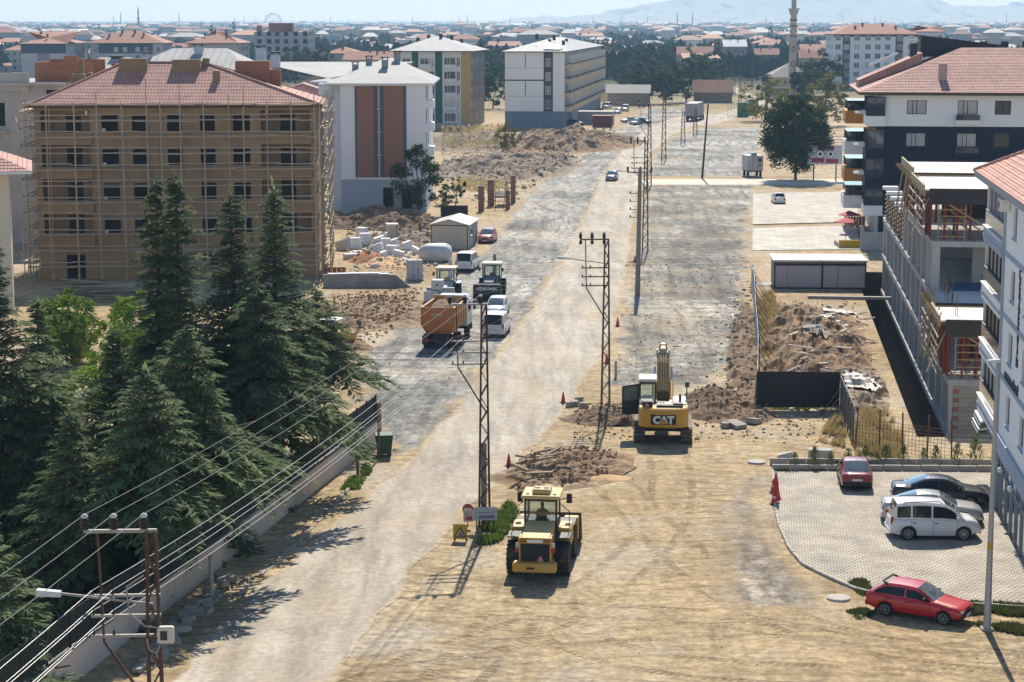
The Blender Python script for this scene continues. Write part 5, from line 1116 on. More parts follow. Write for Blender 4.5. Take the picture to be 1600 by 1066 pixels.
car('white hatchback standing alone on the dusty shop paving', G(1216, 318), 2, SMALL, WPT)
for lab, px, py, P_, m_, az in (('white saloon leftmost of the three cars at the gravel edge', 984, 192, SEDAN2, WPT, 250), ('silver saloon in the middle of three cars at the gravel edge', 993, 195, SEDAN2, SIL, 200), ('blue hatchback rightmost of the three cars at the gravel edge', 1004, 194, SMALL, BLU2, 110),
                               ('white estate car beside the beige balconies, farthest left of its row', 948, 170, VAN, WPT, 200), ('grey hatchback in front of the white estate car', 965, 178, SMALL, DSIL, 190), ('silver van right of the grey hatchback', 977, 174, VAN, SIL, 190)):
    car(lab, G(px, py), az, P_, m_)
car('small dark car under a cover beside the corner block', G(899, 197), 100, SMALL, BLK)
car('white lorry cab parked on the far cross street', G(1144, 109), 90, VAN, WPT); car('white car on the far cross street left of the lorry cab', G(1034, 109.5), 90, VAN, WPT)

# ------------------------------------------------------------------ building machines
YELM = M('machine_yellow', (.56, .31, .035), (.47, .255, .03), .8, .5, .05, spec=.4, dirt=(.42, .31, .18), dirtamt=.5); CREAMM = M('dusty_yellow', (.58, .42, .17), (.5, .35, .13), .8, .6, dirt=(.5, .4, .26), dirtamt=.5); STEEL = M('worn_steel', (.14, .12, .1), (.09, .075, .06), 1.5, .7, .2, metal=.3, dirt=(.32, .24, .16), dirtamt=.7); DGREY = M('dark_machine_grey', (.045, .045, .045), (.03, .03, .03), 1, .6, dirt=(.2, .16, .11), dirtamt=.4)
CLR = clear('cab_glass')
def big_wheel(parent, r, wd, loc, rimm, lugs=22, flip=False, chev=True):
    key = ('big', r, wd, rimm.name)
    if key not in WH:
        t = MB(); t.lathe([(-wd / 2, r * .55), (-wd / 2 - .01, r * .75), (-wd / 2 + .04, r * .93), (-wd * .3, r * .955), (wd * .3, r * .955), (wd / 2 - .04, r * .93), (wd / 2 + .01, r * .75), (wd / 2, r * .55)], 30)
        lg = MB()
        for k in range(lugs):
            a = 2 * math.pi * k / lugs
            for s_ in (-1, 1):
                a2 = a + (.5 * 2 * math.pi / lugs if s_ > 0 else 0); da = 1.2 * math.pi / lugs
                P = lambda x, aa, rr: (x, math.cos(aa) * rr, math.sin(aa) * rr)
                b_ = [P(s_ * .01, a2 + da, r * .93), P(s_ * .01, a2 + da * .45, r * .93), P(s_ * wd * .52, a2 - da * .55, r * .9), P(s_ * wd * .52, a2, r * .9)]
                t_ = [P(s_ * .01, a2 + da, r), P(s_ * .01, a2 + da * .45, r), P(s_ * wd * .51, a2 - da * .55, r * .985), P(s_ * wd * .51, a2, r * .985)]
                lg.hexa(b_, t_)
        q = MB(); q.lathe([(-wd * .3, r * .56), (wd / 2 - .02, r * .56), (wd / 2 - .08, r * .45), (wd * .2, r * .2), (wd * .3, r * .16), (wd * .3, r * .01)], 20)
        WH[key] = (t.mesh('tyre', TYRE), lg.mesh('tread', TYRE), q.mesh('rim', rimm))
    a, b, c = WH[key]; w_ = link('wheel', a, parent, loc, (0, 0, math.pi if flip else 0)); link('tread', b, w_); link('rim', c, w_); return w_
def cab(parent, x0, x1, y0, y1, z0, z1, m_post, m_roof, roof_over=.12, sill=.75, name='cab'):
    c = MB(); t = .09
    c.box(x0, x1, y0, y1, z0, z0 + sill)
    for x in (x0, x1 - t):
        for y in (y0, y1 - t): c.box(x, x + t, y, y + t, z0 + sill, z1)
    c.box(x0, x1, y0, y0 + t * .8, z1 - .12, z1 - .002); c.box(x0, x1, y1 - t * .8, y1, z1 - .12, z1 - .002); c.box(x0, x0 + t * .8, y0 + .08, y1 - .08, z1 - .12, z1 - .002); c.box(x1 - t * .8, x1, y0 + .08, y1 - .08, z1 - .12, z1 - .002)
    o = c.build(name, m_post, parent); g = MB(); e = .03
    za, zb_ = z0 + sill + .01, z1 - .13
    for q in (((x0 + t, y0 + e, za), (x1 - t, y0 + e, za), (x1 - t, y0 + e, zb_), (x0 + t, y0 + e, zb_)), ((x0 + t, y1 - e, za), (x1 - t, y1 - e, za), (x1 - t, y1 - e, zb_), (x0 + t, y1 - e, zb_)), ((x0 + e, y0 + t, za), (x0 + e, y1 - t, za), (x0 + e, y1 - t, zb_), (x0 + e, y0 + t, zb_)), ((x1 - e, y0 + t, za), (x1 - e, y1 - t, za), (x1 - e, y1 - t, zb_), (x1 - e, y0 + t, zb_))):
        k = MB(); k.quad(*q); k.build('cab_window', CLR, o)
    r = MB(); r.bbox(x0 - roof_over, x1 + roof_over, y0 - roof_over, y1 + roof_over, z1, z1 + .16, .05); r.build('cab_roof', m_roof, o)
    s_ = MB(); xc = (x0 + x1) / 2; yc = (y0 + y1) / 2; s_.bbox(xc - .26, xc + .26, yc - .35, yc + .15, z0 + sill - .25, z0 + sill - .1, .04); s_.bbox(xc - .25, xc + .25, yc - .42, yc - .28, z0 + sill - .15, z0 + sill + .3, .04); s_.build('seat', DGREY, o)
    return o
def triangle(parent, x, y, z, s_, m):
    k = MB(); k.prism([(x - s_ / 2, z), (x + s_ / 2, z), (x, z + s_ * .87)], y - .012, y, 'y'); return k.build('warning_triangle', m, parent)
TRI = M('slow_triangle', (.62, .25, .2), (.5, .2, .16), 3, .5)
def wheel_loader():
    t = thing('wheel_loader', 'yellow articulated wheel loader driving away over the bare earth', 'wheel loader', G(842, 901) + Vector((.0, .35, 0)), -R(7)); t.scale = (.96, .96, .96)
    for x in (-1.1, 1.1):
        for y in (0, 3.15): big_wheel(t, .79, .62, (x, y, .79), M('tan_rim', (.45, .3, .1)), 20, x < 0)
    h = MB(); h.hexa([(-.66, -1.55, 1.0), (.66, -1.55, 1.0), (.7, .75, 1.0), (-.7, .75, 1.0)], [(-.62, -1.5, 2.1), (.62, -1.5, 2.1), (.66, .75, 2.32), (-.66, .75, 2.32)]); h.build('engine_hood', CREAMM, t)
    sd = MB(); sd.box(-.72, -.66, -1.58, -.9, .95, 2.12); sd.box(.66, .72, -1.58, -.9, .95, 2.12); sd.bbox(-.76, .76, -1.64, -1.45, 1.86, 2.13, .03); sd.build('rear_frame', YELM, t)
    g = MB()
    for k in range(14): g.box(-.6, .6, -1.6, -1.56, .98 + k * .062, 1.025 + k * .062)
    g.box(-.64, .64, -1.57, -1.5, .92, 1.86); g.build('grille', BLACKP, t)
    for a in (-1, 1):
        p = MB()
        for k in range(4): x = a * (.32 + .1 * k); p.add([(x - .05, -1.652, 1.9), (x, -1.652, 1.9), (x + .05, -1.652, 2.08), (x, -1.652, 2.08)], [(0, 1, 2, 3)])
        p.build('hazard_stripe', BLACKP, t)
        MB().box(min(a * .3, a * .74), max(a * .3, a * .74), -1.648, -1.64, 1.89, 2.09).build('hazard_panel', M('orange_panel_paint', (.6, .26, .03)), t)
        MB().bbox(min(a * .72, a * .9), max(a * .72, a * .9), -1.55, -1.4, 1.42, 1.62, .02).build('tail_light', REDL, t); MB().bbox(min(a * .72, a * .88), max(a * .72, a * .88), -1.5, -1.4, 1.66, 1.86, .02).build('work_light', HEADL, t)
        f = MB(); f.hexa([(a * .8 if a > 0 else -1.42, -.2, 1.74), (1.42 if a > 0 else -.8, -.2, 1.74), (1.42 if a > 0 else -.8, .7, 1.78), (a * .8 if a > 0 else -1.42, .7, 1.78)], [(a * .8 if a > 0 else -1.42, -.2, 1.8), (1.42 if a > 0 else -.8, -.2, 1.8), (1.42 if a > 0 else -.8, .7, 1.85), (a * .8 if a > 0 else -1.42, .7, 1.85)])
        f.build('fender', DGREY, t)
        MB().bbox(min(a * .75, a * 1.38), max(a * .75, a * 1.38), .75, 2.2, 1.1, 2.0, .06).build('side_tank', YELM, t)
        m_ = MB(); m_.tube([(a * .8, 2.2, 3.0), (a * 1.15, 2.5, 3.05)], .025); m_.bbox(a * 1.15 - .13, a * 1.15 + .13, 2.46, 2.54, 2.75, 3.2, .04); m_.build('mirror', BLACKP, t)
        rl = MB(); rl.tube([(a * 1.3, .9, 2.0), (a * 1.3, .95, 2.75), (a * .82, 1.0, 3.15)], .02); rl.build('hand_rail', BLACKP, t)
        MB().cyl((a * .62, .95, 3.42), (a * .62, .95, 3.55), .09, .07, 10).build('beacon', DGREY, t)
    cw = MB(); cw.bbox(-.98, .98, -2.0, -1.45, .62, 1.05, .06); cw.box(-.8, .8, -1.5, -.9, .55, 1.0); c = cw.build('counterweight', YELM, t)
    MB().box(-.35, .02, -2.012, -2.0, .78, .88).build('maker_plate', BLACKP, c)
    MB().box(-.36, .36, -1.664, -1.652, 1.92, 2.05).build('number_plate', PLATE, t); triangle(t, .25, -1.62, 1.02, .36, TRI)
    cb = cab(t, -.76, .76, .72, 2.3, 1.6, 3.35, DGREY, CREAMM, .14, .62)
    ac = MB(); ac.bbox(-.42, .42, .9, 1.75, 3.51, 3.74, .06); a2 = ac.build('air_conditioner', CREAMM, cb)
    fn = MB(); fn.cyl((-.2, 1.3, 3.74), (-.2, 1.3, 3.765), .14, .14, 14); fn.cyl((.2, 1.3, 3.74), (.2, 1.3, 3.765), .14, .14, 14); fn.build('fan_opening', BLACKP, a2)
    ch = MB(); ch.box(-.45, .45, -1.6, .75, .55, 1.05); ch.box(-.5, .5, 1.6, 4.1, .7, 1.5); ch.build('chassis', DGREY, t)
    for a in (-1, 1):
        l = MB(); l.hexa([(a * .55 - .09, 2.5, 1.5), (a * .55 + .09, 2.5, 1.5), (a * .55 + .09, 4.9, .45), (a * .55 - .09, 4.9, .45)], [(a * .55 - .09, 2.5, 2.0), (a * .55 + .09, 2.5, 2.0), (a * .55 + .09, 4.9, .8), (a * .55 - .09, 4.9, .8)]); l.build('lift_arm', YELM, t)
        f = MB(); f.bbox(min(a * .6, a * 1.4), max(a * .6, a * 1.4), 2.4, 3.9, 1.62, 1.72, .03); f.build('fender', DGREY, t)
    b = MB(); prof = [(4.75, .25), (5.9, .18), (5.95, .24), (5.1, .4), (4.95, 1.0), (5.2, 1.62), (5.1, 1.66), (4.75, 1.1)]; b.prism(prof, -1.48, 1.48, 'x')
    for a in (-1.48, 1.42): b.prism([(4.75, .25), (5.95, .2), (5.55, 1.1), (5.1, 1.66), (4.75, 1.1)], a, a + .06, 'x')
    b.build('bucket', STEEL, t); MB().bbox(.72, 1.42, 4.3, 4.74, .55, 1.62, .04).build('bucket_back', YELM, t); MB().bbox(-1.42, -.72, 4.3, 4.74, .55, 1.62, .04).build('bucket_back', YELM, t)
    z_ = MB(); z_.bar((0, 3.0, 1.9), (0, 4.8, 1.3), .16, .3); z_.build('tilt_link', YELM, t)
    return t
LD = wheel_loader()
def excavator():
    base = G(1040, 694) + Vector((0, 2.1, 0)); t = thing('excavator', 'yellow crawler excavator seen from behind with boom stretched away and open cab door', 'excavator', base, -R(4))
    for a in (-1, 1):
        x0, x1 = a * 1.35 - .32, a * 1.35 + .32; k = MB(); pts = []
        for i in range(13): an = math.pi / 2 + math.pi * i / 12; pts.append((-1.75 + .46 * math.cos(an), .47 + .46 * math.sin(an)))
        for i in range(13): an = -math.pi / 2 + math.pi * i / 12; pts.append((2.0 + .46 * math.cos(an), .47 + .46 * math.sin(an)))
        k.prism([(p[0], p[1]) for p in pts], x0 + .05, x1 - .05, 'x'); tr = k.build('track', DGREY, t)
        sh = MB().box(x0 - .0, x1, -.075, .075, -.02, .05).mesh('track_shoe', STEEL)
        per = resample([Vector((0, p[0], p[1])) for p in pts + [pts[0]]], 49); cy_ = Vector((0, .12, .47))
        for i in range(48):
            d = per[i + 1] - per[i - 1 if i else 47]; ang = math.atan2(d.z, d.y); link('track_shoe', sh, tr, (per[i].x, per[i].y, per[i].z), (ang + math.pi, 0, 0))
    u = MB(); u.box(-1.1, 1.1, -.7, .9, .45, .85); u.cyl((0, 0, .8), (0, 0, 1.08), .7, .7, 20); u.build('undercarriage', DGREY, t)
    # counterweight with a bowed back and rounded corners
    cw = MB(); pf = []
    for i in range(17): x = -1.42 + 2.84 * i / 16; pf.append((x, -2.55 - .28 * (1 - (x / 1.42) ** 2) + (.25 if abs(x) > 1.35 else (.06 if abs(x) > 1.2 else 0))))
    poly = pf + [(1.42, -1.5), (-1.42, -1.5)]
    V = []
    for z, ins in ((1.05, .1), (1.12, .02), (1.2, 0), (2.0, 0), (2.12, .03), (2.18, .12)): V += [(x * (1 - ins * .35), y + (ins if y < -2 else 0), z) for x, y in poly]
    n = len(poly); cw.add(V, [tuple(range(n - 1, -1, -1)), tuple(range(5 * n, 6 * n))] + [(r_ * n + i, r_ * n + (i + 1) % n, (r_ + 1) * n + (i + 1) % n, (r_ + 1) * n + i) for r_ in range(5) for i in range(n)])
    c = cw.build('counterweight', M('excavator_yellow', (.55, .29, .02), (.47, .25, .018), .5, .4, spec=.45, coat=.3, dirt=(.45, .33, .18), dirtamt=.2), t)
    pn = MB(); pn.bbox(-.72, .72, -2.86, -2.7, 1.27, 1.84, .03); p_ = pn.build('badge_panel', BLACKP, c)
    text(p_, 'CAT', .6, (0, -2.868, 1.35), (math.pi / 2, 0, 0), M('badge_white', (.75, .74, .72)), bold=.035, align='CENTER', ext=.012)
    tri = MB(); tri.prism([(-.24, 1.32), (.24, 1.32), (0, 1.56)], -2.9, -2.868, 'y'); tri.build('badge_triangle', M('badge_yellow', (.6, .33, .03)), p_)
    tri = MB(); tri.prism([(-.3, 1.3), (.3, 1.3), (0, 1.62)], -2.884, -2.866, 'y'); tri.build('badge_outline', BLACKP, p_)
    bd = MB(); bd.bbox(-1.4, 1.4, -1.95, 1.3, 1.1, 1.95, .06); bd.bbox(-1.38, -.55, -1.6, -.2, 1.95, 2.45, .12); bd.bbox(.5, 1.38, -1.7, 1.0, 1.95, 2.25, .1); bd.bbox(-.5, .5, -1.9, -.6, 1.95, 2.2, .06); bd.build('upper_body', M('dusty_white_yellow', (.58, .52, .42), (.48, .42, .33), .8, .6, dirt=(.45, .36, .24)), t)
    dk = MB(); dk.box(-1.2, -.62, -2.3, -1.6, 2.19, 2.5); dk.box(-.4, 1.1, -2.35, -1.92, 2.18, 2.3); dk.box(.55, 1.1, -2.2, -1.72, 2.2, 2.38); dk.build('top_cover', DGREY, t); q = triangle(t, -.95, -2.31, 2.2, .32, TRI)
    vt = MB()
    for k in range(6): vt.box(-.95 + .18 * k, -.83 + .18 * k, -1.2, -.7, 2.2, 2.24)
    vt.cyl((.95, -1.2, 2.2), (.95, -1.2, 2.75), .07, .07, 8); vt.build('exhaust', DGREY, t)
    cb = cab(t, -1.4, -.42, -.2, 1.6, 1.15, 3.25, DGREY, M('white_cab_roof', (.62, .6, .56), (.54, .52, .48), .8), .05, .9)
    d = MB(); dd = .05
    for p0, p1 in (((-1.42, .1, 1.35), (-2.35, -.15, 1.35)), ((-2.35, -.15, 1.35), (-2.35, -.15, 2.95)), ((-2.35, -.15, 2.95), (-1.42, .1, 3.05)), ((-1.42, .1, 3.05), (-1.42, .1, 1.35)), ((-1.42, .1, 2.1), (-2.35, -.15, 2.05))): d.bar(p0, p1, .1)
    d.hexa([(-2.33, -.16, 1.38), (-1.44, .08, 1.38), (-1.44, .12, 1.38), (-2.33, -.12, 1.38)], [(-2.33, -.16, 2.05), (-1.44, .08, 2.1), (-1.44, .12, 2.1), (-2.33, -.12, 2.05)])
    dr = d.build('cab_door', DGREY, t); k = MB(); k.quad((-2.33, -.14, 2.08), (-1.44, .1, 2.12), (-1.44, .1, 3.03), (-2.33, -.14, 2.93)); k.build('door_window', M('door_glass', (.16, .2, .16), (.1, .13, .1), 1, .1, spec=.6), dr)
    rl = MB(); rl.tube([(1.36, .2, 2.2), (1.36, .2, 3.0), (1.36, .9, 3.0), (1.36, .9, 2.2)], .03); rl.bbox(1.25, 1.5, .15, .3, 2.9, 3.2, .03); rl.build('hand_rail', DGREY, t)
    bm = MB(); P0 = [(.9, 1.7), (.9, 2.5), (3.5, 3.75), (5.2, 3.95), (7.0, 3.75), (7.0, 3.35), (5.0, 3.3), (3.6, 3.0)]; bm.prism(P0, -.36, .36, 'x'); bo = bm.build('boom', M('boom_dirty', (.13, .09, .045), (.08, .058, .03), 1, .95, spec=.03, dirt=(.2, .15, .09)), t)
    pl = MB(); pl.bbox(-.3, .3, 6.0, 6.8, 3.9, 3.95, .01); pl.bbox(-.16, .16, 5.2, 7.6, 3.98, 4.33, .05); pl.bbox(-.42, -.28, 5.0, 5.5, 3.88, 4.28, .03); pl.bbox(.28, .42, 5.0, 5.5, 3.88, 4.28, .03); pl.build('boom_head', M('dusty_white_yellow', (.58, .52, .42)), bo)
    hs = MB()
    for x in (-.12, 0, .12): hs.tube([(x, .95, 2.55), (x, 3.4, 3.82), (x, 5, 4.02)], .025)
    hs.build('hose', BLACKP, bo)
    for a in (-1, 1):
        cy_ = MB(); cy_.cyl((a * .5, 1.4, 1.9), (a * .5, 2.9, 2.75), .12, .12, 10); cy_.build('lift_cylinder', YELM, t); r_ = MB(); r_.cyl((a * .5, 2.9, 2.75), (a * .5, 4.0, 3.4), .06, .06, 8); r_.build('piston_rod', M('blue_rod', (.12, .14, .35)), t)
    sk = MB(); sk.prism([(6.4, 4.4), (7.1, 4.3), (8.2, 1.6), (7.9, 1.5), (6.5, 3.5)], -.24, .24, 'x'); sk.build('stick', YELM, t)
    bk = MB(); bk.prism([(7.9, 1.7), (8.4, 1.5), (8.5, .5), (7.9, .1), (7.2, .4), (7.3, .6), (7.9, .5), (8.2, .9)], -.65, .65, 'x'); bk.build('bucket', STEEL, t)
excavator()
def tipper():
    t = thing('tipper_lorry', 'orange tipper lorry loaded with rubble, tail towards us on the gravel lane', 'lorry', G(683, 548) + Vector((.1, .6, 0)), -R(9))
    OR = M('tipper_orange', (.5, .17, .05), (.4, .13, .04), .7, .6, .05, dirt=(.42, .28, .16), dirtamt=.6); TY = M('tipper_yellow', (.55, .27, .06), (.46, .22, .05), .7, .6, dirt=(.45, .32, .18), dirtamt=.5); CABW = paint('white_lorry_paint', (.62, .61, .58), 0, .4)
    for y in (.75, 2.1, 5.7):
        for a in (-1, 1): big_wheel(t, .52, .5 if y < 3 else .32, (a * (1.0 if y < 3 else 1.08), y, .52), M('lorry_rim', (.3, .28, .25)), 16, a < 0)
    ch = MB(); ch.box(-.45, .45, .1, 6.9, .75, 1.1); ch.box(-1.15, 1.15, -.1, .1, .55, .75); ch.build('chassis', DGREY, t)
    mg = MB()
    for a in (-1, 1): mg.box(min(a * .75, a * 1.25), max(a * .75, a * 1.25), .0, .06, .35, 1.0)
    mg.build('mud_flap', BLACKP, t)
    W = 1.25; z0, z1 = 1.2, 3.1; y0, y1 = -.35, 4.7; b = MB()
    out = lambda y, z: None
    prof = [(-W * .72, z0), (-W, z0 + .65), (-W, z1), (W, z1), (W, z0 + .65), (W * .72, z0)]; inn = [(-W * .68, z0 + .12), (-W + .09, z0 + .7), (-W + .09, z1), (W - .09, z1), (W - .09, z0 + .7), (W * .68, z0 + .12)]
    V = [(x, y0 + (.35 if z < z0 + .3 else 0), z) for x, z in prof] + [(x, y1, z) for x, z in prof]; b.add(V, [(0, 1, 7, 6), (1, 2, 8, 7), (3, 4, 10, 9), (4, 5, 11, 10), (5, 0, 6, 11)]); b.add(V[6:], [tuple(range(6))])
    Vi = [(x, y0 + .06, z) for x, z in inn] + [(x, y1 - .08, z) for x, z in inn]; b.add(Vi, [(6, 7, 1, 0), (7, 8, 2, 1), (9, 10, 4, 3), (10, 11, 5, 4), (11, 6, 0, 5)]); b.add(Vi[6:], [(5, 4, 3, 2, 1, 0)])
    for a in (-1, 1): b.box(a * W if a < 0 else W - .12, -W + .12 if a < 0 else W, y0, y1, z1, z1 + .06)
    b.box(-W, W, y1 - .12, y1, z1 + .001, z1 + .3)
    for k in range(5): y = y0 + .6 + k * 1.0; [b.box(min(a * W, a * (W + .06)), max(a * W, a * (W + .06)), y, y + .12, z0 + .6, z1) for a in (-1, 1)]
    bx = b.build('tipper_body', TY, t)
    tg = MB(); V = [(-W * .74, y0 + .3, z0 - .02), (W * .74, y0 + .3, z0 - .02), (W + .02, y0 - .02, z0 + .65), (W + .02, y0 - .06, z1 + .06), (-W - .02, y0 - .06, z1 + .06), (-W - .02, y0 - .02, z0 + .65)]
    tg.add([(x, y, z) for x, y, z in V] + [(x, y + .06, z) for x, y, z in V], [(0, 1, 2, 5), (5, 2, 3, 4), (6, 11, 8, 7), (11, 10, 9, 8), (3, 2, 8, 9), (2, 1, 7, 8), (4, 3, 9, 10), (5, 4, 10, 11), (0, 5, 11, 6), (1, 0, 6, 7)])
    g_ = tg.build('tailgate', OR, t); r_ = MB()
    for z in (z0 + .66, z0 + 1.2, z1 - .08): r_.box(-W, W, y0 - .1, y0 - .055, z, z + .1)
    for x in (-W, W - .1): r_.box(x, x + .1, y0 - .1, y0 - .05, z0 + .7, z1)
    r_.build('tailgate_rib', OR, g_)
    MB().box(-.5, .4, y0 - .075, y0 - .06, z0 + 1.35, z0 + 1.5).build('faded_plate', M('faded_plate', (.5, .38, .22)), g_)
    ld = heap('load', None, None, (0, 2.2, 2.72), 2.35, 4.9, .9, SOIL, 0, 41, 44, .25); ld.parent = t; KID.setdefault(t.name, []).append(ld)
    cb = MB(); cb.hexa([(-1.22, 5.0, 1.0), (1.22, 5.0, 1.0), (1.22, 7.2, 1.0), (-1.22, 7.2, 1.0)], [(-1.2, 5.0, 2.9), (1.2, 5.0, 2.9), (1.2, 7.0, 2.9), (-1.2, 7.0, 2.9)]); cb.bbox(-1.15, 1.15, 4.98, 6.9, 2.9, 3.25, .12); c = cb.build('cab', CABW, t)
    MB().box(-1.05, 1.05, 4.96, 4.995, 2.2, 2.8).build('rear_window', CGLASS, c); MB().box(-1.08, 1.08, 7.06, 7.2, 1.95, 2.7).build('windscreen', WGLASS, c)
    for a in (-1, 1): MB().box(min(a * 1.19, a * 1.23), max(a * 1.19, a * 1.23), 5.5, 6.7, 2.0, 2.7).build('side_window', CGLASS, c); m_ = MB(); m_.bbox(a * 1.42 - .1, a * 1.42 + .1, 7.0, 7.08, 2.0, 2.6, .03); m_.bar((a * 1.2, 7.0, 2.5), (a * 1.4, 7.04, 2.5), .04); m_.build('mirror', BLACKP, c)
    for a in (-1, 1): MB().box(a * .9 - .18, a * .9 + .18, -.13, -.1, .55, .72).build('tail_light', REDL, t)
    MB().box(-1.2, 1.2, 7.2, 7.3, .45, 1.05).build('bumper', DGREY, t)
tipper()
def backhoe(label, loc, az, bucketm, word, raised, hoodm, bz):
    t = thing('backhoe_loader', label, 'backhoe loader', loc, -R(az)); GRNC = M('cab_green', (.06, .12, .1)); IV = M('ivory_roof', (.6, .54, .4), (.52, .47, .36), .8)
    for a in (-1, 1): big_wheel(t, .74, .46, (a * .92, -.9, .74), IV, 18, a < 0); big_wheel(t, .5, .34, (a * .88, 1.4, .5), IV, 16, a < 0)
    ch = MB(); ch.box(-.4, .4, -1.6, 2.4, .6, 1.05); ch.build('chassis', DGREY, t)
    h = MB(); h.hexa([(-.48, .4, 1.0), (.48, .4, 1.0), (.42, 2.4, .95), (-.42, 2.4, .95)], [(-.46, .4, 1.75), (.46, .4, 1.75), (.38, 2.35, 1.5), (-.38, 2.35, 1.5)]); h.build('engine_hood', hoodm, t)
    cab(t, -.78, .78, -1.3, .35, 1.2, 2.75, GRNC, IV, .1, .45)
    for a in (-1, 1):
        f = MB(); f.bbox(min(a * .66, a * 1.18), max(a * .66, a * 1.18), -1.6, -.1, 1.48, 1.56, .03); f.build('fender', hoodm, t)
        l = MB(); l.hexa([(a * .58 - .07, .5, 1.5), (a * .58 + .07, .5, 1.5), (a * .58 + .07, 2.75, bz), (a * .58 - .07, 2.75, bz)], [(a * .58 - .07, .5, 1.8), (a * .58 + .07, .5, 1.8), (a * .58 + .07, 2.75, bz + .3), (a * .58 - .07, 2.75, bz + .3)]); l.build('lift_arm', hoodm, t)
        m_ = MB(); m_.bbox(a * 1.02 - .1, a * 1.02 + .1, .3, .38, 2.2, 2.5, .03); m_.bar((a * .78, .3, 2.5), (a * 1.0, .34, 2.4), .03); m_.build('mirror', BLACKP, t); MB().bbox(a * .6 - .1, a * .6 + .1, .4, .5, 2.6, 2.75, .02).build('work_light', HEADL, t)
    b = MB(); b.prism([(2.7, bz), (3.6, bz - .25), (3.65, bz - .18), (3.0, bz + .15), (2.9, bz + .55), (3.15, bz + .95), (3.05, bz + 1.0), (2.7, bz + .6)], -1.2, 1.2, 'x')
    b.prism([(2.7, bz), (3.62, bz - .22), (3.4, bz + .5), (3.1, bz + .98), (2.7, bz + .6)], -1.2, -1.14, 'x'); b.prism([(2.7, bz), (3.62, bz - .22), (3.4, bz + .5), (3.1, bz + .98), (2.7, bz + .6)], 1.14, 1.2, 'x')
    bo = b.build('bucket', bucketm, t)
    if word:
        k = MB(); k.bbox(-1.2, 1.2, 3.42, 3.5, bz - .1, bz + .95, .02); k.build('bucket_face', bucketm, bo); text(bo, word, .34, (0, 3.51, bz + .5), (math.pi / 2, 0, math.pi), M('badge_white', (.75, .74, .72)), align='CENTER', bold=.012)
    # folded digging arm behind
    d = MB(); d.bar((0, -1.7, 1.0), (0, -2.6, 3.3), .26, .3); d.bar((0, -2.6, 3.3), (0, -3.1, 1.5), .2, .26); d.prism([(-3.3, 1.5), (-2.7, 1.4), (-2.8, .8), (-3.2, .7)], -.3, .3, 'x'); d.box(-1.0, 1.0, -1.8, -1.55, .5, 1.1); d.build('digging_arm', hoodm, t)
    return t
WHM = M('backhoe_white', (.6, .6, .58), (.5, .5, .48), .8, .5, dirt=(.42, .36, .28))
backhoe('white backhoe loader with dark green cab and black lettered bucket facing us', G(768, 462), 186, M('black_bucket', (.03, .035, .038), (.02, .023, .025), 1, .5), 'HİDROMEK', False, M('backhoe_grey_green', (.2, .25, .25)), .45)
t = backhoe('white backhoe loader with ivory roof left of the other one, in front of the lorry', G(697, 470), 187, WHM, None, True, WHM, .6)
q = MB(); q.bbox(-.2, .75, 2.35, 3.3, 1.35, 2.2, .04); q.build('battery_box', WHM, t); q = MB(); q.cyl((.25, 3.305, 1.8), (.25, 3.315, 1.8), .12, .12, 12); q.build('round_badge', M('grey_badge', (.2, .2, .24)), t)
q = MB(); q.bbox(.1, 1.35, 2.9, 3.6, .25, 1.3, .05); q.build('white_bucket_side', WHM, t)
# half hidden yellow machine and white cab roof at the wood edge
def yellow_plant():
    t = thing('roller', 'yellow roller machine half hidden by the dark cedars', 'roller', G(516, 548), -R(20)); 
    b = MB(); b.bbox(-.9, .9, -1.2, 1.2, .5, 1.5, .1); b.bbox(-.7, 1.1, 1.2, 2.2, .6, 1.2, .1); b.build('body', YELM, t)
    d = MB(); d.lathe([(-.9, .05), (-.9, .6), (.9, .6), (.9, .05)], 20, (0, 2.0, .6)); d.build('drum', STEEL, t); d = MB()
    for a in (-1, 1): d.lathe([(-.2, .1), (-.2, .6), (.2, .6), (.2, .1)], 16, (a * .75, -.8, .6))
    d.build('wheel', TYRE, t); r_ = MB(); r_.bbox(-.95, .95, -.9, .7, 2.3, 2.42, .04)
    for x in (-.8, .8):
        for y in (-.7, .5): r_.bar((x, y, 1.4), (x, y, 2.3), .07)
    r_.build('canopy', M('white_cab_roof', (.62, .6, .56)), t)
yellow_plant()
# far container lorry and the container trailer
def container_lorry():
    t = thing('container_lorry', 'grey box lorry driving away at the far end of the road', 'lorry', G(1079, 190), -R(14)); GB = M('lorry_box', (.42, .4, .4), (.33, .31, .31), .5, .7, dirt=(.3, .25, .22)); s_ = 1.05
    b = MB(); b.bbox(-1.3, 1.3, 0, 11.5, 1.2, 4.2, .05); bx = b.build('box_body', GB, t); r_ = MB()
    for k in range(7): [r_.box(min(a * 1.3, a * 1.36), max(a * 1.3, a * 1.36), .1 + k * 1.85, .25 + k * 1.85, 1.25, 4.15) for a in (-1, 1)]
    for x in (-1.28, -.06, 1.16): r_.box(x, x + .12, -.05, 0, 1.25, 4.15)
    r_.build('box_rib', M('lorry_rib', (.3, .28, .28)), bx); MB().box(-1.25, 1.25, .05, 11.4, 4.2, 4.26).build('box_roof', M('pale_sheet', (.62, .6, .58)), bx)
    MB().box(-1.2, 1.2, 0, 11, .7, 1.18).build('chassis', DGREY, t); c = MB(); c.bbox(-1.2, 1.2, 12.0, 14, .9, 3.6, .2); c.build('cab', WHM, t)
    for y in (1.2, 2.5, 9, 13):
        for a in (-1, 1): big_wheel(t, .5, .4, (a * 1.05, y, .5), M('lorry_rim', (.3, .28, .25)), 14, a < 0)
container_lorry()
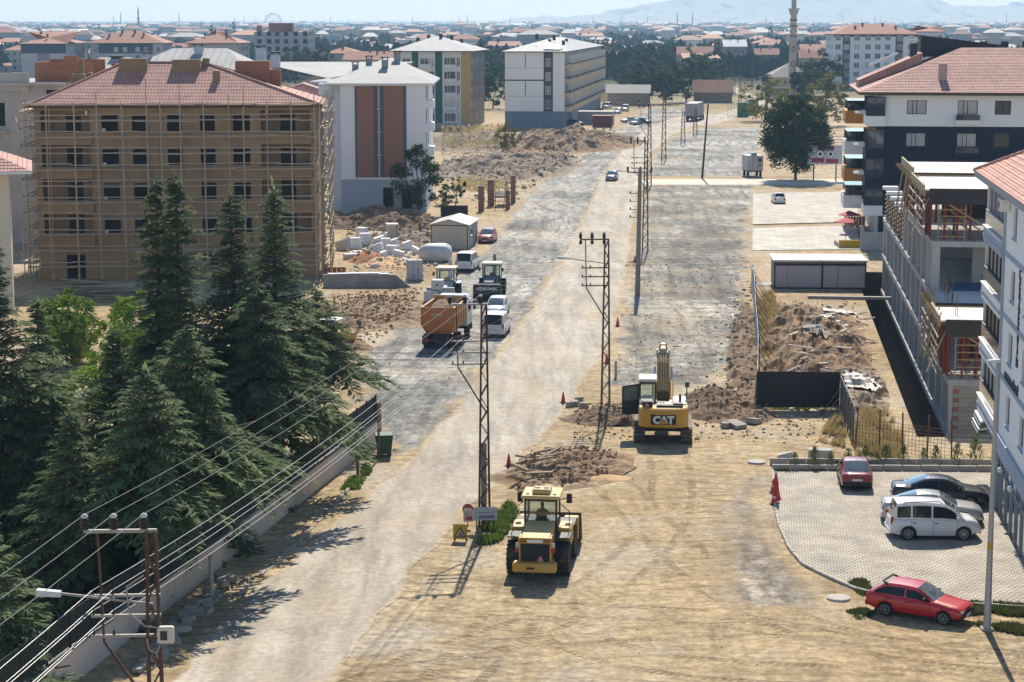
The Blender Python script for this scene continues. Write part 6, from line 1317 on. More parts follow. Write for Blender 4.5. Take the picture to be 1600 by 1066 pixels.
def trailer(px, py):
    t = thing('trailer', 'white box trailer on small wheels standing beside the large street tree', 'trailer', G(px, py), R(8)); WB = M('trailer_white', (.58, .58, .58), (.48, .48, .48), .6, .7, dirt=(.4, .36, .32))
    b = MB(); b.bbox(-1.2, 1.2, 0, 3.6, 1.0, 3.3, .05); b.bbox(-.5, .35, .4, 1.4, 3.3, 3.75, .04); bx = b.build('box_body', WB, t); r_ = MB()
    for x in (-1.18, -.45, .35, 1.1): r_.box(x, x + .08, -.03, .0, 1.05, 3.25)
    for y in (.9, 1.8, 2.7): r_.box(-1.23, -1.2, y, y + .08, 1.05, 3.25)
    r_.build('box_rib', M('trailer_rib', (.3, .3, .31)), bx); v = MB(); v.box(.5, .95, -.045, -.03, 2.3, 2.9); v.box(.55, .9, -.045, -.03, 1.7, 1.95); v.build('vent', DGREY, bx)
    MB().box(-1.1, 1.1, .1, 3.5, .8, .99).build('chassis', DGREY, t)
    for y in (.7, 2.8):
        for a in (-1, 1): big_wheel(t, .4, .25, (a * 1.0, y, .4), M('lorry_rim', (.3, .28, .25)), 14, a < 0)
trailer(1180, 277)
# ------------------------------------------------------------------ boundary wall with fence along the pale road
def boundary_wall():
    a, c = G(70, 1100), G(588, 690); d = (c - a); L = d.length; d.normalize(); az = math.atan2(d.y, d.x)
    PLS = M('plaster_wall', (.66, .55, .45), (.55, .45, .37), .35, .92, .15, 5, stretch=(1, 1, .25), dirt=(.24, .19, .15), dirtamt=.5)
    ext = 14; t = thing('boundary_wall', 'long beige plastered boundary wall with dark fence panels along the cedar garden', 'wall', a - d * ext, az); L += ext
    w_ = MB()
    n = int(L / 3)
    for k in range(n):
        x0, x1 = L * k / n, L * (k + 1) / n; w_.box(x0, x1 - .012, -.12, .12, 0, 1.25)
    w_.build('wall_body', PLS, t); cp = MB(); cp.bbox(-.02, L, -.16, .16, 1.25, 1.33, .02); cp.build('coping', M('wall_coping', (.3, .26, .22), (.2, .175, .15), .8, .9), t)
    FM = M('dark_fence_mesh', (.03, .038, .034), (.018, .022, .02), 2, .7, stretch=(1, 1, 1)); PO = M('fence_post', (.02, .02, .02), None, 1, .6); n = int(L / 2.0)
    pm = MB().box(-.04, .04, -.04, .04, 1.33, 2.75).mesh('fence_post', PO); sl_ = MB()
    for k in range(13): sl_.box(.06, 1.94, -.012, .012, 1.42 + k * .098, 1.42 + k * .098 + .083)
    for x in (.05, .65, 1.3, 1.9): sl_.box(x, x + .04, -.02, .013, 1.4, 2.7)
    sm = sl_.mesh('fence_panel', FM)
    for k in range(n + 1): link('fence_post', pm, t, (L * k / n, 0, 0))
    for k in range(n): link('fence_panel', sm, t, (L * k / n, 0, 0), None, (L / n / 2.0, 1, 1))
    p = MB(); p.bbox(-.22, .22, -.22, .22, 0, 2.2, .03); p.build('gate_pier', M('brown_pier', (.3, .22, .16), (.2, .15, .11), 1, .9, .2), t, (L + .2, 0, 0))
    return a, d, az
WA, WD, WZ = boundary_wall()
def post(name, label, cat, base, h, r0, r1, m, lean=(0, 0), n=8, group=None):
    o = MB().cyl((0, 0, -.1), (lean[0], lean[1], h), r0, r1, n).build(name, m, None, base); return tag(o, label, cat, group)
BROWNP = M('brown_post', (.2, .12, .075), (.14, .085, .055), 1.5, .9); OLDC = M('old_concrete_post', (.42, .39, .35), (.33, .3, .27), 1.5, .9)
post('concrete_post', 'pale concrete post leaning on the beige boundary wall', 'post', G(331, 938), 1.9, .1, .09, OLDC)
post('post', 'short brown post in front of the wall near its far end', 'post', G(559, 742), 1.55, .09, .08, BROWNP)
post('post', 'thin brown post at the far end pillar of the boundary wall', 'post', G(592, 716), 2.2, .07, .06, BROWNP)
# broken kerb blocks and slabs dumped along the wall
BLK1 = M('broken_concrete', (.42, .385, .33), (.26, .235, .2), 1.2, .95, .4, 6, dirt=(.2, .17, .13), dirtamt=.5)
def rubble_block(base, sx, sy, sz, rz, tx, label, group='concrete blocks dumped along the boundary wall', name='concrete_block', m=None):
    random.seed(int(base.x * 31 + base.y * 17)); b = MB(); q = lambda: random.uniform(-.12, .12); S_ = lambda x, y, z: (x * sx / 2 * (1 + q()), y * sy / 2 * (1 + q()), z * sz * (1 + q() * .5))
    b.hexa([S_(-1, -1, 0), S_(1, -1, 0), S_(1, 1, 0), S_(-1, 1, 0)], [S_(-1, -1, 1), S_(1, -1, 1), S_(1, 1, 1), S_(-1, 1, 1)])
    o = b.build(name, m or BLK1, None, base + Vector((0, 0, .02)), (tx, random.uniform(-.2, .2), rz)); return tag(o, label, 'concrete block', group)
random.seed(3)
for k in range(30):
    f = k / 29; px = 236 + 118 * f + random.uniform(-8, 14); py = 1030 - 128 * f + random.uniform(-6, 10)
    rubble_block(G(px, py) + Vector((0, 0, random.choice((0, 0, .16)))), random.uniform(.4, .85), random.uniform(.3, .5), random.uniform(.15, .3), random.uniform(0, 3), random.uniform(-.3, .3), 'broken concrete block in the row dumped at the foot of the boundary wall')
for k in range(5): rubble_block(G(222 + 10 * k, 1044 - 12 * k), 1.6, .28, .16, WZ + .1, 0, 'long kerb stone lying at the foot of the boundary wall', 'kerb stones lying by the boundary wall', 'kerb_stone')
kerb = MB(); random.seed(6)
KE = [G(*p) for p in ((372, 930), (400, 905), (440, 870), (480, 832), (510, 805), (545, 765), (590, 735))]; KE = resample(KE, 26); ks = MB().bbox(-.45, .45, -.08, .08, 0, .14, .02).mesh('kerb_stone', BLK1)
kt = thing('kerb', 'old kerb line between the boundary wall and the pale road', 'kerb', (0, 0, 0))
for a, c in zip(KE, KE[1:]):
    if random.random() < .3: continue
    d = c - a; link('kerb_stone', ks, kt, (a + c) / 2 + Vector((random.uniform(-.06, .06), 0, random.uniform(-.09, .0))), (0, random.uniform(-.04, .04), math.atan2(d.y, d.x) + random.uniform(-.09, .09)), (d.length / .93, 1, 1))

# ------------------------------------------------------------------ lattice power poles and wires
RUST = M('rusty_lattice', (.12, .06, .04), (.07, .04, .03), 1.5, .8, metal=.2, dirt=(.2, .16, .13), dirtamt=.4); STEELG = M('grey_lattice', (.16, .14, .125), (.1, .085, .075), 1.5, .7, metal=.3); ARM = M('arm_steel', (.36, .34, .32), (.26, .24, .22), 2, .6, metal=.3); INS = M('black_insulator', (.02, .018, .018), None, 2, .3); PORC = M('white_insulator', (.6, .6, .58), None, 2, .3)
def lattice(label, base, H=10.6, arms=True, m=None, rz=0.0, lamp=None, brace=True, wood=False, narrow=.3, group='lattice power poles along the road', armside=-1, al=1.65):
    t = thing('power_pole', label, 'power pole', base, rz, group); m = m or RUST
    for a in (-1, 1):
        for b_ in (-1, 1):
            l = MB(); l.bar((a * narrow * .85, b_ * narrow * .6, 0), (a * narrow * .38, b_ * narrow * .3, H), .07); l.build('leg', m, t)
    br = MB(); n = int(H / .62)
    for k in range(n):
        z0, z1 = H * k / n, H * (k + 1) / n; f0, f1 = k / n, (k + 1) / n; X = lambda f: narrow * (.85 - .47 * f); Y_ = lambda f: narrow * (.6 - .3 * f); s_ = 1 if k % 2 else -1
        for yy in (-1, 1): br.bar((s_ * X(f0), yy * Y_(f0), z0), (-s_ * X(f1), yy * Y_(f1), z1), .04)
        for xx in (-1, 1): br.bar((xx * X(f0), s_ * Y_(f0), z0), (xx * X(f1), -s_ * Y_(f1), z1), .04)
    br.build('lacing', m, t)
    if arms:
        A = armside * al
        c = MB(); c.bar((-armside * .15, 0, H), (A, 0, H), .09); c.build('top_arm', ARM if m is RUST else m, t)
        v = MB(); v.bar((A * .8, 0, H), (A * .75, 0, H - 3.0), .06); v.build('hanger', m, t)
        for k, dz in enumerate((1.75, 2.3, 2.85)): c = MB(); c.bar((-armside * .2, 0, H - dz), (A * .93, 0, H - dz), .075); c.build('cross_arm', ARM if m is RUST else m, t); q = MB(); [q.cyl((A * f, 0, H - dz + .03), (A * f, 0, H - dz + .16), .04, .03, 6) for f in (.9, .6)]; q.build('small_insulator', INS, t)
        c = MB(); c.bar((A * .75, 0, H - 3.0), (-armside * .1, 0, H - 5.2), .07); c.build('brace', m, t)
        for f in (.98, .55, .1):
            q = MB(); q.lathe([(0, .05), (.04, .12), (.1, .06), (.14, .14), (.2, .07), (.24, .13), (.3, .05)], 12, (A * f, 0, H + .05), 'z'); i_ = q.build('insulator', INS, t); q = MB(); q.lathe([(.3, .05), (.34, .1), (.38, .09), (.42, .04)], 12, (A * f, 0, H + .05), 'z'); q.build('insulator_cap', PORC, i_)
            if m is not RUST: q = MB(); q.lathe([(0, .05), (-.05, .12), (-.12, .08), (-.18, .13), (-.24, .05)], 10, (A * f, -.05, H - .05), 'z'); q.build('insulator', INS, t)
    if lamp:
        x, z, l_ = lamp; q = MB(); q.cyl((0, 0, z - .4), (x, -.25, z), .035, .035, 6); q.build('lamp_arm', ARM, t); q = MB(); V = []
        q.hexa([(x, -.37, z - .07), (x - l_, -.39, z - .03), (x - l_, -.11, z - .03), (x, -.13, z - .07)][::-1] if l_ > 0 else [(x, -.37, z - .07)] * 4, [(x, -.35, z + .06), (x - l_, -.37, z + .13), (x - l_, -.13, z + .13), (x, -.15, z + .06)][::-1] if l_ > 0 else [(x, -.37, z - .07)] * 4)
        q.build('lamp_head', PORC, t)
    return t
P0 = Vector((0, 50.6, 0)); P0.x = XY(232, 700, 50.6)
t = lattice('nearest rusty lattice power pole with white street lamp and grey meter box', P0, 10.75, rz=R(3), lamp=(-2.35, 9.15, .62), al=1.75)
q = MB(); q.bbox(.12, .55, -.3, -.1, 7.75, 8.2, .03); mb_ = q.build('meter_box', M('box_cream', (.6, .57, .48), (.5, .47, .4), 2), t); q = MB(); q.box(.2, .38, -.312, -.3, 7.85, 8.1); q.build('box_window', DGREY, mb_)
q = MB(); q.tube([(-.2, -.2, 9.6), (-.65, -.25, 9.3), (-.6, -.25, 8.6), (-.2, -.3, 8.25), (.15, -.3, 8.2)], .022, 6); q.tube([(.2, -.3, 7.75), (.1, -.3, 7.5), (-.1, -.3, 7.6), (-.15, -.3, 7.9)], .02, 6); q.build('cable', ARM, t)
P1 = G(757, 822); t = lattice('tall rusty lattice power pole beside the white sign board and yellow road works sign', P1, 10.75, rz=R(6), brace=True)
q = MB(); q.bbox(-.12, .14, .25, .5, 0, 4.0, .03); q.build('concrete_stub', OLDC, t)
P2 = G(946, 642); t = lattice('lattice power pole with street lamp standing in dug soil left of the excavator', P2, 10.7, m=STEELG, rz=R(6), lamp=(-2.6, 9.6, .5))
P3 = G(1008, 392); lattice('dark lattice power pole right behind the concrete pole', P3, 11.5, m=STEELG, rz=R(6), lamp=(-2.6, 8.4, .5), narrow=.34)
P4 = G(1014, 290); lattice('lattice power pole beside the cross path', P4, 11.5, m=STEELG, rz=R(8), narrow=.4)
P5 = G(1037, 250); lattice('plain lattice power pole without arms above the pale road', P5, 11.6, False, STEELG, R(8), narrow=.45)
P6 = G(1067, 226); lattice('short lattice pole in front of the container lorry', P6, 6.5, False, STEELG, R(8), narrow=.5); P7 = G(1086, 212); lattice('small dark lattice pole right of the container lorry tail', P7, 5.5, False, STEELG, R(8), narrow=.5)
for k, (px, py, h) in enumerate(((1156, 165, 11), (1135, 148, 10), (1142, 150, 10), (1147, 148, 9), (1120, 128, 8), (1175, 140, 8))): lattice('thin far power pole in the cluster at the street bend', G(px, py), h, False, STEELG, R(8), narrow=.45, group='far power poles at the street bend')
# round concrete pole carrying a cross arm
t = thing('concrete_pole', 'tall round grey concrete pole with short cross arm at the gravel yard edge', 'pole', G(996, 462)); H = 11.2
MB().cyl((0, 0, 0), (.12, 0, H), .24, .15, 14).build('shaft', M('pole_concrete', (.27, .25, .23), (.2, .185, .17), .7, .9), t); q = MB(); q.bar((-1.0, 0, H - .35), (1.15, 0, H - .35), .1); q.build('cross_arm', STEELG, t)
for x in (-.95, .15, 1.1): q = MB(); q.lathe([(0, .05), (.05, .13), (.15, .06), (.22, .13), (.3, .06), (.36, .12), (.42, .05)], 10, (x, 0, H - .3), 'z'); q.build('insulator', INS, t)
for k in range(4): q = MB(); q.bar((-.1, 0, H - 2.2 - k * .7), (-.75, 0, H - 2.2 - k * .7), .05); q.cyl((-.7, 0, H - 2.2 - k * .7), (-.7, 0, H - 2.02 - k * .7), .07, .05, 8); q.build('side_bracket', INS, t)
t = MB(); t.cyl((0, 0, 0), (.75, 0, 11.3), .17, .11, 8); tag(t.build('wooden_pole', M('tarred_pole', (.06, .05, .045), (.04, .035, .03), 1, .9), None, G(1097, 279)), 'leaning black wooden pole in the upper gravel field', 'pole')
def sag(a, c, s_, n=14): return [a.lerp(c, i / n) - Vector((0, 0, s_ * 4 * (i / n) * (1 - i / n))) for i in range(n + 1)]
def along(P, rz, x, z): return P + Vector((math.cos(rz) * x, math.sin(rz) * x, z))
WIRE = M('aluminium_wire', (.42, .42, .41), None, 3, .4, metal=.5); WIRED = M('dark_wire', (.2, .2, .2), None, 3, .6)
def wire(label, pts, r, m, group): q = MB(); q.tube(pts, r, 5); tag(q.build('wire', m), label, 'wire', group)
PM = P0 + (P0 - P1) * 1.0; PM.z = 0
for k, f in enumerate((.98, .55, .1)):
    a, c, e_ = along(P0, R(3), -1.75 * f, 11.2), along(P1, R(6), -1.65 * f, 11.2), along(P2, R(6), -1.65 * f, 10.4)
    wire(('leftmost','middle','rightmost')[k] + ' thin upper wire from the nearest power pole to the next', sag(a, c, .35), .009, WIRED, 'upper wires over the boundary wall'); wire(('leftmost','middle','rightmost')[k] + ' thin upper wire running towards us from the nearest pole', sag(PM + (a - P0), a, .6), .010, WIRED, 'upper wires at the lower left'); wire(('leftmost','middle','rightmost')[k] + ' thin upper wire between the lattice poles along the pale road', sag(c, e_, .4), .006, WIRED, 'upper wires over the pale road')
for k, (f, dz) in enumerate(((.9, 1.6), (.6, 1.6), (.9, 2.15), (.6, 2.15), (.9, 2.7))):
    a, c, e_ = along(P0, R(3), -1.75 * f, 10.75 - dz), along(P1, R(6), -1.65 * f, 10.75 - dz), along(P2, R(6), -1.65 * f, 10.7 - dz)
    wn = ('outer top', 'inner top', 'outer middle', 'inner middle', 'lowest')[k]; wire(wn + ' pale wire of the lower set from the nearest pole to the next', sag(a, c, .5), .010, WIRE, 'lower wires over the boundary wall'); wire(wn + ' pale wire of the lower set running towards us past the nearest pole', sag(PM + (a - P0), a, .7), .0115, WIRE, 'lower wires at the lower left'); wire(wn + ' wire of the lower set between the two poles along the pale road', sag(c, e_, .5), .006, WIRED, 'lower wires over the pale road')

# ------------------------------------------------------------------ signs, cones, lamp post, bins
GALV = M('galvanised', (.42, .42, .41), (.34, .34, .33), 2, .5, metal=.4)
def sign_post(name, label, base, h): 
    t = thing(name, label, 'sign', base); MB().cyl((0, 0, 0), (0, 0, h), .03, .03, 8).build('sign_post', GALV, t); return t
t = sign_post('stop_sign', 'round red sign with white bar beside the lattice pole', G(731, 822), 1.0)
q = MB(); q.cyl((0, -.03, .85), (0, -.05, .85), .26, .26, 24); f = q.build('disc', M('sign_red', (.42, .06, .05), (.34, .05, .04), 3, .5), t); q = MB(); q.box(-.19, .19, -.056, -.05, .8, .9); q.build('white_bar', PORC, f)
t = thing('road_works_sign', 'yellow road works warning sign standing on the earth', 'sign', G(719, 846), R(-8)); q = MB(); q.bbox(-.33, .33, -.03, 0, .12, .82, .01); f = q.build('board', M('sign_yellow', (.48, .37, .02), (.4, .3, .02), 3, .5), t); [MB().box(x, x + .05, -.02, .35, 0, .12).build('foot', DGREY, t) for x in (-.3, .25)]
q = MB(); q.prism([(-.29, .2), (.29, .2), (0, .72)], -.04, -.03, 'y'); q.build('triangle_border', M('sign_dark_red', (.16, .03, .03)), f); q = MB(); q.prism([(-.21, .245), (.21, .245), (0, .62)], -.046, -.04, 'y'); q.build('triangle_field', M('sign_pink', (.62, .5, .5)), f)
q = MB(); q.bar((-.08, -.05, .26), (-.01, -.05, .42), .05, .012); q.bar((.02, -.05, .26), (-.01, -.05, .42), .05, .012); q.bar((-.01, -.05, .42), (.03, -.05, .5), .06, .012); q.cyl((.045, -.05, .54), (.045, -.056, .54), .03, .03, 10); q.bar((0, -.05, .46), (.1, -.05, .32), .025, .012); q.prism([(.06, .25), (.17, .25), (.12, .31)], -.054, -.047, 'y'); q.build('digging_figure', BLACKP, f)
t = thing('information_board', 'white information board with blue print at the foot of the lattice pole', 'sign', G(755, 826), R(5)); q = MB(); q.bbox(-.52, .62, -.62, -.58, .55, 1.2, .01); f = q.build('board', M('board_white', (.5, .52, .53), (.42, .44, .45), 1, .5), t); [MB().cyl((x, -.55, 0), (x, -.55, .6), .03, .03, 6).build('leg', DGREY, t) for x in (-.35, .45)]
q = MB(); q.box(-.25, .5, -.626, -.62, .66, .71); q.box(-.25, .5, -.626, -.62, .74, .79); q.box(-.25, .48, -.626, -.62, .93, .955); q.build('printed_line', M('print_blue', (.1, .1, .3)), f); q = MB(); q.bbox(-.98, -.53, -.62, -.58, .5, 1.05, .01); g_ = q.build('side_board', M('board_pinkish', (.5, .45, .44)), t); q = MB(); q.box(-.85, -.56, -.626, -.62, .6, .75); q.build('red_print', M('sign_red', (.42, .06, .05)), g_)
CONE = M('cone_red', (.6, .045, .03), (.48, .04, .03), 2, .6); 
cone_b = MB(); cone_b.bbox(-.2, .2, -.2, .2, 0, .05, .01); cone_k = MB(); cone_k.lathe([(.05, .15), (.7, .035), (.72, .02)], 16, (0, 0, 0), 'z'); cbm, ckm = cone_b.mesh('cone_base', M('cone_dark', (.1, .03, .025))), cone_k.mesh('cone', CONE)
for px, py, lab in ((795, 729, 'red traffic cone on the pale road nearest to us'), (880, 630, 'red traffic cone on the pale road left of the tall lattice pole'), (948, 568, 'small red cone seen through the lattice pole legs'), (965, 510, 'red cone at the road edge behind the lattice pole'), (992, 410, 'farthest red cone beside the concrete pole')):
    t = thing('traffic_cone', lab, 'traffic cone', G(px, py), random.uniform(0, 1), 'red traffic cones along the road'); link('cone_base', cbm, t); link('cone', ckm, t)
t = thing('traffic_cone', 'stack of red and white traffic cones on the car park corner', 'traffic cone', G(1212, 787)); link('cone_base', cbm, t)
for k in range(5): link('cone', ckm, t, (.0, 0, .1 + .2 * k), (random.uniform(-.06, .06), random.uniform(-.06, .06), 0), .98); q = MB(); q.lathe([(.32 + .2 * k, .108), (.40 + .2 * k, .093)], 14, (0, 0, 0), 'z'); q.build('white_band', PORC, t)
for px, py in ((1208, 770), (1215, 780), (1209, 788)): t = thing('traffic_cone', 'red and white cone bundled with the stacked cones at the car park corner', 'traffic cone', G(px, py), 0, 'cones bundled at the car park corner'); link('cone_base', cbm, t); link('cone', ckm, t); q = MB(); q.lathe([(.32, .112), (.44, .092)], 14, (0, 0, 0), 'z'); q.build('white_band', PORC, t)
t = thing('street_lamp', 'tall grey galvanised lamp post in the planted strip at the car park', 'street lamp', G(1542, 984)); LH = ZY(566, G(1542, 984).y)
q = MB(); q.lathe([(0, .17), (.1, .16), (2.2, .125), (LH * .6, .095), (LH, .06)], 14, (0, 0, 0), 'z'); q.build('shaft', GALV, t); q = MB(); q.hexa([(-.4, -.12, LH), (.1, -.12, LH), (.1, .12, LH), (-.4, .12, LH)], [(-.4, -.09, LH + .08), (.1, -.1, LH + .12), (.1, .1, LH + .12), (-.4, .09, LH + .08)]); q.build('lamp_head', PORC, t)
q = MB(); q.cyl((0, 0, 3.3), (0, 0, 3.6), .12, .118, 14); q.build('yellow_band', M('band_yellow', (.55, .35, .03)), t); q = MB(); q.bbox(-.24, .24, -.24, .24, 0, .1, .03); q.build('foot_plate', OLDC, t)
t = thing('waste_bin', 'dark green waste container at the end of the boundary wall', 'waste container', G(602, 712), R(8)); GB = M('bin_green', (.035, .09, .05), (.025, .07, .04), 2, .6); q = MB(); q.hexa([(-.42, -.4, .18), (.3, -.4, .18), (.3, .4, .18), (-.42, .4, .18)], [(-.55, -.5, 1.15), (.4, -.5, 1.15), (.4, .5, 1.15), (-.55, .5, 1.15)]); q.build('tub', GB, t); q = MB(); q.bbox(-.58, .43, -.53, .53, 1.15, 1.25, .03); q.build('lid', GB, t); [MB().cyl((x, y - .04, .1), (x, y + .04, .1), .1, .1, 10).build('caster', TYRE, t) for x in (-.35, .22) for y in (-.35, .35)]
MH = M('manhole_rim', (.48, .45, .4), (.36, .34, .3), 3, .9, .3)
for px, py, lab in ((1310, 936, 'round concrete manhole cover on the earth near the red hatchback'), (1182, 723, 'round pale manhole cover left of the car park corner'), (1145, 663, 'small manhole ring beside the brown heap')):
    t = thing('manhole', lab, 'manhole cover', G(px, py)); q = MB(); q.lathe([(-.05, .5), (.07, .5), (.09, .46), (.09, .34)], 24, (0, 0, 0), 'z'); q.build('ring', MH, t); q = MB(); q.lathe([(.03, .33), (.075, .33), (.08, .3)], 20, (0, 0, 0), 'z'); q.build('cover', M('iron_cover', (.4, .38, .34), (.28, .26, .23), 3, .8), t)
t = MB(); t.bbox(-.65, .65, -.28, .28, 0, .62, .04); tag(t.build('concrete_block', M('white_concrete', (.5, .49, .46), (.38, .37, .34), 1, .9), None, G(1281, 718), (R(8), 0, R(-8))), 'pale concrete block lying behind the planted edge', 'concrete block')
t = MB(); t.hexa([(-.55, -.3, 0), (.4, -.35, 0), (.5, .3, 0), (-.4, .35, 0)], [(-.5, -.3, .22), (.3, -.3, .42), (.4, .25, .35), (-.4, .3, .2)]); tag(t.build('concrete_block', M('white_concrete', (.5, .49, .46)), None, G(1228, 716)), 'broken grey slab piece left of the pale concrete block', 'concrete block')
tag(MB().bbox(-.08, .08, -.08, .08, 0, 1.15, .02).build('marker_post', OLDC, None, G(962, 590)), 'short pale post right of the lattice pole foot', 'post')
# debris boards and kerbs in the heap by the loader, slabs right of the excavator
WOODB = M('grey_board', (.36, .28, .2), (.22, .17, .12), 1.5, .9, stretch=(.4, 3, 3))
random.seed(12)
for k in range(16):
    px, py = random.uniform(800, 955), random.uniform(702, 762)
    if py > 765 - (px - 800) * .25: continue
    L_ = random.uniform(.7, 1.9); o = MB().box(-L_ / 2, L_ / 2, -.12, .12, 0, .1).build('broken_kerb', WOODB, None, G(px, py) + Vector((0, 0, top_at(G(px, py)) + .06)), (random.uniform(-.3, .3), random.uniform(-.35, .35), random.uniform(-.6, .9))); tag(o, 'broken kerb or board sticking out of the heap by the traffic cone', 'rubble piece', 'broken pieces in the heap by the cone')
for px, py, s_ in ((1162, 652, 1.0), (1178, 662, .9), (1150, 668, 1.1), (1182, 655, .8), (1135, 668, .7), (905, 628, .5), (898, 634, .6), (912, 637, .5), (890, 636, .4)): rubble_block(G(px, py), s_, s_ * .7, .3, random.uniform(0, 3), 0, 'broken concrete slab lying beside the excavator works', 'broken slabs around the excavator')

# ------------------------------------------------------------------ hoarding and the small shop container
HB = M('black_hoarding', (.02, .021, .023), (.014, .015, .016), .8, .55); HG = M('grey_sheet_back', (.34, .33, .33), (.25, .24, .24), .8, .6, metal=.2, dirt=(.28, .22, .17)); HW = M('white_sheet', (.62, .62, .62), (.5, .5, .5), .8, .5); HBL = M('blue_print_sheet', (.03, .12, .38), (.45, .5, .56), .35, .5, contrast=.05)
def hoarding(label, pts, h, m, step=1.0, backm=None):
    t = thing('hoarding', label, 'hoarding', pts[0]); P = [p - pts[0] for p in pts]; L_ = sum((b - a).length for a, b in zip(P, P[1:])); n = max(2, int(L_ / step)); Q = resample(P, n + 1); cache = {}
    pm = MB().box(-.04, .04, .03, .11, 0, h - .1).mesh('fence_post', STEELG); st = MB().bar((0, .1, h * .8), (0, 1.3, 0), .05).mesh('stay', STEELG)
    for k in range(n):
        a, b = Q[k], Q[k + 1]; d = b - a; mm = m[k % len(m)] if isinstance(m, list) else m
        if mm.name not in cache:
            s_ = MB(); s_.box(0, 1.0, -.02, .0, .18, h)
            for x in (.12, .25, .37, .62, .75, .87): s_.box(x - .03, x + .03, -.026, -.0201, .2, h - .02)
            cache[mm.name] = s_.mesh('sheet_panel', mm)
        an = math.atan2(d.y, d.x); link('sheet_panel', cache[mm.name], t, a, (0, 0, an), (d.length, 1, random.uniform(.99, 1.01)))
        if k % 2 == 0: link('fence_post', pm, t, a, (0, 0, an)); link('stay', st, t, a, (0, 0, an))
    return t
hoarding('black sheet hoarding facing us in front of the spoil heap', [G(1182, 641), G(1311, 641)], 2.45, HB, 1.1)
hoarding('grey hoarding wing running towards us from the black hoarding', [G(1334, 694), G(1312, 641)], 2.2, HG, .8)
hoarding('white and blue hoarding running away along the gravel yard', [G(1174, 455), G(1178, 475), G(1180, 520), G(1184, 575), G(1183, 640)], 2.5, [HBL, HW, HW], 2.0)
def shop_container():
    a, c = G(1209, 451), G(1353, 452); W = (c - a).length; t = thing('kiosk', 'long low kiosk with white roof and ribbed cream roller shutters', 'kiosk', a, math.atan2(c.y - a.y, c.x - a.x)); D = 4.6; H = 2.45
    FR = M('dark_frame', (.06, .055, .055)); SH = M('cream_shutter', (.62, .54, .52), (.55, .48, .46), .5, .7); RW = M('kiosk_roof', (.68, .66, .6), (.6, .58, .53), .4, .7)
    b = MB(); b.box(.08, W - .08, .12, D, .1, H); b.build('wall', M('kiosk_wall', (.3, .28, .27)), t); f = MB()
    for x in (0, W * .52, W - .1): f.box(x, x + .1, 0, .12, 0, H)
    f.box(.1, W - .1, .01, .11, H - .32, H - .18); f.box(.1, W - .1, .01, .11, 0, .1); f.build('frame', FR, t)
    for x0, x1 in ((.12, W * .14), (W * .145, W * .51), (W * .535, W * .69), (W * .70, W - .12)):
        sl_ = MB()
        for k in range(13): z = .12 + k * .15; sl_.add([(x0, .1, z), (x1, .1, z), (x1, .06, z + .07), (x0, .06, z + .07), (x1, .1, z + .14), (x0, .1, z + .14)], [(0, 1, 2, 3), (3, 2, 4, 5)])
        sl_.build('roller_shutter', SH, t)
    r = MB(); r.bbox(-.12, W + .12, -.15, D + .2, H, H + .16, .03); r.build('roof', RW, t)
    for k in range(5): x = W * (k + .5) / 5; MB().box(x - .03, x + .03, -.14, D + .19, H + .162, H + .19).build('roof_rib', RW, t)
    MB().bbox(.0, .4, -.3, .0, .1, 2.0, .03).build('door_leaf', SH, t) if False else None
shop_container()
tag(MB().box(0, 5, 0, 2.2, 0, .06).build('concrete_slab', OLDC, None, G(1180, 447), (0, 0, -SA)), 'pale concrete slab beside the kiosk end', 'slab')
tag(MB().box(0, 12.5, 0, .5, 0, .25).build('concrete_kerb', OLDC, None, G(1262, 467), (0, 0, -SA)), 'long pale concrete beam in front of the kiosk', 'beam')
# steel mesh fence between hoarding and pit, planted edge, young shrubs
def mesh_fence():
    a, c = G(1336, 700), G(1486, 722); L_ = (c - a).length; t = thing('mesh_fence', 'rusty reinforcement mesh fence between the hoarding and the pit', 'fence', a, math.atan2(c.y - a.y, c.x - a.x)); RS = M('rusty_steel', (.16, .09, .06)); q = MB()
    for k in range(int(L_ / .22)): q.bar((k * .22, 0, .1), (k * .22, 0, 1.75), .016)
    for k in range(9): q.bar((0, .01, .15 + k * .2), (L_, .01, .15 + k * .2), .016)
    q.build('steel_mesh', RS, t)
    for k in range(5): MB().cyl((L_ * k / 4, .06, 0), (L_ * k / 4 + random.uniform(-.1, .1), .06, 2.4), .05, .05, 6).build('fence_post', RS, t)
mesh_fence()
a, c = G(1206, 735), G(1567, 737); t = thing('planted_edge', 'low concrete kerb along the far side of the car park', 'kerb', a, math.atan2(c.y - a.y, c.x - a.x)); L_ = (c - a).length
kb = MB().bbox(-.48, .48, -.09, .09, 0, .32, .02).mesh('kerb_stone', M('kerb', (.5, .47, .41)))
for k in range(int(L_)): link('kerb_stone', kb, t, (k + .5, .05, random.uniform(-.02, .0)), (0, 0, random.uniform(-.01, .01)))
for k in range(int(L_)): link('kerb_stone', kb, t, (k + .5, 1.3, random.uniform(-.03, .02)), (0, 0, random.uniform(-.01, .01)), (1, .9, 1.2))
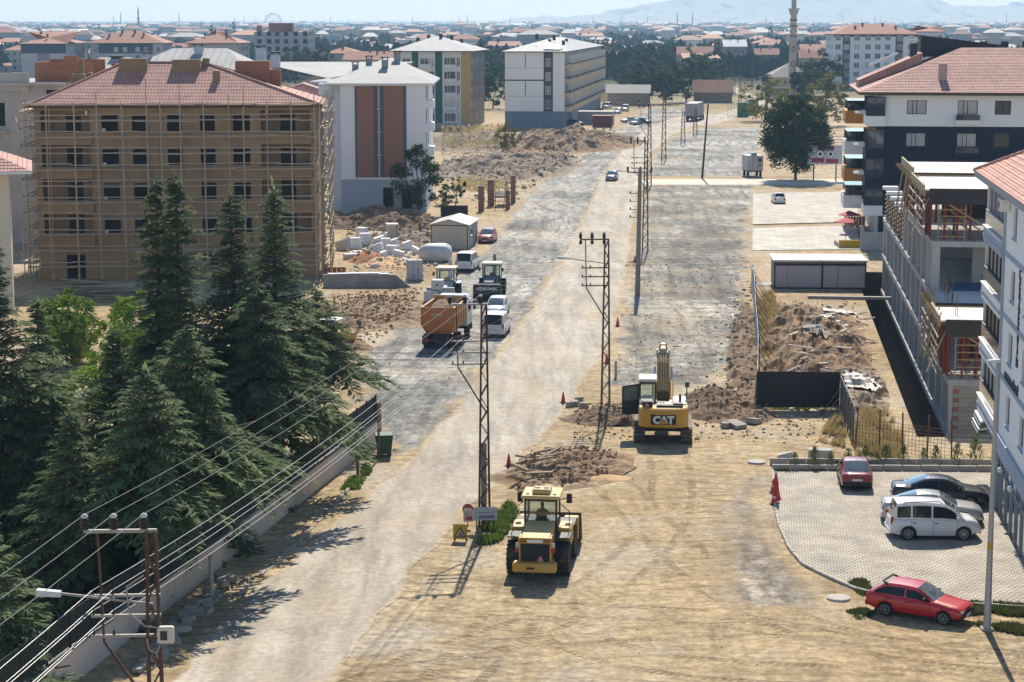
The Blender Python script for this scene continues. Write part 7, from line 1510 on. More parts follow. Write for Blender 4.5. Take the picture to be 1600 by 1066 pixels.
# leaning pieces on the spoil heap
random.seed(15)
for k in range(46):
    f = random.random(); px = 1215 + 150 * f + random.uniform(-20, 20); py = random.uniform(480, 650)
    if px < 1182 or px > 1385 - (650 - py) * .25 + 10: continue
    L_ = random.uniform(.5, 2.0); q = MB().box(-L_ / 2, L_ / 2, -.1, .1, 0, .06).build('scrap_board', random.choice((OLDC, WOODB, M('pale_timber', (.5, .4, .26)))), None, G(px, py) + Vector((0, 0, top_at(G(px, py)) + .05)), (random.uniform(-.3, .3), random.uniform(-.25, .25), random.uniform(-1, 1.5))); tag(q, 'pale scrap board lying on the spoil heap', 'scrap board', 'scrap boards on the spoil heap')
def sheet_rag(px, py, w_, d_, m, label, cat='plastic sheet', seed=0):
    n = 18; V = []; fs = []; c = G(px, py); zz = {}
    for j in range(n + 1):
        for i in range(n + 1):
            x, y = (i / n - .5) * w_, (j / n - .5) * d_; e_ = 1 + .3 * noise.noise((i * .3 + seed, j * .3, 1.5)); p = Vector((x * e_, y * e_, 0)); p.z = top_at(c + p) + .06 + .07 * noise.noise((x * 3 + seed, y * 3, 2)); V.append(p)
    for j in range(n):
        for i in range(n):
            u, v = 2 * (i + .5) / n - 1, 2 * (j + .5) / n - 1
            if u * u + v * v + .9 * noise.noise((i * .3 + seed * 3, j * .3, .7)) < .75: q = j * (n + 1) + i; fs.append((q, q + 1, q + n + 2, q + n + 1))
    me = bpy.data.meshes.new('plastic_sheet'); me.from_pydata(V, [], fs); me.materials.append(m); tag(link('plastic_sheet', me, None, c), label, cat)
PLA = M('pale_plastic', (.5, .47, .42), (.3, .27, .23), 1.2, .6, .2)
sheet_rag(1300, 515, 2.6, 5, PLA, 'pale plastic sheet on top of the spoil heap', seed=1); sheet_rag(1270, 540, 2.6, 6, M('grey_tarpaulin', (.26, .24, .2), (.16, .14, .12), 1.2, .8), 'grey tarpaulin on the left flank of the spoil heap', seed=2); sheet_rag(1345, 615, 2.2, 6, PLA, 'pale plastic sheet beside the grey hoarding wing', seed=3); sheet_rag(1312, 490, 2.6, 4, PLA, 'white plastic scrap at the far end of the spoil heap', seed=4)

# ------------------------------------------------------------------ site yard on the left: hut, booth, insulation boards, brick pallets, wall
CRP = M('hut_cream', (.52, .48, .40), (.46, .42, .35), .5, .75); DKT = M('hut_trim', (.09, .085, .08))
t = thing('site_hut', 'cream site hut with dark trim and pale gable roof', 'hut', G(674, 388), -R(8)); W, D, H = 3.9, 6.5, 2.5; q = MB(); q.box(0, W, 0, D, 0, H); q.add([(0, 0, H), (W, 0, H), (W / 2, 0, H + .55)], [(0, 1, 2)]); q.build('wall', CRP, t)
q = MB()
for x in (-.03, W - .06): q.box(x, x + .09, -.03, .06, 0, H)
q.box(.06, W - .06, -.03, -.001, H - .1, H); q.box(W - .02, W + .03, D - .1, D, 0, H); q.build('corner_trim', DKT, t); r = MB(); r.hexa([(-.25, -.25, H - .05), (W / 2, -.25, H + .55), (W / 2, D + .2, H + .55), (-.25, D + .2, H - .05)], [(-.25, -.25, H + .03), (W / 2, -.25, H + .64), (W / 2, D + .2, H + .64), (-.25, D + .2, H + .03)]); r.hexa([(W / 2, -.25, H + .55), (W + .25, -.25, H - .05), (W + .25, D + .2, H - .05), (W / 2, D + .2, H + .55)], [(W / 2, -.25, H + .64), (W + .25, -.25, H + .03), (W + .25, D + .2, H + .03), (W / 2, D + .2, H + .64)]); r.build('roof', M('hut_roof', (.45, .45, .44), (.33, .33, .33), .6, .6), t)
for y in (.8, 3.4): q = MB(); q.box(W, W + .03, y, y + 1.0, .15, 2.1); q.build('door', M('hut_door', (.36, .36, .38)), t)
MB().box(W + .002, W + .025, 2.0, 3.1, 1.0, 1.9).build('window', GL, t)
t = thing('portable_toilet', 'narrow cream cabin with white roof among the insulation boards', 'cabin', G(613, 383), R(5)); q = MB(); q.bbox(-.55, .55, 0, 1.1, 0, 2.15, .03); q.build('wall', CRP, t); MB().bbox(-.65, .65, -.1, 1.2, 2.15, 2.28, .03).build('roof', WHITE, t); MB().box(.45, .56, -.02, 0, .05, 2.1).build('corner_trim', DKT, t); MB().box(-.4, .35, -.012, -.001, .1, 1.95).build('door', M('hut_cream2', (.46, .42, .35)), t)
FOAM = M('white_foam', (.74, .75, .77), (.62, .64, .68), 1, .85); FOAMG = M('grey_foam', (.42, .44, .45), (.34, .36, .37), 1, .85)
random.seed(21)
PK = ['white insulation pack directly right of the grey pack', 'tall white insulation pack left of the cabin, behind the red sand', 'low white insulation pack in front of the grey pack', 'white insulation pack just behind the red sand heap', 'tall white insulation pack in front of the narrow cream cabin', 'white insulation pack at the right foot of the cream cabin', 'small white pack at the right shoulder of the red sand heap', 'low white pack beside the pale orange sand', 'white pack nearest to the site hut door side', 'low white pack in front of the site hut', 'low white pack leaning on the red sand heap', 'small white pack between grey pack and red sand', 'smallest white pack on the pale orange sand', 'small white pack lying alone before the red sand heap', 'tallest white pack at the back of the insulation dump', 'white pack hidden behind the narrow cream cabin', 'white pack at the back between tallest pack and cabin', 'narrow white pack right of the cream cabin']
for px, py, w_, h_, m_ in ((537, 391, 1.9, 1.5, FOAMG), (556, 388, 1.4, 1.6, FOAM), (570, 384, 1.5, 1.9, FOAM), (548, 405, 1.7, .8, FOAM), (590, 395, 1.6, 1.3, FOAM), (603, 389, 1.3, 1.6, FOAM), (612, 396, 1.5, 1.2, FOAM), (598, 403, 1.2, .9, FOAM), (622, 400, 1.4, .8, FOAM), (637, 390, 1.2, 1.2, FOAM), (650, 396, 1.6, .8, FOAM), (583, 404, 1.4, .7, FOAM), (560, 400, 1.2, .7, FOAM), (628, 408, 1.0, .5, FOAM), (586, 418, .9, .5, FOAM), (566, 378, 1.4, 2.2, FOAM), (608, 380, 1.4, 1.5, FOAM), (594, 384, 1.5, 1.4, FOAM), (618, 388, 1.0, 1.4, FOAM)):
    g = G(px, py); w_ *= .78; h_ *= .72; t = thing('insulation_pack', PK.pop(0) if m_ is FOAM else 'grey pack of insulation boards nearest to the scaffolding', 'insulation pack', g, random.uniform(-.5, .6), 'packs of insulation boards in the yard')
    tilt = random.choice((0, 0, .25, -.3, .5)); n = max(2, int(h_ / .22)); bm = MB().bbox(-w_ / 2, w_ / 2, -.45, .45, 0, h_ / n - .015, .015).mesh('board', m_)
    for k in range(n): link('board', bm, t, (random.uniform(-.04, .04) + tilt * k * .12, random.uniform(-.04, .04), h_ * k / n), (0, tilt, random.uniform(-.05, .05)))
def bale(px, py, w_, d_, h_, label, m_):
    q = MB(); q.lathe([(0, .5), (.08, .96), (.5, 1.02), (.85, .9), (1, .55)], 20, (0, 0, 0), 'z'); o = q.build('wrapped_bale', m_, None, G(px, py)); o.scale = (w_ / 2, d_ / 2, h_); tag(o, label, 'bale')
bale(680, 408, 3.4, 3, 1.7, 'long white wrapped bale between yard and white van', M('white_wrap', (.6, .6, .6), (.45, .45, .46), 2, .6, .3)); bale(688, 402, 2.4, 2, 1.4, 'smaller white wrapped bale behind the long one', M('white_wrap', (.6, .6, .6)))
t = thing('brick_pallet', 'wrapped pallet of pale grey blocks at the end of the low concrete wall', 'pallet', G(648, 438), R(12)); bk = MB().bbox(-.22, .22, -.28, .28, 0, .25, .02).mesh('brick', M('pale_block', (.5, .49, .5), (.4, .39, .41), 1.5, .8)); MB().box(-.75, .75, -.65, .65, 0, .12).build('pallet_deck', WOODB, t)
for k in range(7):
    for i in range(3):
        for j in range(2): link('brick', bk, t, (-.47 + .47 * i + random.uniform(-.02, .02), -.3 + .6 * j, .12 + .26 * k))
t = thing('brick_stack', 'low stack of red bricks at the scaffolding foot', 'brick stack', G(524, 432), R(4)); bk = MB().bbox(-.19, .19, -.1, .1, 0, .17, .01).mesh('brick', M('red_brick', (.36, .13, .08)))
for k in range(5):
    for i in range(5): link('brick', bk, t, (-.9 + .42 * i + random.uniform(-.02, .02), 0, .18 * k), (0, 0, random.uniform(-.06, .06)))
t = thing('concrete_wall', 'low broken concrete wall in front of the building yard', 'wall', G(505, 449)); q = MB(); q.hexa([(0, 0, 0), (8.0, -.2, 0), (8.0, .2, 0), (0, .4, 0)], [(0, 0, 1.15), (6.6, -.2, 1.15), (6.6, .2, 1.15), (0, .4, 1.15)]); q.build('wall_body', M('stained_concrete', (.4, .36, .31), (.24, .21, .18), .6, .95, .3, dirt=(.14, .12, .1), dirtamt=.6), t); q = MB(); [q.bbox(.4 + k * .9, 1.5 + k * .9, -.1, .6, 1.16 + .02 * k % .1, 1.24 + .02 * k % .1, .02) for k in range(6)]; q.build('foam_offcut', FOAM, t)
# planks and boards piled before the brown block
random.seed(31)
for g_, (px, py, n, L_) in enumerate(((130, 462, 22, 5.0), (165, 470, 22, 4.5), (105, 474, 12, 4.0), (196, 462, 12, 4.2))):
    t = thing('timber_pile', ('long untidy pile of grey and brown boards below the brown block', 'lower right pile of grey boards below the brown block', 'low left pile of boards below the brown block', 'leaning boards at the right end of the timber piles')[g_], 'timber pile', G(px, py), R((0, 8, -30, 35)[g_])); pm = [MB().box(-.5, .5, -.12, .12, 0, .05).mesh('plank', M(('grey_board', 'pale_timber', 'weathered_board')[i], ((.26, .2, .14), (.5, .4, .26), (.2, .18, .16))[i])) for i in range(3)]
    for k in range(n): link('plank', random.choice(pm), t, (random.uniform(-.8, .8), random.uniform(-1.0, 1.0), .06 + .06 * k), (random.uniform(-.06, .06), random.uniform(-.05, .05), random.uniform(-.2, .2)), (L_ * random.uniform(.6, 1), 1, 1))
sheet_rag(192, 462, 1.6, 1.6, M('blue_tarp_and_water', (.04, .16, .36)), 'small blue tarpaulin among the timber piles', seed=6)
# ruined brick gate piers, black board, small sheds
t = thing('brick_ruin', 'ruined brick piers and rusty frame beside the gravel lane', 'ruin', G(752, 330), -SA); RB_ = M('ruin_brick', (.3, .17, .11), (.2, .12, .085), 1.5, .95, .4)
for x, y, h_, w_ in ((0, 0, 3.2, .7), (.3, 7, 3.4, .8), (2.6, 12, 3.6, .6), (3.0, 3, 2.4, .5)): MB().bbox(x - w_ / 2, x + w_ / 2, y - .4, y + .4, 0, h_, .05).build('pier', RB_, t)
q = MB(); [q.bar(a_, c_, .07) for a_, c_ in (((2.2, 5, 0), (2.6, 5, 3.4)), ((2.6, 5, 3.4), (3.4, 2, .2)), ((2.4, 9, 2.6), (3.2, 4, 1.2)), ((.2, 1, 2.2), (2.8, 3, 2.2)), ((.2, 1, 1.2), (2.8, 3, 1.0)), ((1.5, 2, 0), (1.6, 2, 2.2)))]; q.build('rusty_frame', M('rusty_steel', (.16, .09, .06)), t)
for k in range(7): MB().bbox(.8, 2.4, 5.5 + k * .8, 6.2 + k * .8, 1.2 + .1 * (k % 3), 1.5 + .1 * (k % 3), .03).build('slab_piece', BLK1, t)
tag(MB().box(0, 3.2, 0, .1, 0, 1.7).build('black_board', HB, None, G(690, 343)), 'black board screen behind the site hut', 'screen')
t = thing('shed', 'small dark red shed beside the corner block', 'shed', G(926, 199), -SA); MB().box(0, 4.2, 0, 3.5, 0, 2.5).build('wall', M('dark_red_shed', (.16, .035, .03), (.12, .03, .026), .8), t); MB().bbox(-.2, 4.4, -.2, 3.7, 2.5, 2.62, .02).build('roof', M('shed_roof', (.3, .14, .12)), t)
t = thing('shed', 'long grey shed behind the dark red shed', 'shed', G(903, 195), -SA); MB().box(0, 8, 0, 5, 0, 2.9).build('wall', M('shed_grey', (.34, .33, .32)), t); MB().bbox(-.2, 8.2, -.2, 5.2, 2.9, 3.05, .02).build('roof', M('shed_roof_pale', (.45, .43, .42)), t)
t = thing('transformer_cabinet', 'green cabinet at the street bend', 'cabinet', G(1153, 183), 0); MB().bbox(0, 2.6, 0, 2, 0, 3.4, .05).build('cabinet_body', M('cabinet_green', (.05, .2, .15)), t); MB().bbox(-.2, 2.8, -.2, 2.2, 3.4, 3.6, .03).build('roof', M('cabinet_roof', (.1, .25, .2)), t); q = MB(); [q.bar((-2.6, 0, z), (0, 0, z), .06) for z in (.2, 1.2, 2.2, 3.0)]; [q.bar((-2.6 + k * .85, 0, 0), (-2.6 + k * .85, 0, 3), .05) for k in range(4)]; q.build('wire_cage', M('cage_teal', (.2, .38, .36)), t)
t = thing('transformer_cabinet', 'beige box cabinet right of the green cabinet', 'cabinet', G(1167, 180), 0); MB().bbox(0, 2.9, 0, 2.2, 0, 3.8, .05).build('cabinet_body', M('cabinet_beige', (.4, .35, .31)), t); MB().box(.6, 1.8, -.03, -.001, .2, 2.2).build('door', M('cabinet_door', (.34, .3, .27)), t)
# shop front things at the navy block
t = thing('billboard', 'white billboard with red print and two round eyes beside the street tree', 'billboard', G(1265, 283)); y_ = G(1265, 283).y; s_ = y_ / F; Z = lambda py: ZY(py, y_); X = lambda px: (px - 1265) * s_
q = MB(); q.box(X(1261), X(1315), 0, .15, Z(257), Z(227)); bd = q.build('board', M('billboard_white', (.56, .58, .62), (.5, .52, .56), 2), t); [MB().cyl((X(px), .1, 0), (X(px), .1, Z(257)), .1, .1, 8).build('leg', M('rust_leg', (.1, .06, .05)), t) for px in (1271, 1306)]
q = MB(); q.box(X(1261), X(1315), 0, .12, Z(224), Z(213)); q.build('top_strip', M('top_strip', (.5, .45, .43)), t) if False else None
RDPNT = M('billboard_red', (.4, .05, .07)); q = MB(); q.box(X(1275), X(1302), -.03, 0, Z(234), Z(228)); q.box(X(1267), X(1287), -.03, 0, Z(254), Z(247)); q.box(X(1290), X(1309), -.03, 0, Z(255.5), Z(248.5)); q.build('red_print', RDPNT, bd)
for px in (1280.5, 1296.5):
    q = MB(); q.cyl((X(px), -.01, Z(241)), (X(px), -.02, Z(241)), 6.6 * s_, 6.6 * s_, 24); q.build('ring_print', BLACKP, bd); q = MB(); q.cyl((X(px), -.022, Z(241)), (X(px), -.028, Z(241)), 5.8 * s_, 5.8 * s_, 24); q.build('white_print', WHITE, bd); q = MB(); q.cyl((X(px), -.03, Z(241)), (X(px), -.036, Z(241)), 2.6 * s_, 2.6 * s_, 18); q.build('eye_print', BLACKP, bd)
q = MB(); [q.box(X(1262), X(1318), .02, .08, Z(p_), Z(p_ - .8)) for p_ in (214, 218.5, 223)]; [q.box(X(px), X(px) + .1, .0, .1, Z(225), Z(213)) for px in (1263, 1290, 1316)]; q.build('top_rail', M('top_strip', (.5, .45, .43)), t); q = MB(); q.cyl((X(1276), -.05, Z(219.5)), (X(1276), -.1, Z(219.5)), 2.8 * s_, 2.8 * s_, 16); q.box(X(1279), X(1282), -.1, -.05, Z(222), Z(217)); q.build('red_mark', RDPNT, t)
text(t, 'SEYALIM', 4.6 * s_, (X(1284), -.08, Z(221.5)), (math.pi / 2, 0, 0), BLACKP, bold=.03, scale=(1.0, 1, 1))
for px, py, lab in ((1321, 352, 'red market parasol nearest to us at the corner shop'), (1326, 340, 'red market parasol behind the other at the corner shop')):
    t = thing('parasol', lab, 'parasol', G(px, py + 25)); MB().cyl((0, 0, 0), (0, 0, 2.3), .04, .04, 8).build('pole', GALV, t); q = MB(); q.lathe([(2.1, 1.35), (2.15, 1.3), (2.6, .05)], 8, (0, 0, 0), 'z', 0, False); q.build('canopy', M('parasol_red', (.45, .04, .05), (.38, .035, .045), 2), t)
random.seed(8)
t = thing('clothes_rack', 'rack of dark and red clothes before the corner shop window', 'clothes rack', G(1318, 362)); q = MB(); q.bar((0, 0, 1.8), (2.4, 0, 1.8), .05); q.bar((0, 0, 0), (0, 0, 1.8), .05); q.bar((2.4, 0, 0), (2.4, 0, 1.8), .05); q.build('rail', GALV, t)
for k in range(7): MB().bbox(.1 + k * .33, .38 + k * .33, -.12, .12, .5 + .2 * (k % 2), 1.75, .05).build('garment', (M('garment_red', (.4, .05, .06)), M('garment_dark', (.03, .03, .04)))[k % 2], t)
t = thing('yellow_wall', 'low bright yellow wall at the corner shop steps', 'wall', G(1311, 388)); q = MB(); q.bbox(0, 2.35, 0, .3, 0, .85, .03); q.build('wall_body', M('bright_yellow', (.62, .38, .02), (.52, .31, .02), .8), t); MB().bbox(0, 2.4, .3, 3.5, 0, .5, .02).build('terrace', OLDC, t)
t = thing('retaining_wall', 'grey concrete retaining wall beside the yellow wall', 'wall', G(1346, 391), -SA); MB().box(0, 9, 0, .4, 0, 1.9).build('wall_body', CONC, t); q = MB(); q.box(-.15, .15, -.1, .3, 0, 2.6); q.build('pier', CONC, t)
# the loader's driver
def driver():
    t = bpy.data.meshes.new('person'); V = [(0, 0, 0), (0, .02, .28), (0, 0, .48), (0, 0, .6), (0, .02, .72), (0, .02, .84), (-.19, .02, .47), (-.3, .14, .26), (-.2, .4, .3), (.19, .02, .47), (.3, .14, .26), (.2, .4, .3), (-.11, .1, -.02), (-.14, .45, .0), (-.14, .5, -.4), (.11, .1, -.02), (.14, .45, 0), (.14, .5, -.4)]
    E = [(0, 1), (1, 2), (2, 3), (3, 4), (4, 5), (2, 6), (6, 7), (7, 8), (2, 9), (9, 10), (10, 11), (0, 12), (12, 13), (13, 14), (0, 15), (15, 16), (16, 17)]
    t.from_pydata(V, E, []); o = link('person', t, None); t.materials.append(M('dark_work_clothes', (.035, .035, .04), (.025, .025, .03), 2, .9))
    md = o.modifiers.new('skin', 'SKIN'); r_ = [.15, .16, .14, .06, .095, .075, .075, .06, .045, .075, .06, .045, .1, .08, .06, .1, .08, .06]
    for v, q in zip(t.skin_vertices[0].data, r_): v.radius = (q, q)
    t.skin_vertices[0].data[0].use_root = True
    s_ = o.modifiers.new('smooth', 'SUBSURF'); s_.levels = 1; s_.render_levels = 2
    o.matrix_world = LD.matrix_basis @ Matrix.Translation((0, 1.45, 2.15)); tag(o, 'driver in dark clothes seated in the wheel loader cab', 'person')
    h = MB(); h.lathe([(-.09, .02), (-.04, .09), (.05, .09), (.1, .04)], 12, (0, .02, .78), 'z'); h.build('hair', M('dark_hair', (.02, .015, .012)), o)
driver()
# ------------------------------------------------------------------ trees and plants
def leafmat(name, c1, c2, c3, scale=1.2, trans=.25):
    if name in MATS: return MATS[name]
    m, t, b = newmat(name); MATS[name] = m
    n = noi(t, coords(t, 'obj'), scale, 5, .7); col = ramp(t, n, [(.32, c1), (.5, c2), (.68, c3)])
    oi = N(t, 'ObjectInfo'); hs = N(t, 'HueSaturation'); t.links.new(mth(t, 'ADD', mth(t, 'MULTIPLY', oi.outputs['Random'], .35), .82), hs.inputs['Value']); t.links.new(col, hs.inputs['Color'])
    t.links.new(hs.outputs[0], b.inputs['Base Color']); b.inputs['Roughness'].default_value = .75; b.inputs['Specular IOR Level'].default_value = .08
    tr = N(t, 'BsdfTranslucent'); t.links.new(hs.outputs[0], tr.inputs[0]); ms = N(t, 'MixShader'); ms.inputs[0].default_value = trans
    t.links.new(b.outputs[0], ms.inputs[1]); t.links.new(tr.outputs[0], ms.inputs[2]); t.links.new(ms.outputs[0], t.nodes['Material Output'].inputs[0]); return m
BARK = M('bark', (.11, .08, .06), (.06, .045, .035), 2, .95, .5, stretch=(1, 1, .3))
CEDM = leafmat('cedar_needles', (.085, .125, .06), (.14, .19, .085), (.22, .27, .125), .8, .42)
def cedar_mesh(seed, H, Rm, whorl=.42, dens=1.0, base=.06, tip=1.0):
    """layered conifer: drooping boughs carrying flat sprays of needles"""
    random.seed(seed); V = []; fs = []; tk = MB()
    tk.cyl((0, 0, 0), (0, 0, H * .5), H * .018, H * .011, 8); tk.cyl((0, 0, H * .5), (.05, .05, H * .985), H * .011, .02, 7)
    def spray(p, d, L, up):
        s_ = d.cross(up)
        if s_.length < 1e-3: return
        s_.normalize(); b = len(V); w_ = L * .16; q = p + d * L * .5 - up * L * .04; e_ = p + d * L - up * L * .2
        V.extend([p - s_ * w_ * .35, p + s_ * w_ * .35, q + s_ * w_, e_ + s_ * .01, e_ - s_ * .01, q - s_ * w_]); fs.append((b, b + 1, b + 2, b + 5)); fs.append((b + 5, b + 2, b + 3, b + 4))
    z = H * base; up = Vector((0, 0, 1))
    while z < H * .985:
        f = (z - H * base) / (H * (1 - base)); R_ = .86 * Rm * (1 - f) ** .95 * (.85 + .2 * math.sin(f * 11 + seed)) * (1.12 if f < .5 else 1) + .1
        nb = max(6, int((7 + 5 * (1 - f)) * dens)); a0 = random.random() * 6.28
        for k in range(nb):
            a = a0 + 6.283 * k / nb + random.uniform(-.35, .35); L = R_ * random.uniform(.55, 1.22); d = Vector((math.cos(a), math.sin(a), 0)); z0 = z + random.uniform(-.25, .25)
            rise = .22 * (1 - f) * .4 + .45 * f; n = max(4, int(L / .17)); pp = Vector((0, 0, z0)); tk.bar(pp, pp + d * L * .7 + up * (rise * L * .55), .05 + .03 * (1 - f))
            side = Vector((-d.y, d.x, 0))
            for i in range(1, n + 1):
                t_ = i / n; p = Vector((0, 0, z0)) + d * (L * t_) + up * (rise * L * t_ - (.26 * (1 - f) + .2) * L * t_ * t_)
                sl = (.30 * (1 - f) + .06 + .62 * L * .24 * math.sin(min(1, t_ * 1.08) * math.pi) ** .7) * random.uniform(.7, 1.15)
                for s_ in (-1, 1):
                    if t_ < .16 and f < .8: continue
                    dd = (d * random.uniform(.5, .95) + side * s_ * random.uniform(.6, 1.05) + up * random.uniform(-.28, .12)).normalized(); m_ = max(2, int(sl / .13))
                    for j in range(m_):
                        q = p + dd * (sl * j / m_) - up * (.10 * (j / m_) ** 2 * sl); spray(q, (dd + d * random.uniform(-.2, .5) + side * random.uniform(-.5, .5) + up * random.uniform(-.35, .2)).normalized(), random.uniform(.3, .52) * (1 - .4 * f), (up + Vector((random.uniform(-.5, .5), random.uniform(-.5, .5), 0))).normalized())
                    spray(p + dd * sl * .9, (dd + d * .4 + up * -.25).normalized(), random.uniform(.25, .4) * (1 - .5 * f), up)
            spray(Vector((0, 0, z0)) + d * L + up * (rise * L - (.26 * (1 - f) + .2) * L), (d + up * -.3).normalized(), .45 * (1 - .5 * f), up)
        z += whorl * random.uniform(.75, 1.2) * (.65 + .5 * (1 - f))
    for k in range(5): spray(Vector((.05, .05, H * (.94 + .015 * k))), Vector((math.cos(k * 2.4) * .3, math.sin(k * 2.4) * .3, 1)).normalized(), .5 * tip, Vector((1, 0, 0)))
    me = bpy.data.meshes.new('crown'); me.from_pydata(V, [], fs); me.materials.append(CEDM); return tk.mesh('trunk', BARK), me
CED = [cedar_mesh(3, 15.0, 4.6, .5, 1, .24), cedar_mesh(8, 15.0, 5.2, .5, 1.05), cedar_mesh(5, 15.0, 3.8, .48, 1, .12), cedar_mesh(14, 9.0, 4.4, .5), cedar_mesh(19, 11.5, 4.8, .45, 1.1, .47)]
def tree(name, label, base, me, s_=(1, 1, 1), rz=0.0, group=None, cat='tree'):
    t = thing(name, label, cat, base, rz, group); t.scale = s_; link('trunk', me[0], t); link('crown', me[1], t); return t
tree('cedar_tree', 'tall dark cedar with pointed top nearest the white and brown block', G(436, 768), CED[0], (1.05, 1.05, 1.055), 1.0)
tree('cedar_tree', 'dark cedar rising right of the twin topped cedar before the brown block', G(372, 775), CED[0], (1.05, 1.05, 1.04), 2.6)
tree('cedar_tree', 'tallest slim cedar of the pair in front of the brown block', G(288, 810), CED[2], (1.15, 1.15, 1.11), 0.4)
tree('cedar_tree', 'second slim cedar standing close left of the tallest one', G(258, 800), CED[2], (1.05, 1.05, 1.09), 4.1)
tree('cedar_tree', 'short cedar with narrow tip in front of the green bushes', G(186, 846), CED[3], (1.05, 1.05, 1.1), 1.2)
tree('cedar_tree', 'massive wide cedar filling the left edge of the picture', G(8, 890), CED[1], (1.2, 1.2, .98), 2.0)
tree('cedar_tree', 'broad cedar half behind the massive left one', G(70, 830), CED[1], (.95, .95, .74), 5.0)
tree('cedar_tree', 'low wide cedar leaning over the wall near the waste container', G(498, 694), CED[4], (.9, .9, .78), 3.3)
tree('cedar_tree', 'low dark cedar behind the nearest power pole', G(120, 955), CED[3], (1.05, 1.05, .92), 0.6)
tree('cedar_tree', 'low dark cedar in the middle of the row behind the fence', G(262, 858), CED[3], (1.1, 1.1, .95), 2.2)
tree('cedar_tree', 'low dark cedar behind the fence below the second tall cedar', G(352, 790), CED[3], (1.1, 1.1, .95), 4.4)
tree('cedar_tree', 'dense low cedar overhanging the middle of the boundary wall', G(410, 806), CED[4], (1.0, 1.0, 1.0), 2.9)
tree('cedar_tree', 'dense low cedar overhanging the wall nearer to us', G(300, 900), CED[4], (1.0, 1.0, .96), 0.2)
tree('cedar_tree', 'dense cedar reaching over the wall just behind the nearest power pole', G(240, 945), CED[4], (.95, .95, .86), 1.6)
tree('cedar_tree', 'low dark cedar hidden among the others left of the short cedar', G(90, 900), CED[3], (1.1, 1.1, .9), 5.4)
tree('cedar_tree', 'pale green pine with bushy boughs at the lower left corner', G(-10, 1100), CED[3], (.85, .85, .78), 1.7)
# broad-leaved crowns: leaf clumps gathered on limbs, gaps between
def leafy_mesh(seed, H, Rx, Rz, clumps, per, leaf, mat, trunk_h, low=.0, tr=.02):
    random.seed(seed); V = []; fs = []; tk = MB(); cz = H - Rz; tk.cyl((0, 0, -.1), (random.uniform(-.2, .2), random.uniform(-.2, .2), trunk_h), H * tr, H * tr * .7, 8); top = Vector((0, 0, trunk_h))
    for c in range(clumps):
        while True:
            p = Vector((random.uniform(-1, 1), random.uniform(-1, 1), random.uniform(-1, 1)))
            if .25 < p.length < 1 and noise.noise(p * 1.7 + Vector((seed, seed, 0))) > -.28: break
        p = Vector((p.x * Rx, p.y * Rx, cz + p.z * Rz)); 
        if c % 4 == 0: tk.bar(top - Vector((0, 0, random.uniform(0, trunk_h * .3))), p, H * .006 + .02)
        cr = random.uniform(.14, .26) * Rx
        for k in range(per):
            d = Vector((random.gauss(0, 1), random.gauss(0, 1), random.gauss(0, .8))).normalized() * cr * random.random() ** .45; q = p + d; a = Vector((random.uniform(-1, 1), random.uniform(-1, 1), random.uniform(-.6, .6))).normalized(); b_ = a.cross(d if d.length > .01 else Vector((0, 0, 1)))
            if b_.length < 1e-4: continue
            b_.normalize(); s_ = leaf * random.uniform(.6, 1.25); i = len(V); V.extend([q - a * s_, q + b_ * s_ * .55, q + a * s_, q - b_ * s_ * .55]); fs.append((i, i + 1, i + 2, i + 3))
    me = bpy.data.meshes.new('crown'); me.from_pydata(V, [], fs); me.materials.append(mat); return tk.mesh('trunk', BARK), me
GR1 = leafmat('street_leaves', (.028, .055, .026), (.045, .075, .032), (.085, .115, .045), .9); GR2 = leafmat('bright_leaves', (.10, .17, .025), (.16, .25, .035), (.25, .33, .05), 1.2, .4); GR3 = leafmat('olive_leaves', (.09, .10, .025), (.15, .15, .035), (.23, .2, .05), 1.2, .35); GR4 = leafmat('far_leaves', (.03, .05, .03), (.045, .07, .036), (.075, .1, .05), .25)
BIG = leafy_mesh(4, 13.8, 6.2, 6.3, 230, 100, .25, GR1, 3.2); tree('street_tree', 'large dark green street tree beside the billboard', G(1243, 281), BIG, (.84, .84, .95))
MED = leafy_mesh(6, 8.5, 3.0, 3.4, 60, 70, .16, GR1, 2.6); tree('street_tree', 'dark green tree in front of the white and brown block', G(653, 343), MED, (1.1, 1.1, 1.08)); 
YOU = leafy_mesh(7, 4.6, 1.5, 1.9, 30, 40, .12, GR1, 1.5); tree('young_tree', 'small green tree right of the dark tree by the white block', G(690, 338), YOU, (1.1, 1.1, 1)); tree('young_tree', 'thin young tree behind the site hut roof', G(712, 322), YOU, (.9, .9, .95), 1.4)
OLV = leafy_mesh(9, 4.6, 2.2, 2.2, 40, 50, .14, GR3, .8); tree('shrub', 'yellow green shrub on the rubble bank', G(793, 243), OLV, (1.1, 1.1, 1.35), 0, None, 'shrub'); tree('street_tree', 'yellowish tree left behind the large street tree', G(1196, 190), OLV, (3, 3, 2.2), 1, None); tree('street_tree', 'bright yellow green tree right behind the large street tree', G(1284, 196), OLV, (3, 3, 2.6), 2, None)
BUS = leafy_mesh(10, 5.0, 2.6, 2.4, 60, 70, .15, GR2, 1.2)
for px, py, s_, lab in ((112, 566, 1.05, 'bright green garden bush left of the short cedar'), (105, 575, .8, 'bright green garden bush behind the massive cedar'), (190, 600, .82, 'bright green bush behind the short cedar'), (235, 580, .85, 'light green bush left of the slim cedar pair'), (150, 665, .8, 'green bush deep between the cedars'), (224, 572, 1.05, 'light green bush between short cedar and slim cedars')): tree('garden_bush', lab, G(px, py), BUS, (s_, s_, s_), px, None, 'bush')
FAR = [leafy_mesh(20 + k, 9, 4.2, 4.0, 44, 26, .42, GR4, 2) for k in range(3)]; POP = leafy_mesh(30, 16, 1.6, 7.6, 50, 22, .4, GR4, 2)
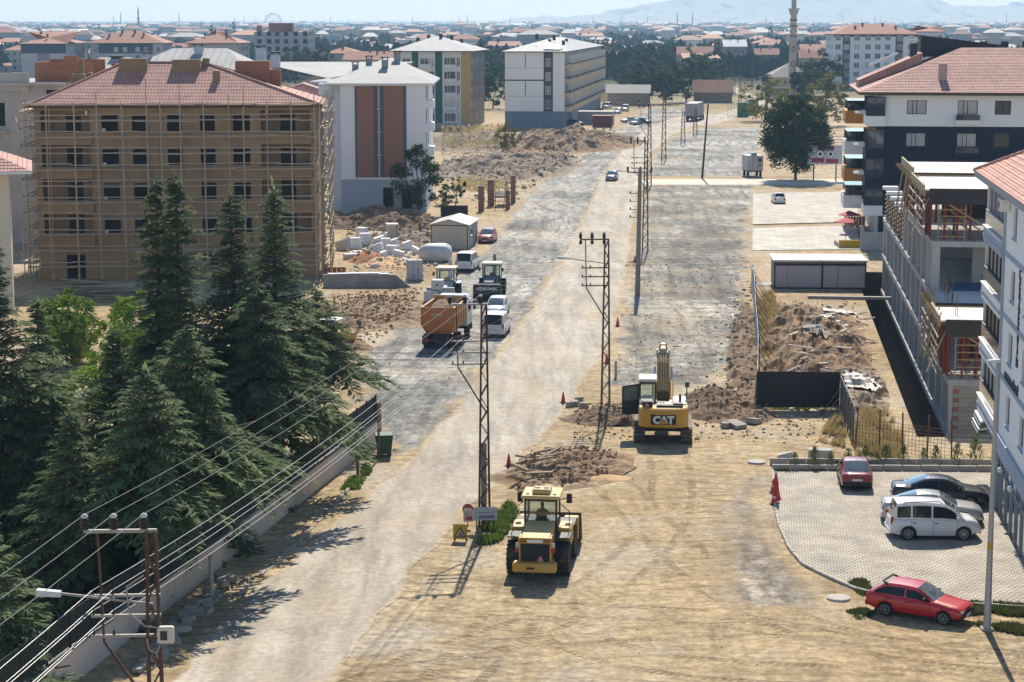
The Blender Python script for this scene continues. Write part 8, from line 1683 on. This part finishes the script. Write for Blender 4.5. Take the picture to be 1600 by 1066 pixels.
for px, py, k, s_, lab in ((1015, 162, 0, 1.35, 'dark tree beside the grey gabled house'), (1072, 160, 1, 1.4, 'dark tree in front of the grey gabled house'), (1040, 163, 2, 1.0, 'tree between the two dark trees by the gabled house'), (1262, 152, 1, 1.1, 'dark tree in front of the mosque'), (1196, 150, 2, .8, 'small tree at the mosque porch'), (1290, 150, 0, 1.6, 'tree left of the plum striped block'), (1090, 118, 0, 1.5, 'tree right of the long red roofed house'), (1130, 116, 2, 1.7, 'tree below the bright white roof'), (1160, 115, 1, 1.6, 'tree left of the mosque roof'), (1060, 118, 1, 1.5, 'tree below the long red roofed house'), (1010, 125, 2, 1.6, 'tree left of the long red roofed house'), (975, 120, 0, 1.5, 'tree behind the beige balconies'), (770, 170, 1, 1.2, 'tree between the striped block and the corner block'), (765, 135, 0, 1.4, 'tree far behind between the striped and corner blocks'), (432, 140, 2, 1.3, 'tree below the far concrete frame'), (462, 135, 0, 1.6, 'tree right of the far concrete frame'), (500, 128, 1, 1.6, 'tree left of the brown roofed house'), (130, 125, 2, 1.1, 'tree between the two far orange roofed blocks')): tree('far_tree', lab, G(px, py), FAR[k], (s_, s_, s_), px)
random.seed(91); n_ = 0
for x0, x1, y0, y1, k_ in ((945, 1125, 113, 150, 26), (1110, 1200, 109, 124, 10), (1246, 1300, 128, 160, 8), (738, 792, 95, 160, 9), (430, 500, 88, 142, 10), (500, 620, 66, 92, 12), (1000, 1290, 78, 106, 24), (760, 1000, 62, 90, 14)):
    for _ in range(k_):
        s_ = random.uniform(.8, 1.5); tree('far_tree', 'round dark green tree in the belts of trees behind the street', G(random.uniform(x0, x1), random.uniform(y0, y1)), random.choice(FAR), (s_, s_, s_ * random.uniform(.85, 1.1)), random.uniform(0, 6), 'trees in the belts behind the street')
# young evergreen shrubs in the planted edge
SHM = leafmat('young_shrub_leaves', (.07, .09, .03), (.11, .13, .045), (.17, .18, .07), 2, .35)
def shrub_mesh(seed):
    random.seed(seed); V = []; fs = []; tk = MB(); tk.cyl((0, 0, 0), (0, 0, .9), .02, .01, 5)
    for k in range(240):
        f = random.random(); z = .15 + f * .95; r_ = .42 * (1 - f) ** .7 + .04; a = random.random() * 6.28; p = Vector((math.cos(a), math.sin(a), 0)) * r_ * random.random() ** .5 + Vector((0, 0, z)); d = Vector((math.cos(a) * .6, math.sin(a) * .6, 1)).normalized(); s_ = Vector((-math.sin(a), math.cos(a), 0)); b = len(V); L = random.uniform(.12, .24); V.extend([p - s_ * .025, p + s_ * .025, p + d * L]); fs.append((b, b + 1, b + 2))
    me = bpy.data.meshes.new('foliage'); me.from_pydata(V, [], fs); me.materials.append(SHM); return tk.mesh('stem', BARK), me
SHR = [shrub_mesh(k) for k in range(3)]; random.seed(17)
for px, py, s_, lab in ((1242, 732, .75, 'small shrub at the left end of the planted edge'), (1273, 731, 1.0, 'shrub left of the dark red saloon'), (1352, 728, 1.0, 'shrub right behind the dark red saloon'), (1384, 727, 1.0, 'shrub between the dark red saloon and the mesh fence foot'), (1412, 727, .95, 'shrub left of the rusty fence post'), (1443, 726, .8, 'low shrub right of the rusty fence post'), (1462, 727, .95, 'shrub above the black saloon roof'), (1495, 727, 1.05, 'taller shrub above the black saloon bonnet'), (1523, 724, 1.3, 'tallest shrub left of the lamp post'), (1556, 727, .9, 'shrub right of the lamp post'), (1298, 731, .8, 'shrub in front of the pale concrete block'), (1325, 730, .9, 'shrub directly behind the dark red saloon roof'), (1370, 728, .7, 'little shrub before the mesh fence')):
    t = thing('shrub', lab, 'shrub', G(px, py), random.uniform(0, 6)); t.scale = (s_, s_, s_); m_ = random.choice(SHR); link('stem', m_[0], t); link('foliage', m_[1], t)
# grasses: loose tufts, one mass each
def grass(name, poly_px, n, h, mat, seed, w_=.03, lean=.5, z=0.0):
    random.seed(seed); P = [G(*p) for p in poly_px]; x0, x1 = min(p.x for p in P), max(p.x for p in P); y0, y1 = min(p.y for p in P), max(p.y for p in P); V = []; fs = []
    def inside(x, y):
        r_ = False; j = len(P) - 1
        for i in range(len(P)):
            if (P[i].y > y) != (P[j].y > y) and x < (P[j].x - P[i].x) * (y - P[i].y) / (P[j].y - P[i].y) + P[i].x: r_ = not r_
            j = i
        return r_
    k = 0; tries = 0
    while k < n and tries < n * 30:
        tries += 1; x, y = random.uniform(x0, x1), random.uniform(y0, y1)
        if not inside(x, y) or noise.noise((x * .9, y * .6, seed)) < -.12: continue
        for j in range(5):
            a = random.random() * 6.28; L = h * random.uniform(.4, 1.2); d = Vector((math.cos(a) * lean, math.sin(a) * lean, 1)).normalized() * L; s_ = Vector((-math.sin(a), math.cos(a), 0)) * w_; p = Vector((x + random.uniform(-.15, .15), y + random.uniform(-.15, .15), z)); b = len(V); V.extend([p - s_, p + s_, p + d]); fs.append((b, b + 1, b + 2))
        k += 1
    me = bpy.data.meshes.new(name); me.from_pydata(V, [], fs); me.materials.append(mat); return tag(link(name, me), kind='stuff')
GRG = leafmat('green_weeds', (.07, .12, .02), (.11, .17, .03), (.17, .23, .05), 1.5, .4); GRD = leafmat('dry_grass', (.34, .26, .11), (.45, .35, .16), (.55, .45, .24), .8, .3); GRO = leafmat('creeping_green', (.06, .075, .02), (.10, .115, .03), (.16, .16, .05), .8, .3)
grass('grass', [(748, 852), (758, 822), (775, 790), (798, 786), (806, 800), (792, 838), (765, 852)], 900, .38, GRG, 1)
grass('ground_cover', [(1506, 958), (1520, 942), (1560, 944), (1640, 950), (1640, 1000), (1570, 988), (1530, 978)], 3600, .22, GRO, 2, .05, 1.2); grass('ground_cover', [(1328, 910), (1345, 904), (1372, 918), (1368, 932), (1345, 930)], 500, .14, GRO, 3, .05, 1.2); grass('ground_cover', [(1325, 955), (1350, 950), (1366, 960), (1345, 968)], 260, .1, GRO, 4, .05, 1.2)
grass('dry_grass', [(1192, 572), (1186, 520), (1184, 465), (1205, 462), (1222, 500), (1232, 540), (1225, 570)], 2200, .75, GRD, 5, .035); grass('dry_grass', [(1330, 690), (1350, 640), (1385, 640), (1410, 690), (1400, 722), (1340, 715)], 900, .6, GRD, 6, .03); grass('dry_grass', [(1280, 690), (1300, 655), (1318, 660), (1318, 700)], 400, .5, GRD, 7, .03)
grass('grass', [(1215, 738), (1215, 729), (1330, 726), (1560, 724), (1565, 734), (1340, 736)], 700, .2, GRO, 8, .03, .8); grass('grass', [(535, 765), (560, 735), (575, 735), (560, 765)], 260, .3, GRG, 9); grass('grass', [(548, 748), (556, 735), (572, 728), (578, 738), (560, 752)], 220, .3, GRG, 19)
grass('dry_grass', [(690, 245), (690, 210), (770, 207), (800, 225), (770, 245)], 700, .7, GRD, 10, .05, .6, 1.6); grass('dry_grass', [(705, 292), (740, 268), (800, 278), (790, 296), (740, 300)], 700, .6, GRD, 11, .05); grass('grass', [(1185, 640), (1200, 636), (1300, 636), (1305, 642)], 120, .25, GRG, 12)
grass('dry_grass', [(930, 160), (935, 150), (1000, 148), (1005, 160)], 500, 1.4, GRD, 13, .1)
# loose stones on the gravel and the earth
def stones(name, poly_px, n, s0, s1, mat, seed):
    random.seed(seed); P = [G(*p) for p in poly_px]; x0, x1 = min(p.x for p in P), max(p.x for p in P); y0, y1 = min(p.y for p in P), max(p.y for p in P); mb = MB()
    for _ in range(n):
        x, y = random.uniform(x0, x1), random.uniform(y0, y1); ok = False; j = len(P) - 1
        for i in range(len(P)):
            if (P[i].y > y) != (P[j].y > y) and x < (P[j].x - P[i].x) * (y - P[i].y) / (P[j].y - P[i].y) + P[i].x: ok = not ok
            j = i
        if not ok: continue
        s_ = random.uniform(s0, s1) * random.choice((.6, 1, 1, 1.5)); q = lambda: random.uniform(.5, 1.1) * s_; a = random.random() * 6; c_, d_ = math.cos(a), math.sin(a); pts = [(-q(), -q(), -.02), (q(), -q(), -.02), (q(), q(), -.02), (-q(), q(), -.02)]; tp = [(u * .6, v * .6, q() * .9) for u, v, _w in pts]; z0 = top_at(Vector((x, y, 0))); rt = lambda p: (x + p[0] * c_ - p[1] * d_, y + p[0] * d_ + p[1] * c_, p[2] + z0); mb.hexa([rt(p) for p in pts], [rt(p) for p in tp])
    return tag(mb.build(name, mat), kind='stuff')
STM = M('loose_stone', (.4, .36, .3), (.22, .19, .16), .8, .95, .2, coord='pos'); STD = M('dark_stone', (.22, .2, .185), (.12, .11, .1), .8, .95, .2, coord='pos'); STW = M('pale_stone', (.6, .56, .5), (.4, .37, .33), .8, .95, .2, coord='pos')
stones('loose_stones', [(525, 1066), (660, 905), (800, 750), (1200, 735), (1215, 860), (1340, 960), (1600, 1010), (1600, 1066)], 900, .012, .03, STM, 1); stones('pale_stones', [(525, 1066), (660, 905), (800, 750), (1200, 735), (1215, 860), (1340, 960), (1600, 1010), (1600, 1066)], 260, .012, .035, STW, 21); stones('loose_stones', [(556, 620), (640, 500), (760, 400), (840, 290), (940, 280), (880, 400), (760, 570), (650, 700)], 1500, .03, .08, STM, 2); stones('loose_stones', [(960, 600), (990, 400), (1180, 400), (1160, 600)], 1600, .03, .085, STM, 3); stones('dark_stones', [(1100, 600), (1150, 460), (1182, 440), (1182, 590), (1160, 640)], 700, .05, .15, STD, 4); stones('loose_stones', [(690, 300), (800, 250), (950, 200), (970, 200), (850, 280), (790, 330), (700, 330)], 900, .1, .32, STM, 5); stones('pale_stones', [(540, 420), (600, 370), (690, 372), (700, 400), (660, 440), (540, 440)], 500, .06, .2, STW, 6); stones('soil_clods', [(790, 770), (830, 715), (900, 700), (965, 715), (930, 745), (850, 770)], 120, .05, .12, SOIL, 7); stones('dark_stones', [(1090, 690), (1085, 620), (1180, 620), (1185, 680)], 60, .04, .1, STD, 8); stones('loose_stones', [(1190, 690), (1190, 650), (1330, 650), (1330, 700)], 220, .03, .09, STM, 9); stones('pale_stones', [(1190, 690), (1186, 470), (1340, 470), (1390, 690)], 300, .05, .16, STW, 10)

for k, (poly, m_, n_, a_, b_) in enumerate((([(1190, 660), (1186, 470), (1330, 465), (1385, 640), (1380, 690)], SOIL, 1000, .03, .1), ([(1085, 690), (1085, 600), (1180, 590), (1185, 690)], SOILD, 380, .03, .09), ([(895, 690), (900, 630), (990, 630), (1000, 690)], SOILD, 280, .03, .08), ([(790, 775), (830, 700), (965, 700), (960, 745)], SOIL, 350, .03, .08), ([(690, 300), (690, 200), (960, 200), (960, 225), (800, 310)], SOILG, 3000, .06, .2), ([(520, 520), (520, 460), (660, 450), (640, 500), (570, 545)], SOIL, 1100, .04, .12), ([(540, 400), (540, 345), (700, 340), (700, 400)], SOILG, 1100, .06, .18))): stones('soil_clods', poly, n_, a_, b_, m_, 50 + k)
# ------------------------------------------------------------------ the town behind: houses and trees one by one as far as they can be told apart
random.seed(77)
FW = [M('town_wall_cream', (.5, .45, .38), None, .3), M('town_wall_white', (.6, .58, .55), None, .3), M('town_wall_ochre', (.48, .37, .26), None, .3), M('town_wall_grey', (.36, .35, .34), None, .3)]; FR_ = [TILEF, M('town_roof_red', (.36, .13, .09), (.27, .1, .075), .4), M('town_roof_orange', (.5, .24, .15), (.42, .2, .12), .4), M('town_roof_pale', (.55, .53, .5), None, .4), M('town_roof_brown', (.22, .13, .1), None, .4)]
def town_house(W, D, H, rise, wm, rm, gable):
    w_ = MB(); w_.box(0, W, 0, D, 0, H); r = MB(); hip_roof(r, 0, W, 0, D, H + .05, rise, (.2, W - .2) if gable else None, .5, 0, .15); wn = MB()
    for k in range(max(1, int(H / 2.9))):
        for i in range(int(W / 3)): x = 1 + i * 3; wn.box(x, x + 1.2, -.04, -.005, k * 2.9 + .9, k * 2.9 + 2.2)
    c = MB(); c.box(W * .3, W * .3 + .7, D * .5, D * .5 + .7, H + rise * .4, H + rise + 1.1)
    return w_.mesh('wall', wm), r.mesh('roof', rm), wn.mesh('window', GL), c.mesh('chimney', M('dark_brick', (.2, .1, .08)))
LABS = []
for k in range(14):
    W, D, H = random.uniform(9, 16), random.uniform(8, 12), random.choice((3.2, 5.8, 6.0, 8.8)); wi, ri = random.randrange(4), random.choice((0, 0, 1, 1, 2, 2, 3, 4)); g_ = random.random() < .5
    LABS.append((town_house(W, D, H, random.uniform(1.8, 2.8), FW[wi], FR_[ri], g_), '%s %s house with %s %s roof in the hazy town' % (('one storey', 'two storey', 'three storey')[min(2, int(H / 2.9) - 1)], ('cream', 'white', 'ochre', 'grey')[wi], ('faded red', 'dark red', 'orange', 'pale', 'brown')[ri], 'ridged' if g_ else 'hipped')))
BLOCKED = [(-20, 110, 690, 730), (140, 265, 690, 740), (290, 395, 690, 740), (395, 500, 800, 850), (1290, 1480, 680, 730), (600, 960, 430, 640), (1180, 1290, 600, 680), (1130, 1200, 560, 640)]
OCC = []
def free(px, Y, x, r_):
    for a, b, y0, y1 in BLOCKED:
        if a < px < b and y0 - 20 < Y < y1 + 20: return False
    for ox, oy, orr in OCC:
        if abs(ox - x) < orr + r_ and abs(oy - Y) < orr + r_: return False
    OCC.append((x, Y, r_)); return True
n = 0; py_w = lambda: 46 + 84 * random.random() ** 1.9
while n < 290:
    px, py = random.uniform(-30, 1630), py_w(); g = G(px, py)
    if g.y < 760 and 930 < px < 1300: continue
    if g.y < 640: continue
    if not free(px, g.y, g.x, 9): continue
    ms, lab = random.choice(LABS); s_ = random.uniform(.9, 1.25); o = thing('town_house', lab, 'house', g, random.choice((0, math.pi / 2, 0)) + random.uniform(-.35, .35), lab + 's'); o.scale = (s_, s_, s_)
    for nm, me in zip(('wall', 'roof', 'window', 'chimney'), ms): link(nm, me, o)
    n += 1
n = 0
while n < 185:
    px, py = random.uniform(-30, 1630), py_w() + 1; g = G(px, py)
    if g.y < 700 and 930 < px < 1300 or g.y < 560: continue
    if not free(px, g.y, g.x, 3): continue
    pop = random.random() < .16; s_ = random.uniform(.7, 1.5); o = thing('poplar_tree' if pop else 'town_tree', 'dark slender poplar among the hazy town houses' if pop else 'round green tree among the hazy town houses', 'tree', g, random.uniform(0, 6), 'poplars in the town' if pop else 'trees in the town'); o.scale = (s_, s_, s_ * random.uniform(.8, 1.1)); m_ = POP if pop else random.choice(FAR); link('trunk', m_[0], o); link('crown', m_[1], o); n += 1
def far_mass():
    random.seed(5); hb = MB(); tb = MB()
    for k in range(1900):
        Y = 1150 + 7800 * random.random() ** 1.35; x = random.uniform(-.29, .29) * Y; W, D, H = random.uniform(9, 26), random.uniform(9, 14), random.choice((4, 6, 6, 9, 12, 15)); m = random.randrange(4)
        if random.random() < .45: H = H * .8
        hb.box(x, x + W, Y, Y + D, 0, H, m)
        if random.random() < .8: c_ = 4 + random.choice((0, 0, 1, 2, 2, 2, 3, 3)); hb.add([(x - .5, Y - .5, H), (x + W + .5, Y - .5, H), (x + W + .5, Y + D + .5, H), (x - .5, Y + D + .5, H), (x + W * .3, Y + D / 2, H + 2.6), (x + W * .7, Y + D / 2, H + 2.6)], [(0, 1, 5, 4), (1, 2, 5), (2, 3, 4, 5), (3, 0, 4)], c_)
    tag(hb.build('far_town', FW + FR_[1:]), kind='stuff')
    V = []; fs = []
    for k in range(15000):
        Y = 800 + 8200 * random.random() ** 1.6; x = random.uniform(-.29, .29) * Y; s_ = random.uniform(2.6, 6.5); h_ = s_ * random.uniform(1.0, 1.9)
        if noise.noise((x * .004, Y * .0015, 3)) < -.3: continue
        for j in range(7):
            c_ = Vector((x + random.uniform(-.6, .6) * s_, Y + random.uniform(-.6, .6) * s_, h_ * random.uniform(.3, 1))); b = len(V); q = s_ * random.uniform(.3, .6)
            V.extend([c_ + Vector((-q, 0, -q * .6)), c_ + Vector((q * .9, random.uniform(-q, q), -q * .4)), c_ + Vector((random.uniform(-.3, .3) * q, 0, q)), c_ + Vector((0, q, -.2 * q))]); fs.extend([(b, b + 1, b + 2), (b, b + 2, b + 3), (b + 1, b + 3, b + 2)])
    me = bpy.data.meshes.new('far_woods'); me.from_pydata(V, [], fs); me.materials.append(GR4); tag(link('far_woods', me), kind='stuff')
far_mass()
# long sheds with pale roofs at the horizon, thin minarets, masts, a wheel
for px, py, W, lab in ((60, 62, 60, 'long pale warehouse behind the far left block'), (730, 44, 160, 'long white factory roof on the horizon in the middle'), (120, 48, 190, 'very long low barracks with red roof on the left horizon'), (1010, 41, 120, 'pale factory shed on the horizon right of the middle')):
    g = G(px, py); t = thing('warehouse', lab, 'warehouse', g); MB().box(0, W, 0, 40, 0, 9).build('wall', FW[3], t); r = MB(); hip_roof(r, 0, W, 0, 40, 9.1, 3, (1, W - 1), 1, 0, .3); r.build('roof', FR_[2] if 'red' in lab else WHITE, t)
mn = MB(); mn.lathe([(0, 1.6), (24, 1.4), (24.5, 2.2), (26, 2.2), (26.2, 1.2), (34, 1.1)], 8, (0, 0, 0), 'z'); ms_ = MB(); ms_.lathe([(34, 1.5), (43, .05)], 8, (0, 0, 0), 'z'); mm1, mm2 = mn.mesh('shaft', M('far_minaret_stone', (.3, .28, .26))), ms_.mesh('spire', M('lead_roof', (.2, .22, .25)))
for px, py, top in ((217, 58, 9), (189, 46, 18), (178, 45, 24), (280, 44, 20), (381, 44, 24), (400, 43, 25), (115, 44, 28), (517, 45, 24), (545, 44, 27), (645, 45, 24), (717, 44, 24), (730, 45, 22), (797, 44, 23), (926, 43, 25), (972, 43, 23), (1012, 46, 24), (1058, 47, 17), (1082, 47, 17), (1196, 44, 22), (1271, 64, 32), (1316, 42, 22), (1346, 44, 25), (1367, 44, 23), (1375, 44, 23), (1555, 45, 28), (1572, 45, 21)):
    g = G(px, py); h = ZY(top, g.y) - 0; t = thing('minaret', 'thin dark minaret standing up over the hazy town horizon', 'minaret', g, 0, 'minarets and masts on the horizon'); t.scale = (h / 43 * (.75 if top > 21 else .9),) * 2 + (h / 43,); link('shaft', mm1, t); link('spire', mm2, t)
g = G(427, 43); t = thing('ferris_wheel', 'pale ferris wheel on the horizon behind the far concrete frame', 'ferris wheel', g); rr = 12.5 / F * g.y; zc = ZY(34, g.y); q = MB(); n = 32
q.tube([(math.cos(6.2832 * k / n) * rr, 0, zc + math.sin(6.2832 * k / n) * rr) for k in range(n + 1)], rr * .05, 5); q.tube([(math.cos(6.2832 * k / n) * rr * .8, 0, zc + math.sin(6.2832 * k / n) * rr * .8) for k in range(n + 1)], rr * .03, 5); q.build('rim', GALV, t); q = MB(); [q.bar((0, 0, zc), (math.cos(6.2832 * k / 16) * rr, 0, zc + math.sin(6.2832 * k / 16) * rr), rr * .025) for k in range(16)]; q.build('spoke', GALV, t); q = MB(); [q.bar((a * rr * .5, 0, 0), (0, 0, zc), rr * .06) for a in (-1, 1)]; q.build('stand', GALV, t)
for k in range(16): q = MB(); a = 6.2832 * k / 16; q.bbox(math.cos(a) * rr - rr * .08, math.cos(a) * rr + rr * .08, -rr * .08, rr * .08, zc + math.sin(a) * rr - rr * .1, zc + math.sin(a) * rr + rr * .06, .1); q.build('gondola', WHITE, t)
# mountains
def mountains():
    Y = 11800.0; prof = [(780, 33), (830, 27), (850, 24), (880, 27), (930, 22), (985, 10), (1040, 1), (1090, -8), (1180, -16), (1260, -12), (1330, -6), (1400, -2), (1450, 2), (1490, 8), (1530, 10), (1580, 4), (1640, -4), (1760, -10), (1900, 5), (2100, 33)]
    V = []; fs = []; n = 140; rows = 7
    for i in range(n + 1):
        px = 780 + 1320 * i / n; py = lerpf(prof, px); top = ZY(py, Y) + 14 * noise.fractal((px * .03, 1, 2), 1, 2, 5); x = (px - 800) / F * Y
        for j in range(rows + 1): f = j / rows; V.append((x + 60 * noise.noise((i * .3, j * .7, 1)), Y - 900 * (1 - f) + 120 * noise.noise((i * .4, j * .5, 6)), max(-.5, top * f ** 1.3 + (12 * noise.noise((i * .6, j * .9, 3)) if 0 < j < rows else 0))))
    for i in range(n):
        for j in range(rows): q = i * (rows + 1) + j; fs.append((q, q + rows + 1, q + rows + 2, q + 1))
    me = bpy.data.meshes.new('mountains'); me.from_pydata(V, [], fs); me.materials.append(M('mountain_slope', (.26, .24, .2), (.18, .17, .13), .004, .95, coord='pos')); tag(link('mountains', me), kind='structure')
    prof = [(1500, 33), (1545, 29), (1590, 31), (1640, 33)]
mountains()
# ------------------------------------------------------------------ the air
def haze():
    mb = MB(); mb.box(-15000, 15000, -1900, 34000, -6, 400); m = bpy.data.materials.new('haze_air'); m.use_nodes = True; t = m.node_tree; t.nodes.clear(); o = t.nodes.new('ShaderNodeOutputMaterial'); v = t.nodes.new('ShaderNodeVolumePrincipled'); v.inputs['Density'].default_value = HAZE_DENSITY; v.inputs['Color'].default_value = c4(HAZE_COLOR); v.inputs['Absorption Color'].default_value = (.42, .42, .42, 1); v.inputs['Anisotropy'].default_value = .25
    t.links.new(v.outputs[0], o.inputs['Volume']); tag(mb.build('haze', m), kind='stuff')
haze()
# letters become plain meshes
dg = bpy.context.evaluated_depsgraph_get()
for o in TEXTS:
    me = bpy.data.meshes.new_from_object(o.evaluated_get(dg)); n = link('lettering', me, o.parent, o.location, o.rotation_euler, o.scale); bpy.data.objects.remove(o)
